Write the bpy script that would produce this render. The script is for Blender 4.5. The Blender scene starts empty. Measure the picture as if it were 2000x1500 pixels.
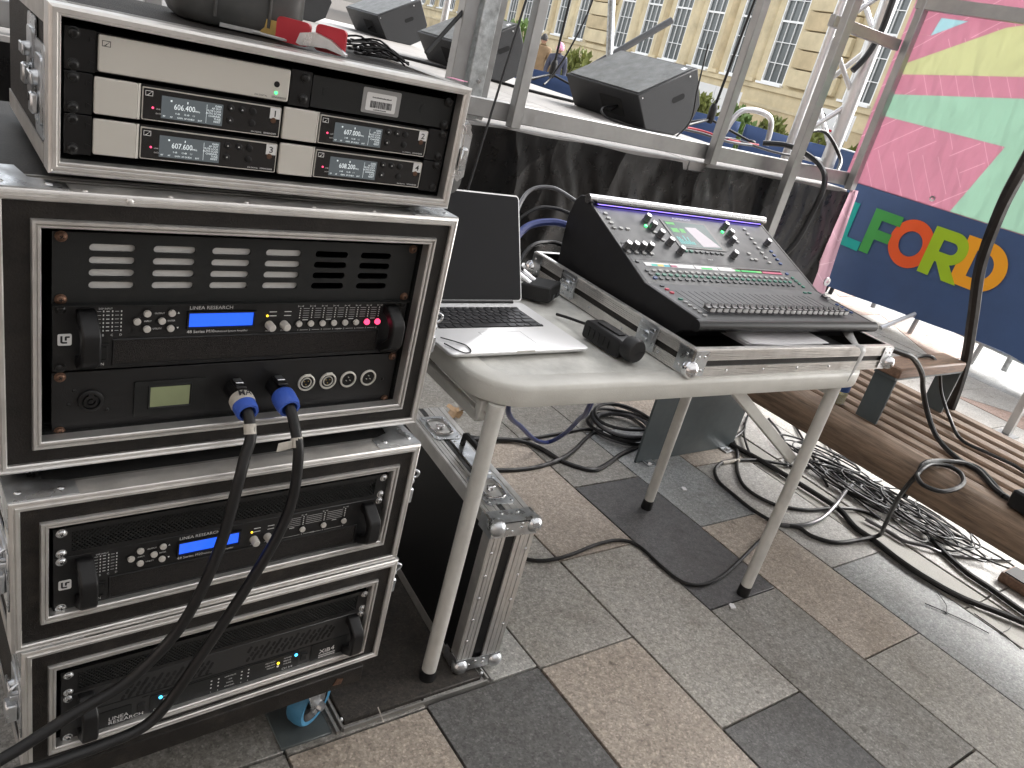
import bpy, bmesh, math, random
from mathutils import Vector, Matrix, Euler
random.seed(7)
SC = bpy.context.scene
COL = SC.collection
R = math.radians

# ------------------------------------------------------------------ camera
cam_d = bpy.data.cameras.new('camera')
cam = bpy.data.objects.new('camera', cam_d)
COL.objects.link(cam)
cam.matrix_world = Matrix(((0.77176, 0.07675, -0.63126, -0.1791),
                           (-0.59161, 0.45069, -0.66849, -0.9698),
                           (0.23331, 0.88939, 0.39314, 1.3115),
                           (0, 0, 0, 1)))
cam_d.sensor_fit = 'HORIZONTAL'
cam_d.sensor_width = 36.0
cam_d.lens = 27.61
cam_d.clip_start = 0.02
cam_d.clip_end = 400
SC.camera = cam

# ------------------------------------------------------------------ sky, sun, exposure
W = bpy.data.worlds.new('World')
SC.world = W
W.use_nodes = True
wn = W.node_tree
bg = wn.nodes['Background']
sky = wn.nodes.new('ShaderNodeTexSky')
sky.sky_type = 'NISHITA'
sky.sun_disc = False
SUN_EL, SUN_AZ = 40, 97
sky.sun_elevation = R(SUN_EL)
sky.sun_rotation = R(SUN_AZ)
sky.air_density = 1.0
sky.dust_density = 4.0
sky.ozone_density = 1.0
hs = wn.nodes.new('ShaderNodeHueSaturation')
hs.inputs['Saturation'].default_value = 0.22
wn.links.new(sky.outputs[0], hs.inputs['Color'])
wn.links.new(hs.outputs[0], bg.inputs[0])
bg.inputs[1].default_value = 0.15
sun_d = bpy.data.lights.new('sun', 'SUN')
sun_d.energy = 0.55
sun_d.angle = R(35)
sun_d.color = (1.0, 0.98, 0.95)
sun = bpy.data.objects.new('sun', sun_d)
COL.objects.link(sun)
sun.rotation_euler = (R(90 - SUN_EL), 0, R(180 - SUN_AZ))
SC.view_settings.view_transform = 'Standard'
SC.view_settings.look = 'None'
SC.view_settings.gamma = 1
SC.view_settings.use_curve_mapping = False
SC.view_settings.exposure = 2.2
SC.render.engine = 'CYCLES'
SC.cycles.max_bounces = 6
SC.cycles.diffuse_bounces = 3
SC.cycles.glossy_bounces = 3
SC.cycles.transmission_bounces = 4

# ------------------------------------------------------------------ materials
def mat(name, c, rough=0.5, metal=0.0, vary=0.0, vscale=8.0, bump=0.0, bscale=60.0, stretch=(1, 1, 1),
        emit=None, estr=0.0, spec=0.5, coat=0.0, speck=None, sscale=300.0, dust=0.0, rvary=0.0, trans=0.0, c2=None):
    m = bpy.data.materials.new(name)
    m.use_nodes = True
    nt = m.node_tree
    N, L = nt.nodes, nt.links
    p = N['Principled BSDF']
    p.inputs['Roughness'].default_value = rough
    p.inputs['Metallic'].default_value = metal
    p.inputs['Specular IOR Level'].default_value = spec
    p.inputs['Coat Weight'].default_value = coat
    if trans:
        p.inputs['Transmission Weight'].default_value = trans
    col = (c[0], c[1], c[2], 1)
    p.inputs['Base Color'].default_value = col
    if emit:
        p.inputs['Emission Color'].default_value = (*emit, 1)
        p.inputs['Emission Strength'].default_value = estr
    if not (vary or bump or speck or dust or rvary):
        return m
    tc = N.new('ShaderNodeTexCoord')
    mp = N.new('ShaderNodeMapping')
    mp.inputs['Scale'].default_value = stretch
    L.new(tc.outputs['Object'], mp.inputs['Vector'])
    cur = None
    if vary:
        nz = N.new('ShaderNodeTexNoise')
        nz.inputs['Scale'].default_value = vscale
        nz.inputs['Detail'].default_value = 6
        nz.inputs['Roughness'].default_value = 0.65
        L.new(mp.outputs[0], nz.inputs['Vector'])
        cr = N.new('ShaderNodeValToRGB')
        d = c2 if c2 else tuple(x * (1 - vary) for x in c)
        u = tuple(min(1, x * (1 + vary)) for x in c)
        cr.color_ramp.elements[0].position = 0.32
        cr.color_ramp.elements[1].position = 0.68
        cr.color_ramp.elements[0].color = (*d, 1)
        cr.color_ramp.elements[1].color = (*u, 1)
        L.new(nz.outputs['Fac'], cr.inputs[0])
        cur = cr.outputs[0]
    if speck:
        v = N.new('ShaderNodeTexNoise')
        v.inputs['Scale'].default_value = sscale
        v.inputs['Detail'].default_value = 3
        v.inputs['Roughness'].default_value = 0.8
        L.new(tc.outputs['Object'], v.inputs['Vector'])
        oi = N.new('ShaderNodeObjectInfo')
        ad = N.new('ShaderNodeVectorMath')
        ad.operation = 'ADD'
        cx = N.new('ShaderNodeCombineXYZ')
        mu = N.new('ShaderNodeMath')
        mu.operation = 'MULTIPLY'
        mu.inputs[1].default_value = 37.0
        L.new(oi.outputs['Random'], mu.inputs[0])
        L.new(mu.outputs[0], cx.inputs[0])
        L.new(mu.outputs[0], cx.inputs[1])
        L.new(tc.outputs['Object'], ad.inputs[0])
        L.new(cx.outputs[0], ad.inputs[1])
        L.new(ad.outputs[0], v.inputs['Vector'])
        L.new(ad.outputs[0], mp.inputs['Vector'])
        cr = N.new('ShaderNodeValToRGB')
        cr.color_ramp.interpolation = 'LINEAR'
        e = cr.color_ramp.elements
        while len(e) < len(speck):
            e.new(0.5)
        for i, (pos, cc) in enumerate(speck):
            e[i].position = pos
            e[i].color = (*cc, 1)
        L.new(v.outputs['Fac'], cr.inputs[0])
        if cur is None:
            cur = cr.outputs[0]
        else:
            mx = N.new('ShaderNodeMix')
            mx.data_type = 'RGBA'
            mx.blend_type = 'MULTIPLY'
            mx.inputs[0].default_value = 1
            L.new(cr.outputs[0], mx.inputs[6])
            L.new(cur, mx.inputs[7])
            cur = mx.outputs[2]
    if dust:
        nz = N.new('ShaderNodeTexNoise')
        nz.inputs['Scale'].default_value = 23
        nz.inputs['Detail'].default_value = 9
        nz.inputs['Roughness'].default_value = 0.75
        L.new(tc.outputs['Object'], nz.inputs['Vector'])
        cr = N.new('ShaderNodeValToRGB')
        cr.color_ramp.elements[0].position = 0.5
        cr.color_ramp.elements[1].position = 0.85
        cr.color_ramp.elements[0].color = (0, 0, 0, 1)
        cr.color_ramp.elements[1].color = (dust, dust, dust, 1)
        L.new(nz.outputs['Fac'], cr.inputs[0])
        mx = N.new('ShaderNodeMix')
        mx.data_type = 'RGBA'
        L.new(cr.outputs[0], mx.inputs[0])
        if cur is None:
            mx.inputs[6].default_value = col
        else:
            L.new(cur, mx.inputs[6])
        mx.inputs[7].default_value = (0.3, 0.25, 0.2, 1)
        cur = mx.outputs[2]
    if cur is not None:
        L.new(cur, p.inputs['Base Color'])
    if rvary:
        nz = N.new('ShaderNodeTexNoise')
        nz.inputs['Scale'].default_value = 30
        nz.inputs['Detail'].default_value = 8
        L.new(mp.outputs[0], nz.inputs['Vector'])
        mr = N.new('ShaderNodeMapRange')
        mr.inputs[1].default_value = 0.3
        mr.inputs[2].default_value = 0.7
        mr.inputs[3].default_value = max(0.03, rough - rvary)
        mr.inputs[4].default_value = min(1, rough + rvary)
        L.new(nz.outputs['Fac'], mr.inputs[0])
        L.new(mr.outputs[0], p.inputs['Roughness'])
    if bump:
        nz = N.new('ShaderNodeTexNoise')
        nz.inputs['Scale'].default_value = bscale
        nz.inputs['Detail'].default_value = 4
        L.new(mp.outputs[0], nz.inputs['Vector'])
        b = N.new('ShaderNodeBump')
        b.inputs['Strength'].default_value = bump
        b.inputs['Distance'].default_value = 0.002
        L.new(nz.outputs['Fac'], b.inputs['Height'])
        L.new(b.outputs[0], p.inputs['Normal'])
    return m

M = {}
M['ply'] = mat('black_laminate', (0.014, 0.012, 0.0105), 0.55, vary=0.35, vscale=30, bump=0.25, bscale=400, dust=0.06, spec=0.35)
M['plyrough'] = mat('dusty_black_laminate', (0.013, 0.011, 0.0095), 0.6, vary=0.35, vscale=90, bump=0.6, bscale=500, dust=0.14, spec=0.3)
M['alu'] = mat('aluminium_extrusion', (0.74, 0.725, 0.70), 0.40, 0.85, vary=0.10, vscale=22, rvary=0.10, dust=0.06)
M['alubright'] = mat('bright_aluminium', (0.75, 0.75, 0.75), 0.28, 1.0, vary=0.1, vscale=10, rvary=0.1)
M['aludull'] = mat('dull_aluminium', (0.48, 0.47, 0.45), 0.45, 0.9, vary=0.15, vscale=9, rvary=0.12, dust=0.10)
M['zinc'] = mat('zinc_plate', (0.62, 0.64, 0.66), 0.32, 1.0, vary=0.2, vscale=25, rvary=0.15)
M['chrome'] = mat('polished_steel', (0.75, 0.75, 0.76), 0.14, 1.0)
M['galv'] = mat('galvanised_steel', (0.47, 0.49, 0.49), 0.5, 0.8, vary=0.28, vscale=40, rvary=0.15)
M['powder'] = mat('black_powder_coat', (0.006, 0.006, 0.0065), 0.45, bump=0.15, bscale=900, rvary=0.06)
M['powdergrey'] = mat('dark_grey_panel', (0.013, 0.014, 0.014), 0.5, bump=0.12, bscale=900, dust=0.03, spec=0.35)
M['blackpl'] = mat('black_plastic', (0.006, 0.006, 0.0065), 0.42, spec=0.4)
M['blackmatte'] = mat('matte_black', (0.008, 0.008, 0.008), 0.7)
M['void'] = mat('dark_interior', (0.006, 0.006, 0.006), 0.9)
M['rubber'] = mat('black_rubber', (0.010, 0.010, 0.0105), 0.5, vary=0.3, vscale=20, rvary=0.1)
M['cable'] = mat('black_cable_sheath', (0.009, 0.009, 0.0095), 0.45, rvary=0.1, spec=0.4)
M['cablegrey'] = mat('worn_cable_sheath', (0.085, 0.085, 0.09), 0.28)
M['cablenavy'] = mat('navy_cable_sheath', (0.03, 0.045, 0.16), 0.4)
M['foam'] = mat('open_cell_foam', (0.014, 0.012, 0.011), 0.9, bump=1.0, bscale=700, speck=[(0.4, (0.002, 0.002, 0.002)), (0.62, (0.026, 0.021, 0.018))], sscale=900)
M['white'] = mat('white_print', (0.75, 0.75, 0.74), 0.6)
M['greyprint'] = mat('grey_print', (0.3, 0.3, 0.3), 0.6)
M['btnw'] = mat('off_white_button', (0.55, 0.53, 0.49), 0.45)
M['btng'] = mat('grey_button', (0.30, 0.30, 0.295), 0.5)
M['btnd'] = mat('dark_button', (0.06, 0.065, 0.07), 0.5)
M['btngreen'] = mat('green_button', (0.03, 0.17, 0.12), 0.5)
M['btnblue'] = mat('blue_button', (0.02, 0.06, 0.2), 0.5)
M['btnred'] = mat('red_button', (0.55, 0.05, 0.09), 0.5)
M['ledred'] = mat('lit_red_button', (0.8, 0.1, 0.15), 0.4, emit=(1, 0.05, 0.15), estr=0.5)
M['ledgreen'] = mat('lit_green_lamp', (0.1, 0.8, 0.2), 0.4, emit=(0.05, 1, 0.2), estr=0.7)
M['ledblue'] = mat('lit_blue_lamp', (0.1, 0.5, 0.9), 0.4, emit=(0.05, 0.5, 1), estr=0.9)
M['ledyel'] = mat('lit_yellow_lamp', (0.9, 0.7, 0.1), 0.4, emit=(1, 0.6, 0.02), estr=0.6)
M['lcdblue'] = mat('blue_display', (0.02, 0.06, 0.4), 0.12, emit=(0.02, 0.12, 0.95), estr=0.26)
M['lcdgreen'] = mat('green_grey_display', (0.27, 0.31, 0.17), 0.15)
M['lcdgrey'] = mat('grey_backlit_display', (0.03, 0.034, 0.037), 0.2, emit=(0.5, 0.58, 0.62), estr=0.035)
M['lcdtext'] = mat('display_characters', (0.8, 0.85, 0.85), 0.4, emit=(0.85, 0.95, 1), estr=0.10)
M['champ'] = mat('champagne_aluminium_front', (0.66, 0.64, 0.585), 0.42, 0.25, rvary=0.05)
M['rim'] = mat('light_frame', (0.7, 0.68, 0.62), 0.35, 0.3)
M['glossblack'] = mat('glossy_black_window', (0.012, 0.012, 0.013), 0.05, spec=0.6)
M['screw'] = mat('black_screw', (0.012, 0.012, 0.012), 0.3, 0.3)
M['screwrust'] = mat('rusty_screw', (0.16, 0.09, 0.06), 0.45, 0.7, vary=0.4, vscale=200)
M['screwzinc'] = mat('zinc_screw', (0.7, 0.72, 0.73), 0.25, 1.0)
M['bluecollar'] = mat('blue_connector_collar', (0.05, 0.12, 0.52), 0.4, bump=0.3, bscale=300)
M['tape'] = mat('white_cloth_tape', (0.55, 0.52, 0.46), 0.7, vary=0.2, vscale=80, bump=0.4, bscale=300)
M['ink'] = mat('marker_ink', (0.01, 0.01, 0.012), 0.6)
M['tablepl'] = mat('off_white_table_plastic', (0.57, 0.56, 0.515), 0.42, vary=0.10, vscale=5, bump=0.25, bscale=350, rvary=0.1)
M['tabletop'] = mat('scuffed_table_top', (0.56, 0.555, 0.515), 0.4, vary=0.20, vscale=16, dust=0.10, bump=0.3, bscale=500, rvary=0.12)
M['legpaint'] = mat('off_white_leg_paint', (0.62, 0.61, 0.57), 0.4, vary=0.12, vscale=12, dust=0.1)
M['mac'] = mat('anodised_aluminium', (0.80, 0.80, 0.80), 0.36, 0.45)
M['key'] = mat('black_key', (0.014, 0.014, 0.016), 0.38)
M['screen'] = mat('laptop_screen_glass', (0.004, 0.004, 0.005), 0.05, spec=0.25)
M['consoleg'] = mat('console_grey_surface', (0.05, 0.053, 0.056), 0.55, rvary=0.06)
M['consolel'] = mat('console_lower_surface', (0.105, 0.108, 0.11), 0.55, rvary=0.06)
M['consoleb'] = mat('console_black_cheek', (0.005, 0.005, 0.006), 0.5, rvary=0.06)
M['barmetal'] = mat('brushed_handle_bar', (0.5, 0.5, 0.5), 0.25, 1.0, rvary=0.06)
M['knob'] = mat('dark_knob', (0.09, 0.09, 0.092), 0.35)
M['knobcap'] = mat('silver_knob_cap', (0.72, 0.72, 0.72), 0.35, 0.5)
M['purple'] = mat('purple_light_strip', (0.2, 0.15, 0.6), 0.4, emit=(0.25, 0.17, 1.0), estr=1.1)
M['paper'] = mat('paper', (0.72, 0.71, 0.72), 0.8, bump=0.1, bscale=80)
M['duct'] = mat('grey_duct_tape', (0.45, 0.45, 0.44), 0.5, vary=0.15, vscale=60, bump=0.3, bscale=200)
M['benchwood'] = mat('weathered_bench_timber', (0.20, 0.138, 0.094), 0.7, vary=0.45, vscale=9, stretch=(9, 0.8, 9), bump=0.5, bscale=40, dust=0.2)
M['armwood'] = mat('timber_armrest', (0.20, 0.12, 0.08), 0.55, vary=0.35, vscale=14, stretch=(1, 7, 7), bump=0.3, bscale=40)
M['benchsteel'] = mat('blue_grey_painted_steel', (0.075, 0.092, 0.097), 0.42, vary=0.15, vscale=6, rvary=0.08, dust=0.06)
M['plate'] = mat('grey_steel_plate', (0.10, 0.115, 0.115), 0.5, 0.3, vary=0.2, vscale=15, rvary=0.1)
M['wheelblue'] = mat('blue_rubber_tyre', (0.07, 0.25, 0.42), 0.5, vary=0.15, vscale=30)
M['sheet'] = mat('black_polythene_sheet', (0.003, 0.003, 0.0033), 0.30, rvary=0.05, spec=0.32)
def crumple(m):
    nt = m.node_tree; N, L = nt.nodes, nt.links
    tc = N.new('ShaderNodeTexCoord')
    last = None
    for (sc, st, dist, dst) in ((3.6, (1.0, 1.0, 0.42), 0.040, 0.9), (9.0, (1.0, 1.0, 0.5), 0.006, 0.6), (34.0, (1.0, 1.0, 0.3), 0.0012, 0.5)):
        mp = N.new('ShaderNodeMapping'); mp.inputs['Scale'].default_value = st; mp.inputs['Rotation'].default_value = (0, R(14), 0)
        nz = N.new('ShaderNodeTexNoise'); nz.inputs['Scale'].default_value = 3.0; nz.inputs['Detail'].default_value = 2
        ad = N.new('ShaderNodeVectorMath'); ad.operation = 'MULTIPLY_ADD'; ad.inputs[1].default_value = (0.22, 0.22, 0.22)
        L.new(tc.outputs['Object'], nz.inputs['Vector']); L.new(nz.outputs['Color'], ad.inputs[0]); L.new(tc.outputs['Object'], ad.inputs[2])
        L.new(ad.outputs[0], mp.inputs['Vector'])
        vo = N.new('ShaderNodeTexVoronoi'); vo.feature = 'F1'; vo.inputs['Scale'].default_value = sc
        L.new(mp.outputs[0], vo.inputs['Vector'])
        b = N.new('ShaderNodeBump'); b.inputs['Strength'].default_value = dst; b.inputs['Distance'].default_value = dist
        L.new(vo.outputs['Distance'], b.inputs['Height'])
        if last is not None:
            L.new(last, b.inputs['Normal'])
        last = b.outputs[0]
    L.new(last, N['Principled BSDF'].inputs['Normal'])
crumple(M['sheet'])
M['deck'] = mat('pale_stage_deck', (0.27, 0.258, 0.245), 0.6, vary=0.15, vscale=4, dust=0.1)
M['stagealu'] = mat('stage_aluminium', (0.37, 0.37, 0.365), 0.42, 0.8, vary=0.12, vscale=5, rvary=0.1)
M['truss'] = mat('truss_tube', (0.72, 0.72, 0.72), 0.38, 0.9, rvary=0.08)
M['wedge'] = mat('black_speaker_paint', (0.016, 0.0165, 0.018), 0.55, bump=0.5, bscale=600)
M['grille'] = mat('grey_grille_cloth', (0.16, 0.17, 0.17), 0.6, vary=0.3, vscale=14, bump=0.6, bscale=900, dust=0.25)
M['navy'] = mat('navy_banner_cloth', (0.045, 0.088, 0.20), 0.55, vary=0.08, vscale=3, bump=0.2, bscale=12)
M['bluefab'] = mat('blue_barrier_cloth', (0.03, 0.065, 0.17), 0.6, vary=0.1, vscale=3, bump=0.3, bscale=9)
M['stone'] = mat('yellow_sandstone', (0.56, 0.47, 0.30), 0.8, vary=0.18, vscale=1.2, bump=0.4, bscale=20)
M['stone2'] = mat('ochre_sandstone', (0.47, 0.375, 0.225), 0.8, vary=0.2, vscale=1.5, bump=0.4, bscale=20)
M['sash'] = mat('white_sash_paint', (0.8, 0.8, 0.78), 0.5)
M['pane'] = mat('window_glass', (0.10, 0.11, 0.11), 0.06, spec=0.6)
M['leaf'] = mat('green_leaves', (0.12, 0.19, 0.05), 0.6, vary=0.4, vscale=5)
M['stem'] = mat('bush_stem', (0.08, 0.06, 0.04), 0.8)
M['skin'] = mat('skin', (0.42, 0.24, 0.17), 0.55)
M['hairdark'] = mat('dark_hair', (0.03, 0.028, 0.027), 0.7)
M['tan'] = mat('tan_jacket', (0.24, 0.16, 0.085), 0.8, vary=0.15, vscale=8)
M['coatnavy'] = mat('navy_coat', (0.05, 0.055, 0.085), 0.8)
M['pinkhat'] = mat('pink_knit_hat', (0.75, 0.35, 0.5), 0.9, vary=0.3, vscale=30)
M['red'] = mat('red_plastic', (0.48, 0.02, 0.035), 0.4)
M['brass'] = mat('brass_bolt', (0.45, 0.33, 0.12), 0.35, 0.9)
M['bag'] = mat('grey_moulded_case', (0.075, 0.077, 0.075), 0.45, vary=0.2, vscale=12, rvary=0.1, dust=0.1)
M['gutter'] = mat('pale_concrete', (0.36, 0.35, 0.32), 0.75, speck=[(0.35, (0.7, 0.7, 0.7)), (0.65, (1, 1, 1))], sscale=260, vary=0.12, vscale=5)
M['joint'] = mat('sandy_joint_mortar', (0.06, 0.05, 0.04), 0.9, vary=0.3, vscale=30, bump=0.5, bscale=200)
M['glassb'] = mat('clear_bottle', (0.75, 0.78, 0.75), 0.08, trans=0.75)
M['juice'] = mat('yellow_drink', (0.42, 0.33, 0.03), 0.2)
M['leafdry'] = mat('dry_brown_leaf', (0.22, 0.14, 0.07), 0.7, vary=0.3, vscale=40)

M['brick'] = mat('pale_brown_brick', (0.24, 0.20, 0.175), 0.85, vary=0.3, vscale=3)
M['canopy'] = mat('grey_canopy_cloth', (0.50, 0.50, 0.51), 0.8)

def granite(name, dark, light, rough=0.46):
    mid = tuple((a + b) / 2 for a, b in zip(dark, light))
    dark = tuple(a * .7 + b * .3 for a, b in zip(dark, mid))
    light = tuple(a * .7 + b * .3 for a, b in zip(light, mid))
    m = mat(name, (0.99, 0.99, 0.99), rough, vary=0.17, vscale=5.0, c2=(0.79, 0.77, 0.74), bump=0.6, bscale=420, rvary=0.1,
            speck=[(0.33, dark), (0.5, mid), (0.66, light)], sscale=60)
    # sharp mineral grains over the soft mottling
    N, L = m.node_tree.nodes, m.node_tree.links
    p = N['Principled BSDF']
    src = p.inputs['Base Color'].links[0].from_socket
    tc = N.new('ShaderNodeTexCoord')
    vo = N.new('ShaderNodeTexVoronoi'); vo.inputs['Scale'].default_value = 230
    vo.inputs['Randomness'].default_value = 1
    L.new(tc.outputs['Object'], vo.inputs['Vector'])
    sp = N.new('ShaderNodeSeparateColor'); L.new(vo.outputs['Color'], sp.inputs[0])
    cr = N.new('ShaderNodeValToRGB')
    cr.color_ramp.interpolation = 'LINEAR'
    e = cr.color_ramp.elements
    e[0].position, e[0].color = 0.0, (0.66, 0.66, 0.66, 1)
    e[1].position, e[1].color = 1.0, (1.40, 1.40, 1.40, 1)
    for pos, v in ((0.18, 0.85), (0.7, 1.02), (0.86, 1.14)):
        q = e.new(pos); q.color = (v, v, v, 1)
    L.new(sp.outputs[0], cr.inputs[0])
    mx = N.new('ShaderNodeMix'); mx.data_type = 'RGBA'; mx.blend_type = 'MULTIPLY'; mx.inputs[0].default_value = 1
    L.new(src, mx.inputs[6]); L.new(cr.outputs[0], mx.inputs[7])
    # trodden-in gum spots and water marks
    ge = N.new('ShaderNodeNewGeometry')
    nz = N.new('ShaderNodeTexNoise'); nz.inputs['Scale'].default_value = 7; nz.inputs['Detail'].default_value = 7; nz.inputs['Roughness'].default_value = 0.7
    L.new(ge.outputs['Position'], nz.inputs['Vector'])
    c2_ = N.new('ShaderNodeValToRGB'); q = c2_.color_ramp.elements
    q[0].position, q[0].color = 0.56, (1, 1, 1, 1); q[1].position, q[1].color = 0.72, (0.62, 0.6, 0.57, 1)
    L.new(nz.outputs['Fac'], c2_.inputs[0])
    v2 = N.new('ShaderNodeTexVoronoi'); v2.inputs['Scale'].default_value = 5.5
    L.new(ge.outputs['Position'], v2.inputs['Vector'])
    c3_ = N.new('ShaderNodeValToRGB'); q = c3_.color_ramp.elements
    q[0].position, q[0].color = 0.045, (0.55, 0.54, 0.53, 1); q[1].position, q[1].color = 0.065, (1, 1, 1, 1)
    L.new(v2.outputs['Distance'], c3_.inputs[0])
    m2 = N.new('ShaderNodeMix'); m2.data_type = 'RGBA'; m2.blend_type = 'MULTIPLY'; m2.inputs[0].default_value = 1
    L.new(mx.outputs[2], m2.inputs[6]); L.new(c2_.outputs[0], m2.inputs[7])
    m3 = N.new('ShaderNodeMix'); m3.data_type = 'RGBA'; m3.blend_type = 'MULTIPLY'; m3.inputs[0].default_value = 1
    L.new(m2.outputs[2], m3.inputs[6]); L.new(c3_.outputs[0], m3.inputs[7]); L.new(m3.outputs[2], p.inputs['Base Color'])
    return m
GR = {
    'dark': granite('charcoal_granite', (0.080, 0.080, 0.079), (0.185, 0.185, 0.182), 0.5),
    'mid': granite('mid_grey_granite', (0.14, 0.134, 0.122), (0.40, 0.388, 0.36)),
    'blue': granite('blue_grey_granite', (0.20, 0.21, 0.213), (0.42, 0.435, 0.435), 0.5),
    'pink': granite('pink_granite', (0.27, 0.232, 0.195), (0.58, 0.51, 0.44)),
    'beige': granite('beige_grey_granite', (0.24, 0.23, 0.205), (0.54, 0.52, 0.48)),
    'light': granite('light_grey_granite', (0.27, 0.265, 0.25), (0.56, 0.55, 0.53)),
    'pale': granite('pale_granite', (0.36, 0.36, 0.34), (0.62, 0.62, 0.60)),
    'cover': granite('brown_black_granite', (0.022, 0.020, 0.018), (0.075, 0.065, 0.055), 0.65),
}

# ------------------------------------------------------------------ mesh helpers
def rotz(a):
    return Matrix.Rotation(a, 4, 'Z')

TINY = {'lettering', 'rivet', 'vent_hole', 'scale_marks', 'corner_rivet', 'key', 'key_symbol', 'display_characters', 'barcode', 'bolt', 'lamp', 'face_detail', 'screen_tile', 'screen_meter', 'foot_bolt', 'relief_panel', 'edge_ribbing'}

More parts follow.
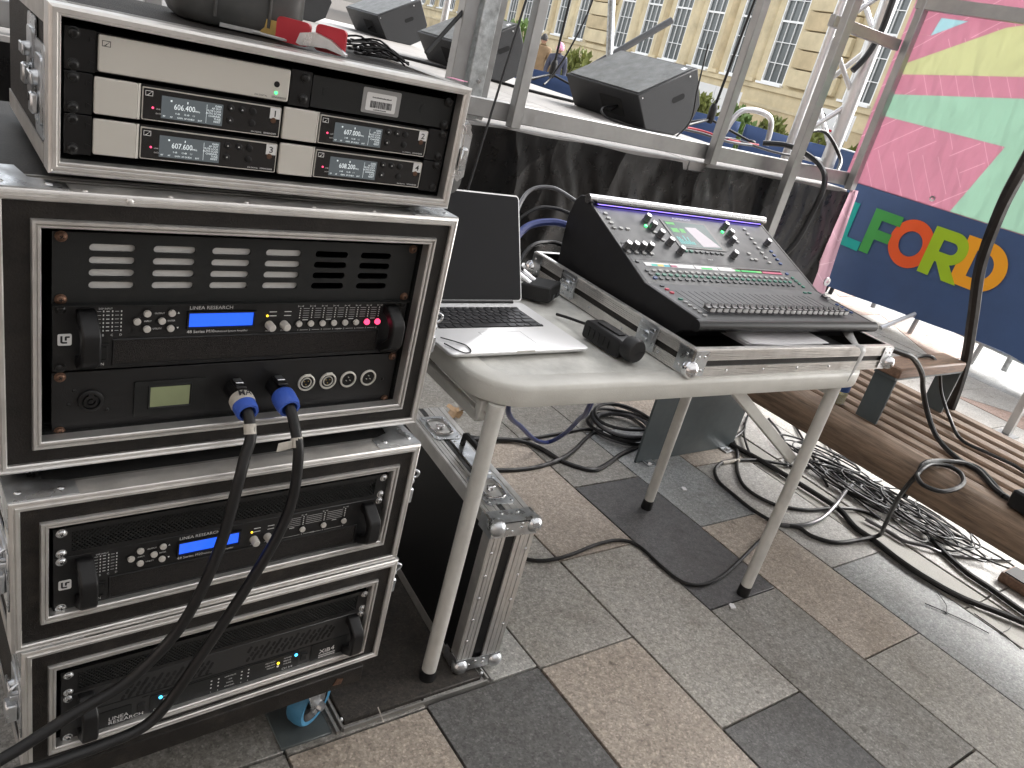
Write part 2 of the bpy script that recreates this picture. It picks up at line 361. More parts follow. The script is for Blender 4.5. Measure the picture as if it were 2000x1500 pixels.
class B:
    """collects shapes into one mesh; o = origin subtracted from every vertex"""
    def __init__(s, o=(0, 0, 0)):
        s.v, s.f, s.mi, s.m = [], [], [], 0
        s.o = Vector(o)
        s.T = None
    def add(s, vs, fs):
        b = len(s.v)
        for q in vs:
            q = Vector(q)
            if s.T is not None:
                q = s.T @ q
            s.v.append(q - s.o)
        for f in fs:
            s.f.append(tuple(b + i for i in f))
            s.mi.append(s.m)
        return s
    def box(s, x0, x1, y0, y1, z0, z1, c=0.0):
        if c <= 0:
            return s.add([(x0, y0, z0), (x1, y0, z0), (x1, y1, z0), (x0, y1, z0), (x0, y0, z1), (x1, y0, z1), (x1, y1, z1), (x0, y1, z1)],
                         [(0, 3, 2, 1), (4, 5, 6, 7), (0, 1, 5, 4), (1, 2, 6, 5), (2, 3, 7, 6), (3, 0, 4, 7)])
        cx, cy, cz = (x0 + x1) / 2, (y0 + y1) / 2, (z0 + z1) / 2
        hx, hy, hz = abs(x1 - x0) / 2, abs(y1 - y0) / 2, abs(z1 - z0) / 2
        c = min(c, hx * .95, hy * .95, hz * .95)
        vs, idx = [], {}
        for sx in (-1, 1):
            for sy in (-1, 1):
                for sz in (-1, 1):
                    for a in range(3):
                        q = [sx * hx, sy * hy, sz * hz]
                        for b in range(3):
                            if b != a:
                                q[b] -= (sx, sy, sz)[b] * c
                        idx[(sx, sy, sz, a)] = len(vs)
                        vs.append((cx + q[0], cy + q[1], cz + q[2]))
        fs = []
        def K(sg, a):
            return idx[(sg[0], sg[1], sg[2], a)]
        def face(pts, nrm):
            p = [Vector(vs[i]) for i in pts]
            n = (p[1] - p[0]).cross(p[2] - p[0])
            fs.append(tuple(pts) if n.dot(Vector(nrm)) > 0 else tuple(reversed(pts)))
        for a in range(3):
            b, d = (a + 1) % 3, (a + 2) % 3
            for sa in (-1, 1):
                pts = []
                for (sb, sd) in ((-1, -1), (1, -1), (1, 1), (-1, 1)):
                    g = [0, 0, 0]; g[a] = sa; g[b] = sb; g[d] = sd
                    pts.append(K(g, a))
                n = [0, 0, 0]; n[a] = sa
                face(pts, n)
            for sb in (-1, 1):
                for sd in (-1, 1):
                    g0 = [0, 0, 0]; g0[a] = -1; g0[b] = sb; g0[d] = sd
                    g1 = list(g0); g1[a] = 1
                    n = [0, 0, 0]; n[b] = sb; n[d] = sd
                    face([K(g0, b), K(g1, b), K(g1, d), K(g0, d)], n)
        for sx in (-1, 1):
            for sy in (-1, 1):
                for sz in (-1, 1):
                    g = (sx, sy, sz)
                    face([K(g, 0), K(g, 1), K(g, 2)], g)
        return s.add(vs, fs)
    def cyl(s, p0, p1, r0, r1=None, n=16, caps=True):
        if r1 is None:
            r1 = r0
        p0, p1 = Vector(p0), Vector(p1)
        d = (p1 - p0).normalized()
        a = d.orthogonal().normalized()
        b = d.cross(a)
        vs, fs = [], []
        for p, r in ((p0, r0), (p1, r1)):
            for i in range(n):
                t = 2 * math.pi * i / n
                vs.append(p + a * (r * math.cos(t)) + b * (r * math.sin(t)))
        for i in range(n):
            j = (i + 1) % n
            fs.append((i, j, n + j, n + i))
        if caps:
            fs.append(tuple(reversed(range(n))))
            fs.append(tuple(range(n, 2 * n)))
        return s.add(vs, fs)
    def lathe(s, prof, p0, d, n=18, cap0=True, cap1=True):
        """prof: list of (radius, distance along d)"""
        p0, d = Vector(p0), Vector(d).normalized()
        a = d.orthogonal().normalized()
        b = d.cross(a)
        vs, fs = [], []
        for r, h in prof:
            for i in range(n):
                t = 2 * math.pi * i / n
                vs.append(p0 + d * h + a * (r * math.cos(t)) + b * (r * math.sin(t)))
        for k in range(len(prof) - 1):
            for i in range(n):
                j = (i + 1) % n
                fs.append((k * n + i, k * n + j, (k + 1) * n + j, (k + 1) * n + i))
        if cap0:
            fs.append(tuple(reversed(range(n))))
        if cap1:
            k = len(prof) - 1
            fs.append(tuple(range(k * n, k * n + n)))
        return s.add(vs, fs)
    def tube(s, pts, r, n=8, sub=5, closed=False):
        pts = [Vector(p) for p in pts]
        path = []
        m = len(pts)
        if sub > 1 and m > 2:
            for i in range(m if closed else m - 1):
                if closed:
                    P = [pts[(i - 1) % m], pts[i], pts[(i + 1) % m], pts[(i + 2) % m]]
                else:
                    P = [pts[max(i - 1, 0)], pts[i], pts[i + 1], pts[min(i + 2, m - 1)]]
                for k in range(sub):
                    t = k / sub
                    path.append(0.5 * ((2 * P[1]) + (P[2] - P[0]) * t + (2 * P[0] - 5 * P[1] + 4 * P[2] - P[3]) * t * t
                                       + (3 * P[1] - P[0] - 3 * P[2] + P[3]) * t ** 3))
            if not closed:
                path.append(pts[-1])
        else:
            path = pts
        L = len(path)
        rr = r if callable(r) else (lambda t: r)
        vs, fs = [], []
        a = None
        for i, p in enumerate(path):
            if closed:
                d = (path[(i + 1) % L] - path[i - 1]).normalized()
            else:
                d = (path[min(i + 1, L - 1)] - path[max(i - 1, 0)]).normalized()
            if a is None:
                a = d.orthogonal().normalized()
            else:
                a = (a - d * a.dot(d))
                a = a.normalized() if a.length > 1e-6 else d.orthogonal().normalized()
            b = d.cross(a)
            q = rr(i / max(1, L - 1))
            for k in range(n):
                t = 2 * math.pi * k / n
                vs.append(p + a * (q * math.cos(t)) + b * (q * math.sin(t)))
        for i in range(L if closed else L - 1):
            j = (i + 1) % L
            for k in range(n):
                l = (k + 1) % n
                fs.append((i * n + k, i * n + l, j * n + l, j * n + k))
        if not closed:
            fs.append(tuple(reversed(range(n))))
            fs.append(tuple(range((L - 1) * n, L * n)))
        return s.add(vs, fs)
    def prism(s, poly, o, u, v, w):
        """polygon of (a,b) in the plane o + a*u + b*v, thickened by vector w"""
        o, u, v, w = Vector(o), Vector(u), Vector(v), Vector(w)
        n = len(poly)
        area = sum(poly[i][0] * poly[(i + 1) % n][1] - poly[(i + 1) % n][0] * poly[i][1] for i in range(n))
        if (u.cross(v).dot(w) > 0) != (area > 0):
            poly = list(reversed(poly))
        vs = [o + u * a + v * b for a, b in poly] + [o + u * a + v * b + w for a, b in poly]
        fs = [tuple(reversed(range(n))), tuple(range(n, 2 * n))]
        for i in range(n):
            j = (i + 1) % n
            fs.append((i, j, n + j, n + i))
        return s.add(vs, fs)
    def frame(s, x0, x1, z0, z1, prof, closed=True):
        """mitred rectangular frame in the xz plane; prof = closed loop of (outward offset, y)"""
        cs = [(x0, z0, -1, -1), (x1, z0, 1, -1), (x1, z1, 1, 1), (x0, z1, -1, 1)]
        vs, fs = [], []
        n = len(prof)
        for (x, z, sx, sz) in cs:
            for (o, y) in prof:
                vs.append((x + sx * o, y, z + sz * o))
        for k in range(4):
            l = (k + 1) % 4
            for i in range(n):
                j = (i + 1) % n
                fs.append((k * n + i, l * n + i, l * n + j, k * n + j))
        return s.add(vs, fs)
    def disc(s, x, z, r, y0, y1, n=14):
        return s.cyl((x, y0, z), (x, y1, z), r, r, n)
    def text(s, t, x, y, z, size, wide=1.0, align='LEFT', M4=None, bold=0.0):
        """flat lettering in the xz plane facing -y, baseline at z"""
        c = bpy.data.curves.new('t', 'FONT')
        c.body = t
        c.size = size
        c.align_x = align
        c.offset = bold * size
        c.resolution_u = 2
        ob = bpy.data.objects.new('t', c)
        me = ob.to_mesh()
        vs = []
        for q in me.vertices:
            p = Vector((q.co.x * wide, 0, q.co.y))
            p = (M4 @ p) if M4 is not None else p + Vector((x, y, z))
            vs.append(p)
        fs = [tuple(p.vertices) for p in me.polygons]
        ob.to_mesh_clear()
        bpy.data.objects.remove(ob)
        bpy.data.curves.remove(c)
        return s.add(vs, fs)
    def mesh(s, name, mats, smooth=True, ang=38):
        me = bpy.data.meshes.new(name)
        me.from_pydata([tuple(q) for q in s.v], [], s.f)
        if not isinstance(mats, (list, tuple)):
            mats = [mats]
        for m in mats:
            me.materials.append(M[m] if isinstance(m, str) else m)
        if len(mats) > 1:
            me.polygons.foreach_set('material_index', s.mi)
        if smooth:
            me.polygons.foreach_set('use_smooth', [True] * len(me.polygons))
            me.set_sharp_from_angle(angle=R(ang))
        me.update()
        return me
    def build(s, name, mats, parent=None, loc=(0, 0, 0), smooth=True, ang=38):
        o = put(name, s.mesh(name, mats, smooth, ang), parent, loc)
        if name in TINY and parent is not None:
            o['kind'] = 'stuff'
        return o

def put(name, me, parent=None, loc=(0, 0, 0), rot=None):
    ob = bpy.data.objects.new(name, me)
    COL.objects.link(ob)
    ob.location = loc
    if rot is not None:
        ob.rotation_euler = rot
    if parent is not None:
        ob.parent = parent
    return ob

def tag(o, label, cat, group=None):
    o['label'] = label
    o['category'] = cat
    if group:
        o['group'] = group
    return o

def thing(name, label, cat, loc=(0, 0, 0), rz=0.0, group=None):
    o = bpy.data.objects.new(name, None)
    COL.objects.link(o)
    o.empty_display_size = 0.05
    o.location = loc
    o.rotation_euler = (0, 0, rz)
    return tag(o, label, cat, group)

def struct(o, kind='structure'):
    o['kind'] = kind
    return o

def rrect(x0, x1, z0, z1, r, n=4):
    p = []
    for cx, cz, a0 in ((x1 - r, z0 + r, -90), (x1 - r, z1 - r, 0), (x0 + r, z1 - r, 90), (x0 + r, z0 + r, 180)):
        for k in range(n + 1):
            a = R(a0 + 90 * k / n)
            p.append((cx + r * math.cos(a), cz + r * math.sin(a)))
    return p

UX, UZ = Vector((1, 0, 0)), Vector((0, 0, 1))
# ------------------------------------------------------------------ ground and paving
PA = R(-3.0)
a1 = Vector((math.cos(PA), math.sin(PA), 0))
a2 = Vector((-math.sin(PA), math.cos(PA), 0))
def pv(u, v, z=0.0):
    return a1 * u + a2 * v + Vector((0, 0, z))

g = B()
g.add([(-150, -150, -0.014), (150, -150, -0.014), (150, 150, -0.014), (-150, 150, -0.014)], [(0, 1, 2, 3)])
struct(g.build('ground', 'joint'))

GR['dark_shaded'] = granite('charcoal_granite', (0.052, 0.052, 0.054), (0.14, 0.14, 0.143), 0.42)  # charcoal granite darkened for the slab in the table's shade
pave = bpy.data.objects.new('pavement', None)
COL.objects.link(pave)
pave.rotation_euler = (0, 0, PA)
struct(pave)

def slab(u0, u1, v0, v1, kind, dz=0.0):
    b = B(((u0 + u1) / 2, (v0 + v1) / 2, 0))
    j = 0.0028
    w = lambda: random.uniform(-0.0008, 0.0008)
    b.box(u0 + j + w(), u1 - j + w(), v0 + j + w(), v1 - j + w(), -0.03, dz, 0.0012)
    return b.build('paving_slab', GR[kind], pave, ((u0 + u1) / 2, (v0 + v1) / 2, 0))

CU = [0.995 + 0.3083 * k for k in range(-6, 6)]      # course joints
known = {(0, 0): 'beige', (0, -1): 'pink', (0, 1): 'mid',
         (1, 0): 'beige', (1, -1): 'dark', (1, 1): 'pink', (1, -2): 'mid',
         (2, 0): 'dark_shaded', (2, -1): 'mid', (2, 1): 'mid', (2, -2): 'beige',
         (3, 0): 'pink', (3, 1): 'blue', (3, -1): 'beige', (3, -2): 'mid',
         (4, 0): 'light', (4, 1): 'pink', (4, -1): 'blue', (4, -2): 'light',
         (-1, 0): 'pale', (-1, 1): 'mid', (-2, 1): 'dark', (-1, 2): 'dark', (0, 1): 'mid', (-1, -1): 'dark', (-2, -1): 'pink', (-2, 0): 'mid', (-3, -1): 'mid', (-3, 0): 'mid',  # back slabs given darker stone to stand for the shadow by the stage
         (0, 2): 'dark', (1, 2): 'mid', (2, 2): 'dark', (3, 2): 'mid', (-4, -1): 'mid'}
for k in range(-6, 5):
    u0, u1 = 0.995 + 0.3083 * k, 0.995 + 0.3083 * (k + 1)
    off = -0.02 if k % 2 == 0 else -0.335
    if k == -1 or k == -3:
        off = -0.012
    for i in range(-3, 3):
        v0 = off + 0.635 * i
        kind = known.get((k, i)) or random.choice(['mid', 'mid', 'beige', 'dark', 'pink', 'blue'])
        slab(u0, u1, v0, v0 + 0.635, kind, random.uniform(-0.0012, 0.0))
# narrow drain channel with its kerb stones
U5 = 0.995 + 0.3083 * 5
for i in range(-3, 4):
    v0 = -0.33 + 0.9 * i
    for (ua, ub, zz) in ((U5, U5 + 0.055, 0.0), (U5 + 0.055, U5 + 0.165, -0.004), (U5 + 0.165, U5 + 0.47, 0.0)):
        b = B(((ua + ub) / 2, v0 + 0.45, 0))
        b.box(ua + 0.002, ub - 0.002, v0 + 0.002, v0 + 0.898, -0.03, zz, 0.002)
        b.build('channel_stone', 'gutter' if ub - ua < 0.2 else GR['light'], pave, ((ua + ub) / 2, v0 + 0.45, 0))
# the wide plaza beyond the bench: large pale slabs with pink triangles set into them
GR['plaza'] = granite('cream_plaza_stone', (0.36, 0.345, 0.315), (0.50, 0.48, 0.45), 0.5)
GR['plazapink'] = granite('pink_plaza_stone', (0.33, 0.225, 0.18), (0.47, 0.35, 0.29), 0.5)
GR['plazagrey'] = granite('grey_plaza_stone', (0.28, 0.285, 0.285), (0.41, 0.42, 0.42), 0.5)
UP = U5 + 0.47
SU, SV = 0.62, 0.80
for i in range(0, 11):
    for k in range(-4, 6):
        u0, v0 = UP + SU * i, -0.30 + SV * k + (0.4 if i % 2 else 0)
        j = 0.0035
        c = (u0 + SU / 2, v0 + SV / 2, 0)
        t = (i * 3 + k * 2 + (i // 2)) % 5
        if t in (0, 3) and i > 0:
            tri = [[(u0 + j, v0 + j), (u0 + SU - 2 * j, v0 + j), (u0 + j, v0 + SV - 3 * j)],
                   [(u0 + SU - j, v0 + 3 * j), (u0 + SU - j, v0 + SV - j), (u0 + 2 * j, v0 + SV - j)]]
            if t == 3:
                tri = [[(2 * (u0 + SU / 2) - a, b_) for a, b_ in q] for q in tri]
            for q, kd in zip(tri, ('plazapink', 'plaza')):
                b = B(c)
                b.prism(q, (0, 0, -0.03), (1, 0, 0), (0, 1, 0), (0, 0, 0.03))
                b.build('paving_triangle', GR[kd], pave, c)
        else:
            b = B(c)
            b.box(u0 + j, u0 + SU - j, v0 + j, v0 + SV - j, -0.03, random.uniform(-0.001, 0), 0.002)
            b.build('paving_slab', GR['plazagrey' if t == 1 else 'plaza'], pave, c)
# plain far paving out to the buildings
b = B()
for i in range(14):
    for k in range(16):
        if i < 4 and k < 5:
            continue
        x0, y0 = 2.6 + i * 2.2, -4 + k * 2.6
        if x0 < 9.6 and y0 < 4.4:
            continue
        b.box(x0 + .005, x0 + 2.195, y0 + .005, y0 + 2.595, -0.03, -0.002)
struct(b.build('far_paving', GR['plaza'], None), 'structure')

# ------------------------------------------------------------------ access cover and steel plate
t = thing('access_cover', 'dark granite infilled access cover in the paving under the table leg', 'access cover', tuple(pv(0.494, -0.008)), PA)
b = B(); b.box(0.012, 0.345, 0.012, 0.76, -0.01, 0.0095, 0.002); b.build('granite_infill', GR['cover'], t)
b = B()
b.box(0, 0.004, 0, 0.78, -0.012, 0.012); b.box(0.353, 0.357, 0, 0.78, -0.012, 0.012)
b.box(0.004, 0.353, -0.004, 0.0, -0.012, 0.010); b.box(0.004, 0.353, 0.78, 0.784, -0.012, 0.010)
b.box(-0.012, -0.006, -0.004, 0.78, -0.01, 0.009); b.box(0.363, 0.369, -0.004, 0.78, -0.01, 0.009)
b.build('steel_frame', 'aludull', t)
b = B()
for xx in (0.0075, 0.349):
    b.lathe([(0.0, 0), (0.004, 0.001), (0.005, 0.006), (0.003, 0.011), (0, 0.013)], (xx, 0.02, 0.002), (0, 0, 1), 10)
b.build('lifting_pin', 'zinc', t)
b = B(tuple(pv(0.37, -0.012))); b.T = Matrix.Translation(pv(0, 0)) @ rotz(PA)
b.box(0.372, 0.476, -0.006, 0.55, -0.01, 0.0045, 0.0015)
tag(b.build('steel_plate', 'plate', None, tuple(pv(0.37, -0.012))), 'flat dark grey steel plate on the paving under the blue castor', 'plate')
# ------------------------------------------------------------------ gazebo added as a guess to shade the sound position
gz = thing('gazebo', 'guessed grey gazebo added to shade the sound position, one leg at the right edge beyond the bench', 'gazebo', (1.545, -1.275, 0), R(-3))
GX, GY = 3.0, 1.62
for (sx, sy) in ((-1, -1), (1, -1), (-1, 1), (1, 1)):
    b = B(); b.box(sx * GX - .02, sx * GX + .02, sy * GY - .02, sy * GY + .02, .004, 2.20, .003); b.box(sx * GX - .05, sx * GX + .05, sy * GY - .05, sy * GY + .05, 0, .004); b.build('pole', 'stagealu', gz)
b = B()
e = .06
x0, x1, y0, y1 = -GX - e, GX + e, -GY - e, GY + e
h, p = 2.20, 2.80
vs = [(x0, y0, h), (x1, y0, h), (x1, y1, h), (x0, y1, h), (-1.4, 0, p), (1.4, 0, p),
      (x0, y0, h - .28), (x1, y0, h - .28), (x1, y1, h - .28), (x0, y1, h - .28)]
b.add(vs, [(0, 1, 5, 4), (2, 3, 4, 5), (1, 2, 5), (3, 0, 4), (6, 7, 1, 0), (7, 8, 2, 1), (8, 9, 3, 2), (9, 6, 0, 3)])
m_ = bpy.data.materials.new('white_translucent_canopy'); m_.use_nodes = True
tr_ = m_.node_tree.nodes.new('ShaderNodeBsdfTranslucent'); tr_.inputs[0].default_value = (.8, .8, .8, 1)
df_ = m_.node_tree.nodes.new('ShaderNodeBsdfDiffuse'); df_.inputs[0].default_value = (.6, .6, .6, 1)
mx_ = m_.node_tree.nodes.new('ShaderNodeMixShader'); mx_.inputs[0].default_value = .30
m_.node_tree.links.new(df_.outputs[0], mx_.inputs[1]); m_.node_tree.links.new(tr_.outputs[0], mx_.inputs[2])
m_.node_tree.links.new(mx_.outputs[0], m_.node_tree.nodes['Material Output'].inputs[0])
o = b.build('canopy', m_, gz, smooth=False)
# ------------------------------------------------------------------ flight cases
def rivets(b, pts, r=0.0032, d=(0, -1, 0)):
    for p in pts:
        b.lathe([(r, 0), (r * .9, .0007), (r * .55, .0013), (0.0002, .0016)], p, d, 8, cap0=False)

def butterfly_latch(parent, x, y, z, side, o=(0, 0, 0)):
    """recessed twist latch on a case side (side -1 left, +1 right)"""
    n = Vector((side, 0, 0))
    b = B(o)
    b.prism(rrect(-0.032, 0.032, -0.05, 0.05, 0.008), (x + side * 0.0005, y, z), (0, 1, 0), (0, 0, 1), n * 0.0018)
    b.prism(rrect(-0.022, 0.022, -0.036, 0.036, 0.005), (x + side * 0.0024, y, z), (0, 1, 0), (0, 0, 1), n * 0.002)
    la = b.build('latch_dish', 'zinc', parent)
    b = B(o)
    b.box(x + side * 0.0045, x + side * 0.012, y - 0.010, y + 0.010, z - 0.026, z - 0.004, 0.002)
    b.cyl((x + side * 0.003, y, z + 0.012), (x + side * 0.011, y, z + 0.012), 0.009, 0.007, 14)
    b.box(x + side * 0.010, x + side * 0.013, y - 0.016, y + 0.016, z + 0.006, z + 0.018, 0.001)
    b.build('latch_key', 'zinc', la)
    return la

def hook_latch(parent, x, y, z, side=1, o=(0, 0, 0)):
    """catch plate bent over the front edge, seen edge-on"""
    b = B(o)
    P = [(0, -0.042), (0.004, -0.048), (0.004, 0.048), (0, 0.042)]
    b.box(x, x + side * 0.0022, y, y + 0.05, z - 0.045, z + 0.045, 0.0008)
    b.box(x + side * 0.0022, x + side * 0.017, y + 0.012, y + 0.034, z - 0.024, z + 0.006, 0.002)
    b.cyl((x + side * 0.002, y + 0.016, z + 0.022), (x + side * 0.002 + side * 0.010, y + 0.016, z + 0.022), 0.007, 0.006, 12)
    b.tube([(x + side * .003, y + .010, z + .030), (x + side * .012, y + .006, z + .036), (x + side * .012, y + .004, z + .046), (x + side * .003, y + .008, z + .050)], 0.0022, 8, 4)
    return b.build('catch', 'zinc', parent)

def flight_case(name, label, x0, x1, z0, z1, yf, depth, ix0, ix1, iz0, iz1, ply='ply', rz=0.0, org=(0, 0, 0), rimw=0.010, edge=0.011, corners=True, flat=True, topm=None):
    """front opening rack case. x0..x1 z0..z1 outside, ix/iz the front opening."""
    t = thing(name, label, 'flight case', org, rz)
    o = org if rz == 0 else (0, 0, 0)
    e = edge
    bd = yf + depth
    th = 0.010
    b = B(o); b.box(x0 + e * .4, x1 - e * .4, yf + .004, bd, z1 - th, z1 - .001); b.build('top_panel', topm or ply, t)
    b = B(o); b.box(x0 + e * .4, x1 - e * .4, yf + .004, bd, z0 + .001, z0 + th); b.build('bottom_panel', ply, t)
    b = B(o); b.box(x0 + .001, x0 + th, yf + .004, bd, z0 + th, z1 - th); b.build('side_panel', ply, t)
    b = B(o); b.box(x1 - th, x1 - .001, yf + .004, bd, z0 + th, z1 - th); b.build('side_panel', ply, t)
    b = B(o); b.box(x0 + th, x1 - th, bd - .008, bd - .001, z0 + th, z1 - th); b.build('back_panel', 'void', t)
    # front board between outer edge and opening
    if flat:
        b = B(o)
        prof = [(0, yf + .002), (0, yf + .012)]
        for (xa, xb, za, zb) in ((x0 + e * .5, x1 - e * .5, iz1 + .004, z1 - e * .5), (x0 + e * .5, x1 - e * .5, z0 + e * .5, iz0 - .004),
                                 (x0 + e * .5, ix0 - .004, iz0 - .004, iz1 + .004), (ix1 + .004, x1 - e * .5, iz0 - .004, iz1 + .004)):
            b.box(xa, xb, yf + .002, yf + .012, za, zb)
        b.build('front_board', ply, t)
    # rim extrusion round the opening, with a raised bead
    w = rimw
    prof = [(0, yf + .016), (0, yf - .0005), (.0012, yf - .002), (w * .35, yf - .002), (w * .42, yf + .0004), (w * .52, yf + .0004),
            (w * .6, yf - .0035), (w * .88, yf - .0035), (w, yf - .001), (w, yf + .004)]
    b = B(o); b.frame(ix0, ix1, iz0, iz1, prof); b.build('rim_extrusion', 'alu', t)
    # inner reveal (grooved dark aluminium channel)
    b = B(o)
    for k in range(4):
        ya = yf + .016 + k * .009
        b.frame(ix0, ix1, iz0, iz1, [(0, ya), (0.0, ya + .0075), (.002, ya + .0085), (.002, ya + .009), (.006, ya + .009), (.006, ya)])
    b.build('inner_channel', 'powdergrey', t)
    # outer edge extrusions: angle on the front edges and along the depth
    b = B(o)
    b.frame(x0 + e, x1 - e, z0 + e, z1 - e, [(0, yf + .004), (0, yf - .0015), (.0015, yf - .003), (e * .45, yf - .003), (e * .55, yf - .001), (e * .75, yf - .0025), (e * .95, yf - .0015), (e + .001, yf), (e + .001, yf + .032), (e - .002, yf + .032), (e - .002, yf + .004)])
    b.build('edge_extrusion', 'alu', t)
    b = B(o)
    for k in range(1 if topm else 5):
        yy = yf + .032 + .006 * k
        if k % 2 == 0:
            b.box(x0 + .02, x1 - .02, yy, yy + .0045, z1 - .001, z1 + .0009)
    b.build('edge_ribbing', 'aludull', t)
    for xx, sx in ((x0, -1), (x1, 1)):
        for zz, sz in ((z0, -1), (z1, 1)):
            b = B(o)
            q = .022
            b.box(xx + (0 if sx < 0 else -q), xx + (q if sx < 0 else 0), yf + .034, bd - .004, zz - (.0015 if sz > 0 else -.0003) + (0.0 if sz > 0 else 0), zz + (.0012 if sz > 0 else .0015) - (0 if sz > 0 else .0027))
            b.box(xx + (-.0012 if sx < 0 else -.0003), xx + (.0003 if sx < 0 else .0012), yf + .034, bd - .004, zz - (q if sz > 0 else 0), zz + (0 if sz > 0 else q))
            b.build('edge_angle', 'aludull', t)
            if corners and sz > 0:
                b = B(o)
                xa, xb = (xx - .0002, xx + .075) if sx < 0 else (xx - .075, xx + .0002)
                pl = [(xa, yf + .001), (xb, yf + .001), (xb, yf + .040), ((xb - .03) if sx < 0 else xb, yf + .052), (xb - .045 if sx < 0 else xb, yf + .085), (xa if sx < 0 else xa + .045, yf + .085), (xa, yf + .052), (xa, yf + .040)]
                pl = [(xa, yf + .001), (xb, yf + .001), (xb, yf + .085), (xa, yf + .085)]
                if sx < 0:
                    pl = [(xa, yf + .002), (xb, yf + .002), (xb, yf + .030), (xb - .034, yf + .044), (xb - .040, yf + .090), (xa, yf + .090)]
                else:
                    pl = [(xa, yf + .002), (xb, yf + .002), (xb, yf + .090), (xa + .040, yf + .090), (xa + .034, yf + .044), (xa, yf + .030)]
                b.prism(pl, (0, 0, zz + .0012), (1, 0, 0), (0, 1, 0), (0, 0, .0013))
                b.box(xx - (.0016 if sx < 0 else -.0003), xx + (-.0003 if sx < 0 else .0016), yf + .002, yf + .085, zz - .045, zz + .002)
                cp = b.build('corner_plate', 'zinc', t)
                b = B(o)
                cxs = (xa + .012, xa + .058, xa + .014) if sx < 0 else (xb - .012, xb - .058, xb - .014)
                rivets(b, [(cxs[0], yf + .020, zz + .0025), (cxs[1], yf + .018, zz + .0025), (cxs[2], yf + .072, zz + .0025)], .0042, (0, 0, 1))
                b.build('rivet', 'screwzinc', cp)
    return t

# --- lowest case on the dolly
c3 = flight_case('rack_case', 'black rack case lowest in the stack, on the castor board', -0.052, 0.520, 0.215, 0.440, -0.060, 0.50,
                 -0.012, 0.477, 0.2475, 0.396, 'plyrough', org=(0.234, 0.19, 0.215))
b = B((0.234, 0.19, 0.215)); b.box(-0.045, 0.486, -0.072, 0.40, 0.176, 0.2145, 0.002); b.build('castor_board', 'plyrough', c3)
for i, (cx, cy, ang) in enumerate([(0.424, 0.012, -1.1), (0.02, 0.03, 0.2), (0.43, 0.33, 1.0), (0.02, 0.33, 0.4)]):
    # blue castor: fork and wheel
    o3 = (0.234, 0.19, 0.215)
    d = Vector((math.cos(ang), math.sin(ang), 0))        # axle direction
    f = Vector((-d.y, d.x, 0))
    wc = Vector((cx, cy, 0.058)) + f * 0.02
    b = B(o3)
    b.box(cx - .045, cx + .045, cy - .035, cy + .035, .171, .1755, .001)
    b.cyl((cx, cy, .155), (cx, cy, .171), .03, .03, 20)
    for s in (-1, 1):
        q = wc + d * (s * .024)
        b.prism([(-.028, .160), (.028, .160), (.036, .10), (.034, .052), (.010, .040), (-.002, .058), (-.03, .13)], Vector((cx, cy, 0)) + d * (s * .024 - .0015), f, (0, 0, 1), d * .003)
        b.cyl(q, q + d * (s * .010), .011, .009, 8)
    fk = b.build('castor_fork', 'zinc', c3)
    b = B(o3)
    b.lathe([(.038, -.017), (.046, -.018), (.050, -.013), (.0515, 0), (.050, .013), (.046, .018), (.038, .017)], wc, d, 30, False, False)
    b.build('castor_tyre', 'wheelblue', c3)
    b = B(o3)
    b.lathe([(.006, -.014), (.014, -.016), (.018, -.008), (.030, -.007), (.036, -.016), (.038, -.017), (.038, .017), (.036, .016), (.030, .007), (.018, .008), (.014, .016), (.006, .014)], wc, d, 24)
    b.build('castor_hub', 'rubber', c3)
b = B((0.234, 0.19, 0.215)); b.prism([(-.009, -.006), (.008, -.008), (.011, .004), (-.002, .008)], (.435, -.0725, .196), (1, 0, 0), (0, 0, 1), (0, -.0008, 0)); b.build('rust_patch', 'screwrust', c3)
butterfly_latch(c3, -0.052, -0.02, 0.34, -1, o=(0.234, 0.19, 0.215))
hook_latch(c3, 0.521, -0.058, 0.375, o=(0.234, 0.19, 0.215))
hook_latch(c3, -0.053, -0.058, 0.330, -1, o=(0.234, 0.19, 0.215))

# --- second case
c2 = flight_case('rack_case', 'black rack case second from the bottom, with the single display amplifier', -0.063, 0.513, 0.447, 0.680, -0.062, 0.50,
                 -0.0215, 0.470, 0.496, 0.637, 'plyrough', org=(0.225, 0.19, 0.447), topm='void')  # top panel coloured near-black to stand for the shaded gap above it
butterfly_latch(c2, -0.063, -0.02, 0.57, -1, o=(0.225, 0.19, 0.447))
hook_latch(c2, 0.514, -0.060, 0.575, o=(0.225, 0.19, 0.447))
hook_latch(c2, -0.064, -0.060, 0.560, -1, o=(0.225, 0.19, 0.447))
b = B((0.225, 0.19, 0.447))
b.box(-0.03, 0.48, .01, .02, .6812, .694); b.build('foot_strip', 'blackmatte', c2)

# --- middle case with the patch panel
cm = flight_case('rack_case', 'large black rack case in the middle of the stack, with slotted panel and patch panel', -0.070, 0.520, 0.700, 1.050, -0.025, 0.48,
                 -0.023, 0.478, 0.740, 1.009, 'ply', org=(0.225, 0.21, 0.700))
hook_latch(cm, 0.521, -0.023, 0.845, o=(0.225, 0.21, 0.700))
b = B((0.225, 0.21, 0.7))
b.box(0.150, 0.245, -0.020, 0.02, 0.6965, 0.6995); pl = b.build('name_plate', 'aludull', cm)
b = B((0.225, 0.21, 0.7))
for xx in (.0, .44):
    for yy in (.06, .40):
        b.box(xx - .02, xx + .02, yy - .02, yy + .02, .681, .6995)
b.build('foot', 'rubber', cm)
b = B((0.225, 0.21, 0.7))
rivets(b, [(.064, -.0285, 1.0445)], .0045); rivets(b, [(.02 + .09 * k, -.02, 1.0512) for k in range(6)], .0035, (0, 0, 1))
b.build('rivet', 'alu', cm)

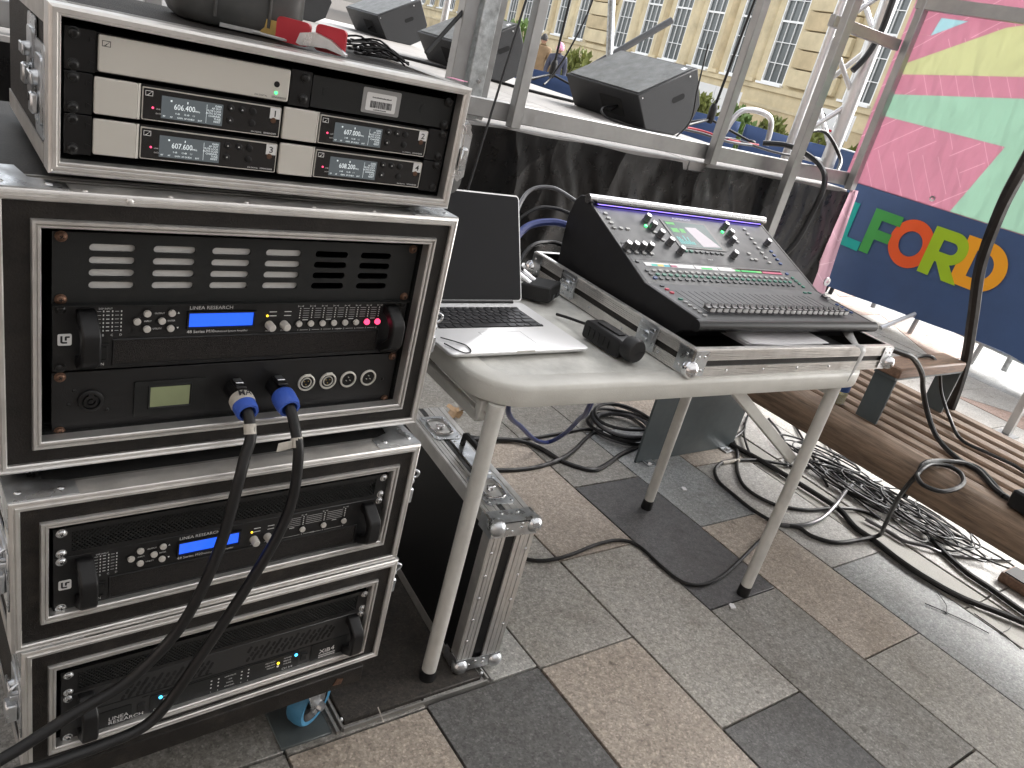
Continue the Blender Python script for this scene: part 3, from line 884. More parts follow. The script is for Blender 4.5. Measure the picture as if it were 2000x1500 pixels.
# --- small case on top holding the radio receivers, turned a little
TOPO = (0.0141, 0.0208, 1.215)
TYAW = -0.0398
ct = flight_case('rack_case', 'small shallow rack case on top of the stack, holding the wireless receivers', -0.024, 0.489, -0.152, 0.0185, -0.018, 0.36,
                 -0.0135, 0.478, -0.1395, 0.0085, 'plyrough', rz=TYAW, org=TOPO, rimw=0.009, edge=0.008, corners=False, flat=False)
b = B()
for xx in (.02, .44):
    for yy in (.05, .30):
        b.cyl((xx, yy, -.163), (xx, yy, -.152), .02, .022, 14)
b.build('rubber_foot', 'rubber', ct)
butterfly_latch(ct, -0.024, 0.10, -0.055, -1)
butterfly_latch(ct, -0.024, 0.035, -0.075, -1)
# right hand catch, standing proud of the case
b = B()
pl = [(0, -.05), (.012, -.058), (.022, -.05), (.022, .012), (.010, .030), (0, .03)]
b.prism(pl, (.4895, -.010, -.055), (1, 0, 0), (0, 0, 1), (0, .002, 0))
b.box(.492, .505, -.022, -.010, -.095, -.062, .003)
b.cyl((.500, -.0125, -.034), (.500, -.0101, -.034), .006, .006, 12)
b.cyl((.5005, -.0125, -.098), (.5005, -.0101, -.098), .0035, .0035, 10)
b.build('catch', 'zinc', ct)
b = B(); b.lathe([(.004, 0), (.019, .001), (.021, .006), (.019, .012), (.008, .014)], (.498, .012, -.115), (.3, -1, 0), 20); b.build('catch_ring', 'bag', ct)
b = B()
pr = [(.484, -.0225, -.03), (.4895, -.0225, -.035), (.4905, -.0225, -.045), (.4905, -.0225, -.09), (.489, -.0225, -.1), (.484, -.0225, -.104)]
b.tube(pr, .0014, 6, 3); b.build('lip_wire', 'alubright', ct)
# ------------------------------------------------------------------ rack equipment
def screw_mesh(kind):
    b = B()
    b.lathe([(.0066, 0), (.0066, .001), (.0062, .0012)], (0, 0, 0), (0, -1, 0), 14, False, True)
    b.lathe([(.0052, .0012), (.0050, .0028), (.0036, .0041), (.0020, .0045)], (0, 0, 0), (0, -1, 0), 14, False, True)
    b.m = 1
    b.box(-.0024, .0024, -.0047, -.0040, -.0005, .0005); b.box(-.0005, .0005, -.0048, -.0040, -.0024, .0024)
    return b.mesh('screw', [kind, 'void'])
SCREW = {k: screw_mesh(k) for k in ('screw', 'screwrust', 'screwzinc')}

def screws(t, pts, kind):
    for (x, z) in pts:
        put('screw', SCREW[kind], t, (x, -.0035, z), (0, random.uniform(0, 1.5), 0))

RW = 0.4651
def ears(u):
    h = u * .04445
    return [(0, .00635), (0, h - .00635), (RW, .00635), (RW, h - .00635)]

def rack_thing(name, label, cat, x, y, z, group=None, rz=0):
    return thing(name, label, cat, (x, y, z), rz, group)

# slotted vent panel of the middle case
M['btnw2'] = mat('pale_grey_sheet', (.62, .62, .60), .4, vary=.08, vscale=20)
def slotted_panel():
    t = rack_thing('vent_panel', 'dark grey rack panel with six columns of horizontal slots', 'rack panel', 0, 0, .9111)
    h = .0889
    cols = [.029 + .0703 * k for k in range(6)]
    rows = [.0700, .0545, .0390, .0235]
    # panel built as strips so that the slots are real openings
    sl, sh = .0498, .0092
    b = B()
    y0, y1 = -.0030, 0
    zs = sorted([(z - sh / 2, z + sh / 2) for z in rows])
    cur = .0012
    for (za, zb) in zs:
        b.box(-.0088, .4739, y0, y1, cur, za)
        xc = -.0088
        for c in cols:
            b.box(xc, c, y0, y1, za, zb)
            xc = c + sl
        b.box(xc, .4739, y0, y1, za, zb)
        # rounded slot ends
        r = sh / 2
        for c in cols:
            for (cx, sgn) in ((c + r, -1), (c + sl - r, 1)):
                for sz in (-1, 1):
                    P = [(cx + sgn * r, (za + zb) / 2 + sz * r)]
                    for k in range(5):
                        a = R(90 * k / 4)
                        P.append((cx + sgn * r * math.sin(a), (za + zb) / 2 + sz * r * math.cos(a)))
                    b.prism(P, (0, y0, 0), UX, UZ, (0, y1 - y0, 0))
        cur = zb
    b.box(-.0088, .4739, y0, y1, cur, h - .0012)
    b.build('faceplate', 'powdergrey', t, smooth=False)
    b = B(); b.box(-.0088, .4739, -.012, -.0031, .0, .0011); b.build('folded_lip', 'powdergrey', t)
    # pale backing sheet behind the four left columns, seen through the slots
    b = B(); b.box(.012, .306, .0015, .003, .008, .080); b.build('backing_sheet', 'btnw2', t)
    screws(t, ears(2), 'screwrust')
    return t
slotted_panel()

def handle(t, x, z0, z1, side):
    """deep black rack handle"""
    b = B()
    w = .0105
    P = [(0, z0), (-.012, z0), (-.036, z0 + .016), (-.040, z0 + .024), (-.040, z1 - .024), (-.036, z1 - .016), (-.012, z1), (0, z1),
         (0, z1 - .016), (-.014, z1 - .018), (-.026, z1 - .030), (-.026, z0 + .030), (-.014, z0 + .018), (0, z0 + .016)]
    b.prism(P, (x - w, 0, 0), (0, 1, 0), (0, 0, 1), (2 * w, 0, 0))
    o = b.build('handle', 'blackpl', t)
    md = o.modifiers.new('bev', 'BEVEL'); md.width = .0025; md.segments = 2; md.limit_method = 'ANGLE'
    return o

def disc_mesh(name, r, h, m, dome=.3, n=16):
    b = B()
    b.lathe([(r, 0), (r, h * (1 - dome)), (r * .86, h), (r * .3, h * 1.06)], (0, 0, 0), (0, -1, 0), n, False, True)
    return b.mesh(name, m)
BTN = disc_mesh('button', .0046, .004, 'btnw')
BTNR = disc_mesh('button', .0046, .004, 'ledred')
def ring_mesh():
    b = B(); b.lathe([(.0066, 0), (.0066, .0012), (.0050, .0012)], (0, 0, 0), (0, -1, 0), 16, False, False); return b.mesh('bezel', 'blackpl')
BEZ = ring_mesh()
ENC = None
def enc_mesh():
    b = B(); b.lathe([(.0062, 0), (.0060, .003), (.0056, .012), (.0046, .0135), (.001, .0138)], (0, 0, 0), (0, -1, 0), 18, False, True); return b.mesh('encoder_knob', 'btnw')
ENC = enc_mesh()

def lr_logo(t, x, z, s):
    b = B()
    b.prism(rrect(0, s, 0, s, s * .14), (x, -.0046, z), UX, UZ, (0, .0008, 0))
    lg = b.build('emblem', 'white', t)
    b = B()
    k = s / 10
    for P in ([(1.9, 8.4), (3.4, 8.4), (3.4, 3.5), (4.4, 3.2), (6.7, 3.2), (6.7, 1.8), (3.4, 1.8), (2.3, 2.3), (1.9, 3.2)],
              [(5.0, 7.4), (5.6, 8.1), (8.5, 8.1), (8.5, 6.7), (6.5, 6.7), (6.5, 4.4), (5.0, 4.4)]):
        b.prism([(a * k, c * k) for a, c in P], (x, -.0049, z), UX, UZ, (0, .0002, 0))
    b.build('emblem_glyph', 'ink', lg)

def ls_amp(x, y, z, label, model, mutes, skind, lit=()):
    t = rack_thing('amplifier', label, 'amplifier', x, y, z)
    b = B(); b.box(-.0088, .4739, -.0035, .03, .0012, .0877, .0008); b.build('faceplate', 'powder', t)
    b = B(); b.box(.0, .4651, .03, .36, .004, .085); b.build('chassis', 'powder', t)
    # recessed foam grille
    b = B(); b.frame(.059, .429, .0075, .040, [(0, -.0035), (0, -.0050), (.0012, -.0052), (.0022, -.0045), (.0022, -.0035)]); b.build('grille_frame', 'powder', t)
    b = B(); b.box(.0592, .4288, -.0042, -.0036, .0077, .0398); b.build('grille_foam', 'foam', t)
    # display
    b = B(); b.frame(.147, .2315, .0555, .0745, [(0, -.0037), (.0006, -.0068), (.0028, -.0068), (.0034, -.0036)]); d = b.build('display_bezel', 'blackpl', t)
    b = B(); b.box(.147, .2315, -.0045, -.0036, .0555, .0745); b.build('display', 'lcdblue', t)
    for (bx, bz) in ((.0955, .0755), (.125, .0755), (.084, .065), (.1135, .065), (.0960, .0545), (.1245, .0545)):
        put('button_bezel', BEZ, t, (bx, -.0035, bz)); put('button', BTN, t, (bx, -.0035, bz))
    for bx in (.2555, .277):
        put('encoder_knob', ENC, t, (bx, -.0035, .0548))
    for i, mx in enumerate(mutes):
        put('button_bezel', BEZ, t, (mx, -.0035, .0555)); put('mute_button', BTNR if i in lit else BTN, t, (mx, -.0035, .0555))
    # rocker switch
    b = B(); b.frame(.0385, .0500, .0145, .0335, [(0, -.0036), (0, -.006), (.0025, -.006), (.003, -.0036)])
    b.prism([(-.0037, .0145), (-.0045, .0145), (-.0065, .024), (-.009, .0335), (-.0037, .0335)], (.0385, 0, 0), (0, 1, 0), UZ, (.0115, 0, 0)); b.build('rocker_switch', 'blackmatte', t)
    # printed legends
    b = B(); y0 = -.0039
    b.text('LINEA RESEARCH', .1465, y0, .0797, .0068, 1.08)
    b.text(model, .1455, y0, .0462, .0062)
    b.text('Advanced System Amplifier', .1815, y0, .0464, .0040)
    b.text('ON', .0400, y0, .0065, .0052)
    b.text('DSP INPUT', .0405, y0, .0815, .0032)
    for (tx, tz, s) in ((.1045, .0742, 'OUTPUT'), (.0925, .0637, 'INPUT'), (.1205, .0637, 'ENTER'), (.103, .0532, 'UTILITY')):
        b.text(s, tx, y0, tz, .0031)
    for (tz, up) in ((.0755, 1), (.0545, -1)):
        b.prism([(-.0014, -.0012 * up), (.0014, -.0012 * up), (0, .0014 * up)], (.1335, y0, tz), UX, UZ, (0, .0002, 0))
    for i, c in enumerate('ABCD'):
        cx = .036 + .0100 * i
        b.text(c, cx, y0, .0462, .0042, align='CENTER')
        for k in range(6):
            zz = .0525 + k * .0051
            b.box(cx - .0007, cx + .0007, y0 - .0002, y0, zz, zz + .0022)
            if i in (0, 2):
                b.box(cx + .0028, cx + .0072, y0 - .0001, y0, zz + .0008, zz + .0013)
            if i == 1:
                b.box(cx + .0030, cx + .0066, y0 - .0001, y0, zz + .0004, zz + .0016)
    b.text('ADJUST', .2555, y0, .0450, .0026, align='CENTER'); b.text('SELECT', .277, y0, .0450, .0026, align='CENTER')
    for tx in (.252, .2735):
        for tz in (.0737, .0678):
            b.box(tx + .0022, tx + .0125, y0 - .0001, y0, tz, tz + .0011)
    n = len(mutes)
    for i, mx in enumerate(mutes):
        b.text(str(i + 1), mx, y0, .0442, .0036, align='CENTER')
        b.box(mx - .0035, mx - .0008, y0 - .0001, y0, .0818, .0823); b.box(mx + .0008, mx + .0035, y0 - .0001, y0, .0818, .0823)
        b.box(mx - .004, mx - .0036, y0 - .0001, y0, .0806, .0836); b.box(mx + .0036, mx + .004, y0 - .0001, y0, .0806, .0836)
        for k in range(5):
            zz = .0638 + k * .0035
            b.box(mx - .0007, mx + .0007, y0 - .0002, y0, zz, zz + .0016)
            if i < n - 1:
                m2 = mutes[i + 1]
                b.box(mx + .0045, m2 - .0045, y0 - .0001, y0, zz + .0005, zz + .0009)
        if i < n - 1 and i % 2 == 0:
            b.box((mx + mutes[i + 1]) / 2 - .004, (mx + mutes[i + 1]) / 2 + .004, y0 - .0001, y0, .0605, .0616)
        if i < n - 1:
            b.box(mx + .003, mutes[i + 1] - .003, y0 - .0001, y0, .0452, .0456)
    b.text('MUTE', (mutes[n // 2 - 1] + mutes[n // 2]) / 2, y0 - .0003, .0443, .003, align='CENTER')
    b.build('lettering', 'white', t, smooth=False)
    b = B(); b.disc(.2515, .0685, .0016, -.0035, -.0045, 8); b.build('lamp', 'ledyel', t)
    lr_logo(t, -.0030, .036, .0150)
    handle(t, .0265, .006, .083, -1)
    handle(t, .4445, .006, .083, 1)
    screws(t, ears(2), skind)
    return t

ls_amp(0, 0, .8222, 'black amplifier with blue display and two lit red buttons, middle case', '48 Series M10', [.299 + .0181 * i for i in range(8)], 'screw', (6, 7))
ls_amp(-.0065, -.0509, .4935, 'black amplifier with blue display and four unlit buttons, second case', '44 Series M20', [.2975 + .0357 * i for i in range(4)], 'screwzinc')

def mesh_panel(x, y, z, label):
    t = rack_thing('mesh_vent_panel', label, 'rack panel', x, y, z)
    h = .04445
    b = B(); b.frame(.012, .4531, .0065, h - .0065, [(0, -.003), (0, 0), (.0068, 0), (.0068, -.003)])
    b.box(-.0088, .0052, -.003, 0, .0005, h - .0005); b.box(.46, .4739, -.003, 0, .0005, h - .0005)
    b.build('panel_border', 'powder', t)
    # diamond expanded mesh: two families of slanted strips
    b = B()
    p = .0062
    zz0, zz1 = .0065, h - .0065
    H = zz1 - zz0
    n = int((.4531 - .012 + H) / p) + 1
    for fam in (1, -1):
        for i in range(n):
            xs = .012 + i * p
            xa, xb = (xs - H, xs) if fam > 0 else (xs, xs - H)
            w = .0011
            def cl(q):
                return min(max(q, .012), .4531)
            za, zb = zz0, zz1
            P = [(xa - w, za), (xa + w, za), (xb + w, zb), (xb - w, zb)]
            # clip to panel
            lo, hi = .012, .4531
            Q = []
            for k in range(4):
                (ax, az), (bx, bz) = P[k], P[(k + 1) % 4]
                for (cx_, sg) in ():
                    pass
                Q.append((ax, az))
            if min(xa, xb) < lo:
                tt = (lo - xa) / (xb - xa)
                zc = za + (zb - za) * tt
                if fam > 0:
                    P = [(lo, zc), (lo + w, zc - .001), (xb + w, zb), (xb - w, zb)]
                else:
                    P = [(xa - w, za), (xa + w, za), (lo + w, zc + .001), (lo, zc)]
            if max(xa, xb) > hi:
                tt = (hi - xa) / (xb - xa)
                zc = za + (zb - za) * tt
                if fam > 0:
                    P = [(xa - w, za), (xa + w, za), (hi, zc), (hi - w, zc)]
                else:
                    P = [(hi - w, zc), (hi, zc), (xb + w, zb), (xb - w, zb)]
            b.prism(P, (0, -.0026 + (.0006 if fam > 0 else 0), 0), UX, UZ, (0, .0012, 0))
    struct(b.build('expanded_mesh', 'powdergrey', t, smooth=False), 'stuff')
    b = B(); b.box(-.004, .469, .03, .032, 0, h); b.build('dark_backing', 'void', t)
    screws(t, ears(1), 'screwzinc')
    return t
mesh_panel(-.0065, -.0509, .5824, 'narrow black mesh vent panel in the second case from the bottom')
mesh_panel(.0044, -.0487, .3346, 'narrow black mesh vent panel in the lowest case')

# amplifier in the lowest case, with slanted vents
M['lowface'] = mat('satin_black_front', (.022, .022, .0225), .45, bump=.1, bscale=900)
def low_amp():
    t = rack_thing('amplifier', 'black amplifier with slanted vents and blue lamps, in the lowest case', 'amplifier', .0044, -.0487, .2457)
    b = B(); b.box(-.0088, .4739, -.0035, .03, .0012, .0877, .0008); b.build('faceplate', 'lowface', t)
    b = B(); b.box(0, .4651, .03, .36, .004, .085); b.build('chassis', 'powder', t)
    hx = B()
    def hexes(x0, x1, z0, z1, slant):
        z = z0
        r = 0
        while z < z1:
            x = x0 + (r % 2) * .006
            k = 0
            while x < x1:
                lo = (r * 7 + k * 3) % 5
                ln = .004 if lo < 3 else .008
                P = [(-.0026, 0), (-.0013, -.0026), (.0013, -.0026), (.0026, 0), (.0026 + slant * ln, ln), (.0013 + slant * ln, ln + .0026), (-.0013 + slant * ln, ln + .0026), (-.0026 + slant * ln, ln)]
                hx.prism(P, (x, -.0038, z), UX, UZ, (0, .0003, 0))
                x += .0095 if lo < 3 else .0115
                k += 1
            z += .0095
            r += 1
    hexes(.072, .205, .050, .074, .45)
    hexes(.262, .415, .050, .074, .45)
    hx.build('vent_hole', 'void', t, smooth=False)
    b = B()
    b.box(.035, .205, -.0045, -.0035, .046, .0468); b.box(.10, .455, -.0045, -.0035, .040, .0406)
    b.prism(rrect(.030, .086, .002, .034, .003), (0, -.0048, 0), UX, UZ, (0, .0012, 0))
    b.prism(rrect(.112, .355, .002, .0375, .003), (0, -.0048, 0), UX, UZ, (0, .0012, 0))
    b.prism(rrect(.377, .446, .003, .040, .003), (0, -.0048, 0), UX, UZ, (0, .0012, 0))
    b.build('relief_panel', 'powdergrey', t)
    for xx in (.0995, .3640):
        b = B(); b.prism([(-.0037, .012), (-.006, .013), (-.0045, .0205), (-.008, .028), (-.0037, .029)], (xx - .005, 0, 0), (0, 1, 0), UZ, (.010, 0, 0)); b.build('rocker_switch', 'blackmatte', t)
    b = B(); y0 = -.0051
    b.text('LINEA', .0535, y0, .0135, .0095, 1.1); b.text('RESEARCH', .0535, y0, .0052, .0095, 1.1)
    b.text('CH 1/2', .117, y0, .0045, .0065); b.text('CH 3/4', .3255, y0, .0045, .0065)
    b.text('XiB', .3935, y0, .0150, .0125, 1.15, bold=.012)
    for k in range(2):
        xx = .3935
        while xx < .424:
            w = random.uniform(.0012, .0022); b.box(xx, xx + w, y0 - .0002, y0, .0095 - .0045 * k, .0122 - .0045 * k); xx += w + .0007
    b.text('4', .4155, y0, .0150, .0150)
    for x_, ss in ((.131, ('POWER', 'BRIDGE', 'ONLINE')), (.327, ('POWER', 'BRIDGE', 'ONLINE'))):
        for k, s in enumerate(ss):
            b.text(s, x_, y0, .0285 - .0062 * k, .0040)
    for k, s in enumerate(('PROTECT', 'USER DSP', 'DEFEAT')):
        b.text(s, .312, y0, .0285 - .0062 * k, .0040, align='RIGHT')
    for k, s in enumerate(('LIMIT/MUTE', '-6dB', 'SIGNAL', 'CHANNEL')):
        b.text(s, .2355, y0, .0285 - .0070 * k, .0036, align='CENTER')
    for i, xx in enumerate((.205, .2165, .2545, .266)):
        b.text(str(i + 1), xx, y0, .0045, .0042, align='CENTER')
        for k in range(3):
            b.disc(xx, .0300 - .0075 * k, .0015, y0 + .0002, y0, 6)
    b.disc(.3175, .0165, .0022, y0 + .0002, y0 - .0003, 10)
    b.build('lettering', 'white', t, smooth=False)
    b = B()
    for xx in (.127, .349):
        b.disc(xx, .0300, .0028, -.0048, -.006, 10)
    b.build('lamp', 'ledblue', t)
    b = B(); b.disc(.3175, .0235, .0024, -.0048, -.006, 10); b.build('lamp', 'ledyel', t)
    lr_logo(t, .0385, .0048, .0125)
    handle(t, .0225, .003, .086, -1)
    handle(t, .4475, .003, .086, 1)
    screws(t, ears(2), 'screwzinc')
low_amp()

# patch panel at the bottom of the middle case
def patch_panel():
    t = rack_thing('patch_panel', 'black patch panel with green grey display and round connectors', 'patch panel', 0, 0, .7333)
    b = B(); b.box(-.0088, .4739, -.003, 0, .0012, .0877, .0006); b.build('faceplate', 'powder', t)
    # display module
    b = B(); b.prism(rrect(.085, .177, .0180, .0690, .002), (0, -.0031, 0), UX, UZ, (0, -.0022, 0))
    b.frame(.1045, .1545, .0310, .0600, [(0, -.0053), (0, -.0058), (.002, -.007), (.003, -.0053)]); b.build('display_bezel', 'powdergrey', t)
    b = B(); b.box(.1045, .1545, -.0060, -.0053, .0310, .0600); b.build('display', 'lcdgreen', t)
    # round power socket
    x, z = .034, .0470
    b = B(); b.lathe([(.0150, 0), (.0150, .003), (.0125, .0045), (.0105, .0045), (.0105, .001)], (x, -.003, z), (0, -1, 0), 26, False, False)
    b.lathe([(.0085, .0005), (.0085, .005), (.0050, .005), (.0050, .002), (.0030, .002), (.0030, .0045), (.0012, .0048)], (x, -.003, z), (0, -1, 0), 22)
    b.box(x - .003, x + .003, -.0080, -.004, z + .0082, z + .0118)
    b.build('round_socket', 'blackpl', t)
    # xlr sockets
    for i, xx in enumerate((.324, .359, .393, .428)):
        zz = .0478
        b = B(); b.lathe([(.0135, 0), (.0135, .0022), (.0122, .003), (.0112, .003), (.0108, .0008)], (xx, -.003, zz), (0, -1, 0), 26, False, False)
        rg = b.build('xlr_socket', 'rim', t)
        b = B(); b.disc(xx, zz, .0108, -.0030, -.0034, 22)
        if i < 2:
            b.m = 1
            b.lathe([(.0080, .0004), (.0080, .0022), (.0068, .0022), (.0068, .0006)], (xx, -.003, zz), (0, -1, 0), 20, False, False)
            b.box(xx - .0055, xx + .0055, -.0062, -.0034, zz + .0095, zz + .0145, .001)
            b.m = 2
            for k in range(3):
                a = R(90 + 120 * k + 60)
                b.disc(xx + .0036 * math.cos(a), zz + .0036 * math.sin(a), .0011, -.0034, -.0040, 6)
        else:
            b.m = 1
            for k in range(3):
                a = R(90 + 120 * k)
                b.cyl((xx + .0036 * math.cos(a), -.0034, zz + .0036 * math.sin(a)), (xx + .0036 * math.cos(a), -.006, zz + .0036 * math.sin(a)), .0009, .0006, 6)
        b.build('contact_insert', ['blackpl', 'rim', 'brass'], rg)
    b = B()
    for (xx, zz) in ((.0155, .062), (.0535, .0315), (.010, .0430), (.455, .0430)):
        rivets(b, [(xx, -.003, zz)], .0026)
    b.build('rivet', 'screw', t)
    screws(t, ears(2), 'screwrust')
patch_panel()

# ------------------------------------------------------------------ wireless receivers (in the turned case)
TM = Matrix.Translation(TOPO) @ rotz(TYAW)
def tthing(name, label, cat, x, z, group=None):
    return thing(name, label, cat, tuple(TM @ Vector((x, 0, z))), TYAW, group)
U1 = .04445
def front_box(t, name, x0, x1, z0, z1, m='champ', d=.006):
    b = B(); b.prism(rrect(x0, x1, z0, z1, .0022), (0, -.0005, 0), UX, UZ, (0, -d, 0))
    o = b.build(name, m, t)
    md = o.modifiers.new('bev', 'BEVEL'); md.width = .0012; md.segments = 2; md.limit_method = 'ANGLE'
    return o
def s_logo(b, x, z, w, y):
    h = w * .72
    b.frame(x, x + w, z, z + h, [(0, y), (0, y - .0002), (-w * .07, y - .0002), (-w * .07, y)])
    b.prism([(w * .12, h * .12), (w * .42, h * .12), (w * .80, h * .88), (w * .88, h * .88), (w * .58, h * .5), (w * .52, h * .5), (w * .36, h * .25)], (x, y, z), UX, UZ, (0, -.0002, 0))

# antenna splitter, upper left
t = tthing('antenna_splitter', 'plain champagne fronted antenna splitter with one green lamp, top left of the receivers', 'antenna splitter', 0, -U1)
for (xa, xb, xt) in ((-.0088, .021, .0150), (.2365, .2640, .238)):
    b = B(); b.box(xa, xb, -.004, .03, .0006, U1 - .0006, .0006)
    for zz in (.011, .034):
        b.prism([(0, -.0025), (.006, 0), (0, .0025)], (xt, -.0040, zz), UX, UZ, (0, -.0014, 0))
    b.build('mounting_ear', 'blackpl', t)
b = B(); b.box(.019, .237, -.0004, .20, .002, U1 - .002); b.build('body', 'blackpl', t)
front_box(t, 'front', .0232, .2350, .0036, U1 - .0028)
b = B(); s_logo(b, .0265, .0300, .0085, -.0066); b.text('SENNHEISER', .2140, -.0068, .0062, .0033, align='LEFT'); b.text('EW DIGITAL', .1930, -.0068, .0062, .0028); b.build('lettering', 'ink', t, smooth=False)
b = B(); b.disc(.2190, .0225, .0036, -.0064, -.0070, 16); b.build('power_button', 'blackpl', t)
b = B(); b.disc(.2190, .0125, .0019, -.0064, -.0072, 10); b.build('lamp', 'ledgreen', t)
screws(t, [(0, .00635), (0, .0381), (.2545, .0100), (.2545, .0355)], 'screw')

# blanking plate, upper right
t = tthing('blank_plate', 'dark grey blanking plate with barcode sticker beside the champagne splitter', 'rack panel', 0, -U1)
b = B(); b.box(.2652, .4739, -.003, 0, .0020, U1 - .0030, .0006); b.build('plate', 'powdergrey', t)
for xx in (.286, .429):
    b = B(); b.disc(xx, .0235, .0066, -.0030, -.0036, 20); b.build('knockout', 'powdergrey', t)
b = B(); b.prism(rrect(.335, .391, .0065, .0385, .002), (0, -.0031, 0), UX, UZ, (0, -.0006, 0)); st = b.build('tape_patch', 'btng', t)
b = B(); b.prism(rrect(.3405, .3845, .0100, .0330, .002), (0, -.0038, 0), UX, UZ, (0, -.0004, 0)); b.build('sticker', 'white', st)
b = B()
x = .347
while x < .378:
    w = random.choice((.0005, .0008, .0012)); b.box(x, x + w, -.0044, -.0042, .0140, .0228); x += w + random.choice((.0005, .0008))
for (xa, xb, zz, hh) in ((.3525, .3715, .0110, .0016), (.3490, .3770, .0265, .0018)):
    x = xa
    while x < xb:
        w = random.uniform(.0007, .0014); b.box(x, x + w, -.0044, -.0042, zz, zz + hh * random.uniform(.6, 1)); x += w + .0005
b.build('barcode', 'ink', st, smooth=False)
screws(t, [(RW, .00635), (RW, .0381)], 'screw')

def receiver(x, z, num, freq, label, left):
    t = tthing('wireless_receiver', label, 'wireless receiver', x, z, 'wireless receivers in the top case')
    # x is where the champagne block starts
    b = B(); b.box(.001, .210, -.0004, .19, .0025, U1 - .0025); b.build('body', 'blackpl', t)
    front_box(t, 'side_block', 0, .0440, .0030, U1 - .0022)
    b = B(); b.prism([(-.0065, .0440), (-.0030, .0475), (-.0005, .0475), (-.0005, .0440)], (0, 0, .0032), (0, 1, 0), UX, (0, 0, U1 - .0056)); b.build('step', 'champ', t)
    fx0, fx1, fz0, fz1 = .0490, .2095, .0036, .0396
    b = B(); b.prism(rrect(fx0, fx1, fz0, fz1, .0016), (0, -.0006, 0), UX, UZ, (0, -.0034, 0)); b.build('front_frame', 'rim', t)
    b = B(); b.prism(rrect(fx0 + .0011, fx1 - .0011, fz0 + .0011, fz1 - .0011, .001), (0, -.0041, 0), UX, UZ, (0, -.0003, 0)); b.build('glass_front', 'glossblack', t)
    y0 = -.0046
    b = B(); b.box(.0695, .1385, y0 - .0001, y0 + .0001, .0080, .0330); b.build('display', 'lcdgrey', t)
    b = B(); y1 = y0 - .0003
    b.text(freq, .0830, y1, .0195, .0090, .82)
    b.text('MHz', .1065, y1, .0195, .0030)
    for k, s in enumerate(('GAIN', 'AF OUT', 'MUTE LOCK', 'AUTO SCAN', 'CHANNEL', 'TUNE', 'RESET')):
        b.text(s, .1365, y1, .0290 - .0030 * k, .0031, align='RIGHT')
    for k, s in enumerate(('RF', 'AF', 'GAIN', 'AF OUT', 'CH', 'BAT')):
        b.text(s, .0715 + .0078 * k, y1, .0098, .0026)
    for k, s in enumerate(('0 dB', '12 dB', '1.1')):
        b.text(s, .0850 + .0095 * k, y1, .0142, .0026)
    b.box(.1195, .1198, y1 - .0001, y1, .0095, .0305)
    b.disc(.0800, .0285, .0011, y1, y1 - .0001, 8); b.box(.0975, .0985, y1 - .0001, y1, .0275, .0300)
    b.build('display_characters', 'lcdtext', t, smooth=False)
    b = B(); s_logo(b, .0520, .0305, .0080, y0); b.text('LINK', .0640, y0, .0165, .0022); b.text('DATA', .0640, y0, .0115, .0022)
    b.text('EW DIGITAL', .1740, y0, .0062, .0024); b.text('SENNHEISER', .1895, y0, .0062, .0029)
    b.build('lettering', 'white', t, smooth=False)
    b = B(); b.disc(.0605, .0180, .0013, y0 + .0002, y0 - .0002, 8); b.build('lamp', 'ledred', t)
    KN = [(.1475, .0305), (.1610, .0305), (.1740, .0305), (.1475, .0165), (.1740, .0165)]
    b = B()
    for kx, kz in KN:
        b.lathe([(.0042, 0), (.0042, .0008), (.0034, .0012), (.001, .0013)], (kx, y0, kz), (0, -1, 0), 14, False, True)
    b.build('key', 'blackpl', t)
    b = B()
    for kx, kz in KN[:2] + KN[3:4]:
        b.prism([(-.0012, -.0008), (.0012, -.0008), (0, .0012)], (kx, y0 - .0014, kz), UX, UZ, (0, -.0001, 0))
    b.build('key_symbol', 'white', t)
    b = B(); b.disc(.2000, .0235, .0034, y0, y0 - .0008, 14); b.build('power_button', 'screwrust', t)
    b = B(); b.box(.1952, .2080, y0 - .0003, y0, .0255, .0385); lb = b.build('number_label', 'white', t)
    b = B(); b.text(num, .2016, y0 - .0005, .0282, .0105, 1.2, align='CENTER', bold=.01); b.build('number', 'ink', lb, smooth=False)
    if left:
        b = B(); b.box(-.0285, -.001, -.004, .03, .0006, U1 - .0006, .0006)
        for zz in (.011, .034):
            b.prism([(0, -.0025), (.006, 0), (0, .0025)], (-.0075, -.0042, zz), UX, UZ, (0, -.0012, 0))
        b.build('mounting_ear', 'blackpl', t)
        screws(t, [(-.0200, .00635), (-.0200, .0381)], 'screw')
    else:
        b = B(); b.box(.2110, .4739 - .2325, -.004, .03, .0006, U1 - .0006, .0006)
        for zz in (.011, .034):
            b.prism([(0, -.0025), (.006, 0), (0, .0025)], (.2125, -.0042, zz), UX, UZ, (0, -.0012, 0))
        b.build('mounting_ear', 'blackpl', t)
        screws(t, [(RW - .2325, .00635), (RW - .2325, .0381)], 'screw')
receiver(.0200, -2 * U1, '1', '606.400', 'wireless receiver numbered 1, left of the middle row', True)
receiver(.2325, -2 * U1, '2', '607.000', 'wireless receiver numbered 2, right of the middle row', False)
receiver(.0200, -3 * U1, '3', '607.600', 'wireless receiver numbered 3, bottom left', True)
receiver(.2325, -3 * U1, '4', '608.200', 'wireless receiver numbered 4, bottom right', False)

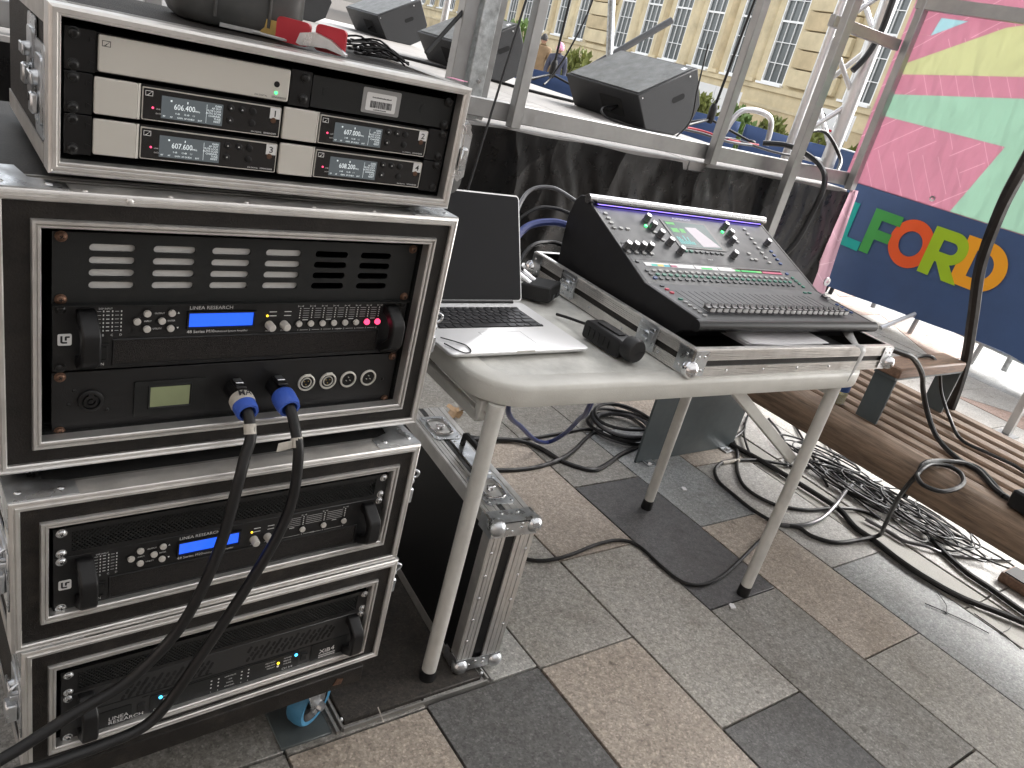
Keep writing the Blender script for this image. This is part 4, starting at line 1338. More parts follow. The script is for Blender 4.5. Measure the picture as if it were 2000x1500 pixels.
# ------------------------------------------------------------------ speaker cables plugged into the patch panel
def spk_cable(label, x, pts, tapeidx, first):
    o = (x, -.05, .36)
    t = thing('speaker_cable', label, 'cable', o, 0, 'thick black cables hanging from the patch panel')
    b = B(o); b.tube(pts, .0078, 12, 7); b.build('sheath', 'cable', t)
    z = .7811
    b = B(o)
    b.lathe([(.0135, 0), (.0135, .030), (.0125, .034)], (x, -.002, z), (0, -1, -.05), 22)
    b.box(x - .0075, x + .0075, -.032, -.006, z + .012, z + .017, .0015)
    b.build('plug_body', 'blackpl', t)
    b = B(o); b.box(x - .0055, x + .0055, -.024, -.010, z + .0171, z + .0195, .001); b.build('latch_tab', 'zinc', t)
    d = Vector((0.02, -1, -.28))
    b = B(o)
    if first:
        b.lathe([(.0150, 0), (.0168, .003), (.0172, .012), (.0165, .016)], (x, -.030, z - .001), d, 26, True, False); cl = b.build('taped_collar', 'tape', t)
        b = B(o); mm = Matrix.Translation((x - .0095, -.0475, z + .0125)) @ Matrix.Rotation(R(-58), 4, 'X'); b.text('MA', 0, 0, 0, .0125, 1.0, M4=mm, bold=.015); b.build('marker_lettering', 'ink', cl, smooth=False)
        b = B(o); b.lathe([(.0162, .0158), (.0160, .026), (.0150, .031), (.0115, .031), (.0100, .022)], (x, -.030, z - .001), d, 26, False, False); b.build('collar_ring', 'bluecollar', t)
    else:
        b.lathe([(.0140, 0), (.0165, .003), (.0172, .010), (.0168, .024), (.0150, .031), (.0115, .031), (.0100, .022)], (x, -.030, z - .001), d, 30, True, False); b.build('collar_ring', 'bluecollar', t)
    p0, p1 = Vector(pts[tapeidx]), Vector(pts[tapeidx + 1])
    b = B(o)
    dv = (p1 - p0).normalized()
    b.cyl(p0 + dv * .004, p0 + dv * .018, .0086, .0085, 14)
    if not first:
        q = p0 + dv * .011
        b.prism([(0, -.006), (-.022, -.009), (-.020, .004), (0, .006)], q + Vector((-.009, -.003, 0)), (1, 0, 0), (0, .1, 1), (0, -.0006, 0))
    b.build('tape_band', 'tape', t)
spk_cable('thick black cable with white taped blue plug marked MA', .215,
          [(.2150, -.034, .7790), (.2155, -.052, .7745), (.2165, -.066, .763), (.2155, -.078, .742), (.2065, -.088, .722), (.195, -.102, .688), (.177, -.113, .606), (.153, -.120, .534), (.121, -.120, .463), (.062, -.125, .406), (-.001, -.130, .383), (-.061, -.140, .363), (-.130, -.155, .345), (-.30, -.20, .28)], 2, True)
spk_cable('thick black cable with plain blue plug, right of the taped one', .275,
          [(.2750, -.034, .7790), (.2760, -.052, .7745), (.2780, -.066, .763), (.2795, -.082, .742), (.2800, -.096, .718), (.2750, -.108, .655), (.2560, -.115, .595), (.216, -.120, .515), (.164, -.125, .423), (.118, -.130, .348), (.083, -.135, .319), (.029, -.140, .316), (-.034, -.150, .325), (-.12, -.165, .335), (-.30, -.22, .27)], 3, False)
# ------------------------------------------------------------------ things lying on the top case
def tl(u, y, z=0.0187):
    return tuple(TM @ Vector((u, y, z)))
t = thing('moulded_case', 'dark grey ribbed moulded case standing on top of the rack stack', 'case', tl(.225, .20, .0192), TYAW - .10)
b = B()
n = 40
loops = []
for (z, s) in ((0, .86), (.004, .93), (.012, .98), (.03, 1.0), (.075, 1.0), (.12, .97), (.14, .9), (.145, .6)):
    lp = []
    for k in range(n):
        a = 2 * math.pi * k / n
        ca, sa = math.cos(a), math.sin(a)
        px_ = .085 * math.copysign(abs(ca) ** .45, ca) * s
        py_ = .075 * math.copysign(abs(sa) ** .45, sa) * s
        lp.append((px_, py_, z))
    loops += lp
fs = []
for i in range(7):
    for k in range(n):
        l = (k + 1) % n
        fs.append((i * n + k, i * n + l, (i + 1) * n + l, (i + 1) * n + k))
fs.append(tuple(reversed(range(n)))); fs.append(tuple(range(7 * n, 8 * n)))
b.add(loops, fs)
b.build('shell', 'bag', t)
for xx in (-.038, .030):
    b = B(); b.tube([(xx, -.0760, .012), (xx, -.0770, .04), (xx, -.0770, .10), (xx, -.074, .135)], .0022, 8, 3); b.build('rib', 'bag', t)
b = B(); b.box(-.03, .05, -.071, -.0705, .001, .006); b.tube([(.01, -.08, .004), (.05, -.095, .003), (.09, -.085, .003)], .002, 6, 4); b.build('strap_end', 'duct', t)

t = thing('spring_clamp', 'red handled steel clamp lying on top of the rack stack', 'clamp', tl(.305, .085, .0190), R(-38))
b = B()
b.prism(rrect(-.022, .022, 0, .030, .006), (-.034, -.012, 0.001), UX, UZ, (0, .010, 0))
b.prism(rrect(-.020, .020, 0, .033, .006), (.016, -.014, 0.001), UX, UZ, (0, .010, 0))
b.build('handle', 'red', t)
b = B()
b.prism([(-.024, .004), (-.020, .017), (-.002, .022), (.020, .017), (.042, .004), (.042, .0015), (.016, .006), (-.004, .004), (-.018, .002)], (0, -.030, 0.001), UX, UZ, (0, .014, 0))
b.build('jaw', 'zinc', t)
b = B(); b.prism(rrect(-.016, .016, 0, .022, .007), (-.07, -.004, .001), UX, UZ, (0, .016, 0)); b.build('grip_end', 'brass', t)

t = thing('cable_tie_bundle', 'bunch of loose black cable ties on top of the rack stack', 'cable ties', tl(.445, .165, .019), TYAW)
for i in range(16):
    b = B()
    a = R(random.uniform(-85, 20))
    x0, y0 = random.uniform(-.03, .02), random.uniform(-.03, .05)
    L_ = random.uniform(.05, .10)
    z0 = random.uniform(.001, .018)
    b.tube([(x0 - L_ / 2 * math.cos(a), y0 - L_ / 2 * math.sin(a), z0), (x0, y0, z0 + random.uniform(0, .012)), (x0 + L_ / 2 * math.cos(a), y0 + L_ / 2 * math.sin(a), random.uniform(.0005, .012))], .0016, 5, 4)
    x1, y1 = x0 - L_ / 2 * math.cos(a), y0 - L_ / 2 * math.sin(a)
    b.box(x1 - .003, x1 + .003, y1 - .003, y1 + .003, max(.0003, z0 - .002), z0 + .003, .001)
    b.build('cable_tie', 'blackpl', t)
b = B(); b.T = rotz(.5)
b.box(.028, .052, -.085, -.060, 0.0004, .0012); b.T = None
tag(b.build('card', 'pinkcard' if 'pinkcard' in M else 'pinkhat', None, tl(.455, .125, .0189), ), 'small pink card by the corner of the top case', 'card')

# ------------------------------------------------------------------ folding table
TYA = R(-5.4)
tab = thing('folding_table', 'off-white plastic folding table holding laptop and mixing desk', 'table', (.672, -.013, 0), TYA)
TL, TW, TH = 1.235, .60, .742
def rloop(x0, x1, y0, y1, r, z, n=8):
    return [(a, c, z) for a, c in rrect(x0, x1, y0, y1, r, n)]
b = B()
L0 = []
for (ins, z) in ((.010, TH - .046), (.002, TH - .043), (0, TH - .036), (0, TH - .010), (.003, TH - .003), (.009, TH), (.050, TH), (.054, TH - .0018), (.058, TH - .0032)):
    L0.append(rloop(ins, TL - ins, ins, TW - ins, max(.006, .105 - ins), z))
n = len(L0[0])
vs = [q for l in L0 for q in l]
fs = []
for i in range(len(L0) - 1):
    for k in range(n):
        l = (k + 1) % n
        fs.append((i * n + k, i * n + l, (i + 1) * n + l, (i + 1) * n + k))
fs.append(tuple(reversed(range(n))))
b.add(vs, fs)
b.build('table_rim', 'tablepl', tab, ang=50)
b = B(); b.add(rloop(.0575, TL - .0575, .0575, TW - .0575, .105 - .0575, TH - .0031), [tuple(range(n))]); b.build('table_top', 'tabletop', tab)
legs = [(.0476, .0276), (1.104, .0199), (1.105, .468), (.0476, .468)]
for (lx, ly) in legs:
    b = B(); b.cyl((lx, ly, .028), (lx, ly, TH - .046), .0165, .0165, 20); b.build('leg', 'legpaint', tab)
    b = B(); b.lathe([(.0185, 0), (.019, .004), (.0178, .034)], (lx, ly, 0), (0, 0, 1), 18); b.build('foot_cap', 'rubber', tab)
b = B(); b.box(.030, .044, .060, .468, .640, .664, .002); b.build('cross_bar', 'legpaint', tab)
for lx in (.0476, 1.104):
    b = B(); b.cyl((lx, .02, .675), (lx, .468, .675), .011, .011, 14); b.build('cross_tube', 'legpaint', tab)
b = B(); b.T = Matrix.Translation((1.098, .045, .455)) @ Matrix.Rotation(R(-57), 4, 'Y') @ Matrix.Identity(4)
b.box(-.014, .014, -.008, .008, 0, .50, .002); b.T = None
b.build('brace', 'legpaint', tab)
b = B(); b.cyl((1.100, .010, .462), (1.100, .065, .462), .006, .006, 10); b.build('pivot', 'zinc', tab)
b = B(); b.T = Matrix.Translation((.056, .045, .52)) @ Matrix.Rotation(R(6), 4, 'X') @ Matrix.Rotation(R(3), 4, 'Y')
b.box(-.004, .004, -.002, .002, 0, .145, .001); b.T = None
b.box(.030, .090, .050, .072, .645, .690, .003)
b.build('locking_bracket', 'legpaint', tab)

# ------------------------------------------------------------------ laptop
LW, LD = .356, .262
lap = thing('laptop', 'open silver laptop with dark screen on the table beside the racks', 'laptop', (.668, .108, .7425), R(-2.1))
b = B()
Ls = []
for (ins, z) in ((.012, .0), (.003, .004), (.0, .0095), (.0004, .0115), (.0014, .0122)):
    Ls.append(rloop(ins, LW - ins, ins, LD - ins, .012, z, 6))
n = len(Ls[0]); vs = [q for l in Ls for q in l]; fs = []
for i in range(len(Ls) - 1):
    for k in range(n):
        l = (k + 1) % n
        fs.append((i * n + k, i * n + l, (i + 1) * n + l, (i + 1) * n + k))
fs.append(tuple(reversed(range(n)))); fs.append(tuple(range((len(Ls) - 1) * n, len(Ls) * n)))
b.add(vs, fs)
b.build('base', 'mac', lap, ang=50)
kx0, kx1, ky0, ky1 = .042, .317, .118, .228
b = B(); b.prism(rrect(kx0, kx1, ky0, ky1, .003), (0, 0, .0122), UX, (0, 1, 0), (0, 0, .0003)); b.build('keyboard_well', 'key', lap)
def key_mesh(w, d):
    b = B(); b.box(-w / 2, w / 2, -d / 2, d / 2, 0, .0019, .0007); return b.mesh('key', 'key')
rows = [14, 13.5, 13, 12.6, 11.5]
KP = (kx1 - kx0) / 14.5
cache = {}
yrow = ky1 - .0135
def putkey(cx, cy, w, d):
    kk = (round(w, 4), round(d, 4))
    if kk not in cache:
        cache[kk] = key_mesh(*kk)
    put('key', cache[kk], lap, (cx, cy, .0126))
x = kx0 + .0015
for k in range(14):
    w = KP * 14.5 / 14
    putkey(x + w / 2, ky1 - .0065, w - .0030, .0088); x += w
for r, (lead, cnt) in enumerate(((1.0, 12), (1.5, 12), (1.8, 11), (2.3, 10))):
    cy = ky1 - .0215 - r * .0192
    x = kx0 + .0015
    tot = (kx1 - kx0) - .003
    unit = .0190
    trail = tot - cnt * unit - lead * unit
    for w in [lead * unit] + [unit] * cnt + [trail]:
        putkey(x + w / 2, cy, w - .0032, .0160); x += w
cy = ky0 + .0100
x = kx0 + .0015
for w in (.019, .019, .019, .0235, .098, .0235, .019):
    putkey(x + w / 2, cy, w - .0032, .0160); x += w
for (dx, dy, h) in ((.009, -.0042, .0074), (.027, -.0042, .0074), (.027, .0042, .0074), (.045, -.0042, .0074)):
    putkey(x + dx, cy + dy, .0150, h)
b = B(); b.frame(.125, .232, .012, .096, [(0, 0), (.0005, 0), (.0005, .00025), (0, .00025)]); bm = b.v; b2 = B()
b2.add([(q.x, q.z, .0122 + q.y) for q in bm], b.f); b2.build('trackpad_edge', 'btng', lap)
b = B(); b.prism([(.155, 0), (.205, 0), (.202, .004), (.158, .004)], (0, -.0002, .0095), UX, UZ, (0, .0004, 0)); b.build('thumb_notch', 'btnw', lap)
b = B(); b.cyl((.03, LD - .004, .0135), (LW - .03, LD - .004, .0135), .006, .006, 14); b.build('hinge', 'blackpl', lap)
# lid
LA = R(25)
LM = Matrix.Translation((0, LD - .003, .0145)) @ Matrix.Rotation(-LA, 4, 'X')
b = B(); b.T = LM
b.prism(rrect(0, LW, 0, .248, .010, 6), (0, .0005, 0), UX, UZ, (0, .0055, 0)); b.build('lid', 'mac', lap)
b = B(); b.T = LM
b.prism(rrect(.0035, LW - .0035, .0035, .2445, .0075, 6), (0, .0005, 0), UX, UZ, (0, -.0012, 0)); b.build('screen', 'screen', lap)

# glasses-thin lead on the laptop corner
b = B(); b.tube([(.685, .175, .759), (.712, .150, .758), (.722, .135, .757), (.716, .112, .757), (.700, .106, .757), (.690, .118, .757), (.678, .150, .758)], .0014, 6, 6)
tag(b.build('headphone_lead', 'cable'), 'thin black lead lying on the laptop corner', 'cable')

# ------------------------------------------------------------------ mixing desk flight case (tray)
TA = R(-5.0)
tray = thing('mixer_case', 'open aluminium edged flight case tray under the mixing desk', 'flight case', (1.19, -.048, .7425), TA)
W_, D_, H_ = .775, .63, .066
b = B(); b.box(.01, W_ - .01, .01, D_ - .01, .001, .012); b.build('floor_board', 'blackmatte', tray)
for nm, (x0, x1, y0, y1) in {'front': (0, W_, 0, .012), 'back': (0, W_, D_ - .012, D_), 'left': (0, .012, .012, D_ - .012), 'right': (W_ - .012, W_, .012, D_ - .012)}.items():
    b = B(); b.box(x0 + .001, x1 - .001, y0 + .001, y1 - .001, .001, H_ - .001); b.build('wall_board', 'ply', tray)
    # lower and upper extrusions, proud of the board, with long grooves
    for (za, zb) in ((0, .026), (.040, H_)):
        b = B()
        m = 6
        for k in range(m):
            z0 = za + (zb - za) * k / m
            z1 = za + (zb - za) * (k + 1) / m - .0008
            pr = .0022 if k in (0, m - 1) else .0014 + .0004 * (k % 2)
            if nm in ('front', 'back'):
                b.box(x0, x1, (y0 - pr) if nm == 'front' else y1 - .002, (y0 + .002) if nm == 'front' else y1 + pr, z0, z1)
            else:
                b.box((x0 - pr) if nm == 'left' else x1 - .002, (x0 + .002) if nm == 'left' else x1 + pr, y0 - .012, y1 + .012, z0, z1)
        if zb == H_:
            if nm in ('front', 'back'):
                b.box(x0, x1, y0 - .0005, y1 + .0005, H_ - .001, H_ + .001)
            else:
                b.box(x0 - .0005, x1 + .0005, y0, y1, H_ - .0012, H_ + .0008)
        b.build('extrusion', 'alu', tray)
b = B()
rivets(b, [(.12 + .13 * k, -.0022, .014) for k in range(5)], .0035)
rivets(b, [(-.0022, .10 + .13 * k, .014) for k in range(4)], .0035, (-1, 0, 0))
b.build('rivet', 'screwzinc', tray)
for (cx, cy, sx, sy) in ((0, 0, -1, -1), (W_, 0, 1, -1), (0, D_, -1, 1), (W_, D_, 1, 1)):
    b = B()
    q = .042
    b.box(cx + (.0 if sx < 0 else -q), cx + (q if sx < 0 else 0), cy + sy * .0042 - (.0008), cy + sy * .0042 + .0008, .004, H_ - .002)
    b.box(cx + sx * .0042 - .0008, cx + sx * .0042 + .0008, cy + (0 if sy < 0 else -q), cy + (q if sy < 0 else 0), .004, H_ - .002)
    cb = b.build('corner_plate', 'zinc', tray)
    b = B()
    c = Vector((cx + sx * .001, cy + sy * .001, .020))
    prof = [(.0002, -.020)] + [(.020 * math.cos(R(a)), .020 * math.sin(R(a))) for a in range(-75, 90, 15)] + [(.0002, .020)]
    b.lathe(prof, c, (sx * .3, sy * .3, -.2), 18, False, False)
    b.build('ball_corner', 'chrome', tray)
    b = B()
    rivets(b, [(cx - sx * .030, cy + sy * .005, .018), (cx - sx * .012, cy + sy * .005, .050), (cx - sx * .030, cy + sy * .005, .050)], .0036, (0, sy, 0))
    rivets(b, [(cx + sx * .005, cy - sy * .030, .018), (cx + sx * .005, cy - sy * .014, .050)], .0036, (sx, 0, 0))
    b.build('corner_rivet', 'screwzinc', cb)
for yy in (.145, .46):
    la = butterfly_latch(tray, -.0035, yy, .036, -1)
    la.scale = (1, 1.0, .62); la.location = (0, 0, .036 * .38)
b = B(); b.box(-.0036, -.0026, -.0, .0, 0, 0.0001)
# ------------------------------------------------------------------ papers, tape
t = thing('paper_sheets', 'loose white sheets stuffed under the front of the mixing desk', 'paper', (1.45, -.05, .80), TA)
for i in range(4):
    b = B()
    b.T = Matrix.Translation((.005 * i + random.uniform(-.01, .01), .012 * i * .2, .0035 * i)) @ rotz(R(random.uniform(-5, 5)))
    vs, fs = [], []
    nx, ny = 10, 5
    for j in range(ny):
        for k in range(nx):
            vs.append((.29 * k / (nx - 1) - .07, .14 * j / (ny - 1) - .012 + .01 * k / nx, .004 + .012 * math.sin(k * .35 + i) * (1 - j / ny) * .35))
    for j in range(ny - 1):
        for k in range(nx - 1):
            fs.append((j * nx + k, j * nx + k + 1, (j + 1) * nx + k + 1, (j + 1) * nx + k))
    b.add(vs, fs)
    b.build('sheet', 'paper', t)
b = B()
pts = [(1.845, -.030, .826), (1.815, -.060, .820), (1.800, -.090, .8105), (1.795, -.112, .8115), (1.794, -.1195, .803), (1.790, -.1205, .775), (1.780, -.122, .752), (1.772, -.123, .722)]
vs, fs = [], []
for i, q in enumerate(pts):
    w = (.022, .016, .010, .013, .011, .009, .006, .001)[i]
    q = Vector(q); dx = Vector((.9, -.1, .25 if i < 3 else .05)) * w
    vs += [q - dx, q + dx]
for i in range(len(pts) - 1):
    fs.append((2 * i, 2 * i + 1, 2 * i + 3, 2 * i + 2))
b.add(vs, fs)
o = b.build('duct_tape_strip', 'duct')
md = o.modifiers.new('s', 'SOLIDIFY'); md.thickness = .0006
tag(o, 'torn strip of grey tape hanging over the front edge of the mixer case', 'tape')

# ------------------------------------------------------------------ mixing desk
CW = .685
desk = thing('mixing_desk', 'dark grey digital mixing desk with fader row and small screen', 'mixing desk', (1.234, -.001, 0), TA)
prof = [(-.004, .836), (-.008, .842), (-.008, .849), (-.003, .8535), (.005, .8545), (.194, .867), (.454, .976), (.470, .978), (.470, .955), (.520, .955), (.530, .924), (.522, .790), (.060, .790), (.040, .818)]
b = B(); b.prism(prof, (.010, 0, 0), (0, 1, 0), UZ, (CW - .020, 0, 0)); b.build('body', ['consoleb'], desk, ang=30)
chk = [(-.002, .832), (-.009, .840), (-.009, .850), (-.003, .8560), (.194, .8690), (.454, .9785), (.474, .996), (.505, .990), (.522, .973), (.535, .924), (.526, .785), (.064, .785), (.040, .812)]
for xx in (0, CW - .011):
    b = B(); b.prism(chk, (xx, 0, 0), (0, 1, 0), UZ, (.011, 0, 0)); o = b.build('cheek', 'consoleb', desk)
    md = o.modifiers.new('bev', 'BEVEL'); md.width = .0018; md.segments = 2; md.limit_method = 'ANGLE'
b = B(); b.cyl((-.004, .470, .9905), (CW + .012, .470, .9905), .0125, .0125, 22); b.build('handle_bar', 'barmetal', desk)
b = B(); b.cyl((-.008, 0.0, .8435), (CW + .006, 0.0, .8435), .0135, .0135, 18); b.build('front_lip', 'blackpl', desk)
b = B(); b.box(.02, CW - .02, .4505, .4570, .9822, .9840); b.build('light_strip', 'purple', desk)
b = B(); b.box(.012, CW - .012, .4480, .466, .9842, .9900); b.build('strip_hood', 'consoleb', desk)
# face panels
lo0, lo1 = Vector((0, .005, .8546)), Vector((0, .194, .8671))
up0, up1 = Vector((0, .194, .8671)), Vector((0, .454, .9761))
def face_M(p0, p1):
    v = (p1 - p0).normalized()
    w = Vector((1, 0, 0)).cross(v)
    m = Matrix.Identity(4)
    for i in range(3):
        m[i][0] = (1, 0, 0)[i]; m[i][1] = v[i]; m[i][2] = w[i]; m[i][3] = p0[i]
    return m
LOM, UPM = face_M(lo0, lo1), face_M(up0, up1)
L1, L2 = (lo1 - lo0).length, (up1 - up0).length
b = B(); b.T = LOM; b.box(.011, CW - .011, 0, L1, .0004, .0014); b.build('fader_panel', 'consolel', desk)
b = B(); b.T = UPM; b.box(.011, CW - .011, .0, .082, .0004, .0014); b.build('strip_panel', 'consolel', desk)
b = B(); b.T = UPM; b.box(.011, CW - .011, .083, L2, .0004, .0012); b.build('control_panel', 'consoleg', desk)
def face_put(name, me, Mx, x, s):
    o = put(name, me, desk)
    o.matrix_local = Mx @ Matrix.Translation((x, s, .0014))
    return o
# faders
b = B()
b.box(-.0058, .0058, -.0125, .0125, .0035, .0060, .001)
b.prism([(-.0125, .006), (-.0110, .0135), (-.004, .0095), (.004, .0095), (.0110, .0135), (.0125, .006)], (-.0058, 0, 0), (0, 1, 0), UZ, (.0116, 0, 0))
b.m = 1; b.box(-.0059, .0059, -.0005, .0005, .0095, .0100)
b.box(-.0060, .0060, .0100, .0126, .0060, .0115)
b.box(-.0060, .0060, -.0126, -.0100, .0060, .0115)
FAD = b.mesh('fader_cap', ['knob', 'knobcap'])
b = B(); b.box(-.0008, .0008, -.055, .062, 0, .0003); SLOT = b.mesh('fader_slot', 'void')
fx = [.066 + .0905 * (i // 4) + .0222 * (i % 4) for i in range(24)]
for i, x in enumerate(fx):
    face_put('fader_slot', SLOT, LOM, x, .088)
    face_put('fader_cap', FAD, LOM, x, .036).scale = (1.2, 1.1, 1.35)
face_put('fader_slot', SLOT, LOM, .640, .088); face_put('fader_cap', FAD, LOM, .640, .133)
b = B()
b.T = LOM
for x in fx:
    for k in range(9):
        b.box(x + .004, x + .0075, .04 + .0125 * k, .0405 + .0125 * k, .0014, .0016)
b.build('scale_marks', 'greyprint', desk, smooth=False)
def btn_mesh(m, w=.0128, d=.0080):
    b = B()
    b.prism(rrect(-w / 2, w / 2, -d / 2, d / 2, d * .42, 3), (0, 0, 0), UX, (0, 1, 0), (0, 0, .0032)); return b.mesh('button', m)
BM = {k: btn_mesh(k) for k in ('btnw', 'btng', 'btnd', 'btngreen', 'btnblue', 'btnred')}
for i, x in enumerate(fx):
    face_put('button', BM['btng'], UPM, x - .0060, .0450)
    face_put('button', BM['btngreen'], UPM, x - .0020, .0315)
    face_put('button', BM['btnd'], UPM, x, .0175)
for (x, s, k) in ((.036, .0435, 'btnd'), (.040, .0310, 'btnd'), (.046, .0180, 'btnblue'), (.612, .0500, 'btngreen'), (.616, .0380, 'btngreen'), (.622, .0270, 'btngreen'), (.628, .0150, 'btngreen'), (.024, .0745, 'btnd'), (.600, .0660, 'btnblue')):
    face_put('button', BM[k], UPM, x, s)
for (x, s, k) in ((.042, .172, 'btnd'), (.0415, .153, 'btnred'), (.041, .135, 'btnred'), (.0385, .101, 'btngreen'), (.038, .084, 'btng'), (.0375, .067, 'btng'), (.037, .050, 'btng'), (.0365, .033, 'btng'), (.036, .0165, 'btng'),
                  (.656, .100, 'btnblue'), (.656, .084, 'btnblue'), (.656, .068, 'btnblue'), (.656, .052, 'btnblue'), (.600, .172, 'btngreen'), (.622, .172, 'btngreen')):
    face_put('button', BM[k], LOM, x, s)
for k in range(4):
    face_put('button', BM['btng'], UPM, .0290 - .0015 * k, .2530 - .0180 * k)
for x in (.025, .048, .071):
    face_put('button', BM['btng'], UPM, x, .1985)
for k in range(8):
    face_put('button', BM['btng'], UPM, .5710 - .0015 * k, .2530 - .0205 * k)
    face_put('button', BM['btngreen' if k < 2 else 'btnd'], UPM, .2345 + .0203 * k, .1305)
for k in range(4):
    face_put('button', BM['btnblue'], UPM, .6150 - .0015 * k, .1617 - .0175 * k)
for k in range(4):
    face_put('button', BM['btng'], UPM, .016 + .0262 * k, .1070)
for (x, s) in ((.166, .196), (.176, .167), (.488, .190), (.492, .206), (.498, .142), (.490, .118), (.508, .118)):
    face_put('button', BM['btng'], UPM, x, s)
# knobs
b = B()
b.lathe([(.0085, 0), (.0088, .002), (.0078, .003), (.0072, .0125), (.0066, .0150)], (0, 0, 0), (0, 0, 1), 18, False, False)
for k in range(9):
    a = 2 * math.pi * k / 9
    b.box(.0070 * math.cos(a) - .0008, .0070 * math.cos(a) + .0008, .0070 * math.sin(a) - .0008, .0070 * math.sin(a) + .0008, .0028, .0128)
b.m = 1; b.lathe([(.0066, .0150), (.0058, .0158), (.0002, .0160)], (0, 0, 0), (0, 0, 1), 18, False, False)
b.box(-.0006, .0006, .0, .0075, .0120, .0164)
KNB = b.mesh('knob', ['knob', 'knobcap'])
for (x, s) in ((.164, .2430), (.1645, .2125), (.171, .181), (.1865, .1525), (.2035, .120), (.4765, .248), (.472, .215), (.455, .1835), (.4135, .122), (.617, .1905),
               (.016, .1215), (.042, .1220), (.068, .1225), (.094, .1230)):
    face_put('knob', KNB, UPM, x, s).scale = (1.15, 1.15, 1.3)
for (x, s) in ((.148, .2190), (.455, .2290)):
    face_put('lit_button', btn_mesh('ledgreen', .0085, .0085), UPM, x, s)
# screen
b = B(); b.T = UPM; b.box(.222, .4065, .142, .256, .0012, .0030, .0005); b.build('screen_bezel', 'blackpl', desk)
b = B(); b.T = UPM; b.box(.232, .392, .148, .250, .0030, .0034); sc = b.build('screen', mat('desk_screen', (.02, .035, .04), .2, spec=.1, emit=(.02, .09, .07), estr=.12), desk)
b = B(); b.T = UPM
b.box(.236, .268, .236, .246, .0035, .0036); b.box(.272, .290, .205, .222, .0035, .0036); b.box(.240, .266, .205, .222, .0035, .0036)
b.build('screen_tile', mat('screen_green', (.05, .25, .06), .35, spec=.1, emit=(.08, .42, .06), estr=.10), sc)
b = B(); b.T = UPM
b.prism([(.300, .230), (.345, .232), (.390, .156), (.318, .152)], (0, 0, .0035), UX, (0, 1, 0), (0, 0, .0002))
b.build('sky_reflection', mat('screen_reflection', (.22, .2, .22), .35, spec=.1, emit=(.75, .68, .74), estr=.10), sc)  # glowing pale pane painted in for the sky mirrored on the screen
b = B(); b.T = UPM
for k in range(9):
    b.box(.238 + .0065 * k, .2425 + .0065 * k, .158, .158 + random.uniform(.005, .035), .0035, .0036)
b.build('screen_meter', mat('screen_teal', (.05, .25, .25), .35, spec=.1, emit=(.06, .38, .34), estr=.10), sc)
# scribble strip displays
cols = ['w', 'teal', 'yel', 'teal2', 'r', 'w', 'w', 'w', 'w', 'g', 'g', 'w', 'w', 'w', 'w', 'g', 'g', 'g', 'g', 'lg', 'p', 'p', 'p', 'p']
EM = {'w': (.8, .8, .8), 'teal': (.0, .55, .45), 'yel': (.85, .65, .1), 'teal2': (.0, .45, .55), 'r': (.45, .05, .15), 'g': (.0, .65, .12), 'lg': (.2, .8, .2), 'p': (.7, .15, .25)}
EMM = {k: mat('strip_display_' + k, tuple(x * .25 + .01 for x in v), .35, spec=.1, emit=v, estr=.14) for k, v in EM.items()}
for g_ in range(6):
    xa = .0445 + .0895 * g_
    b = B(); b.T = UPM; b.box(xa - .001, xa + .0855, .0605, .0745, .0012, .0022); b.build('strip_display_bezel', 'glossblack', desk)
    for k in range(4):
        b = B(); b.T = UPM; b.box(xa + .0212 * k, xa + .0212 * (k + 1), .0620, .0690, .0023, .0025); b.build('strip_display', EMM[cols[g_ * 4 + k]], desk)
b = B(); b.T = UPM; b.box(.012, .112, .138, .1445, .0012, .0020); b.build('label_display', 'glossblack', desk)
b = B()
mm = UPM @ Matrix.Translation((.2800, .2640, .0016)) @ Matrix.Rotation(R(-90), 4, 'X')
b.text('ALLEN&HEATH', 0, 0, 0, .0105, 1.0, M4=mm)
mm = UPM @ Matrix.Translation((.3000, .1010, .0016)) @ Matrix.Rotation(R(-90), 4, 'X')
b.text('SQ-6', 0, 0, 0, .0085, 1.1, M4=mm)
b.build('lettering', 'white', desk, smooth=False)

# ------------------------------------------------------------------ small things beside the desk
t = thing('direct_box', 'small black box with two plugged leads between laptop and mixer case', 'direct box', (1.135, .405, .7430), R(32)); t.scale = (.88, .88, .88)
b = B(); b.T = Matrix.Rotation(R(-8), 4, 'X')
b.box(-.052, .052, -.045, .045, .004, .048, .004); b.T = None; b.build('body', 'blackmatte', t)
for xx in (-.026, .014):
    b = B(); b.cyl((xx, .030, .040), (xx, .085, .062), .0095, .0090, 16); b.build('plug', 'chrome', t)
b = B(); b.box(-.03, -.012, -.0455, -.0445, .015, .03); b.box(.01, .03, -.0455, -.0445, .015, .03); b.build('switch', 'btnd', t)

t = thing('two_way_radio', 'chunky black handheld radio lying on the table against the mixer case', 'two-way radio', (1.100, .110, .7430), R(-92)); t.scale = (.92, .88, .88)
b = B()
b.prism(rrect(-.075, .060, 0, .048, .010), (0, -.030, .001), UX, UZ, (0, .058, 0)); o = b.build('body', 'blackpl', t)
md = o.modifiers.new('bev', 'BEVEL'); md.width = .004; md.segments = 2; md.limit_method = 'ANGLE'
b = B(); b.lathe([(.030, 0), (.031, .006), (.031, .026), (.027, .032), (.015, .033)], (.058, 0, .032), (1, 0, .05), 24); b.build('ribbed_end', 'rubber', t)
b = B()
for k in range(5):
    b.box(-.06 + .018 * k, -.050 + .018 * k, -.0318, -.0300, .012, .036)
b.box(-.05, .03, -.012, .012, .0490, .0525, .001)
b.build('grip_rib', 'blackmatte', t)
b = B(); b.tube([(-.072, .0, .030), (-.11, .004, .020), (-.16, .0, .012), (-.20, -.01, .006)], .004, 8, 4); b.build('aerial', 'blackpl', t)

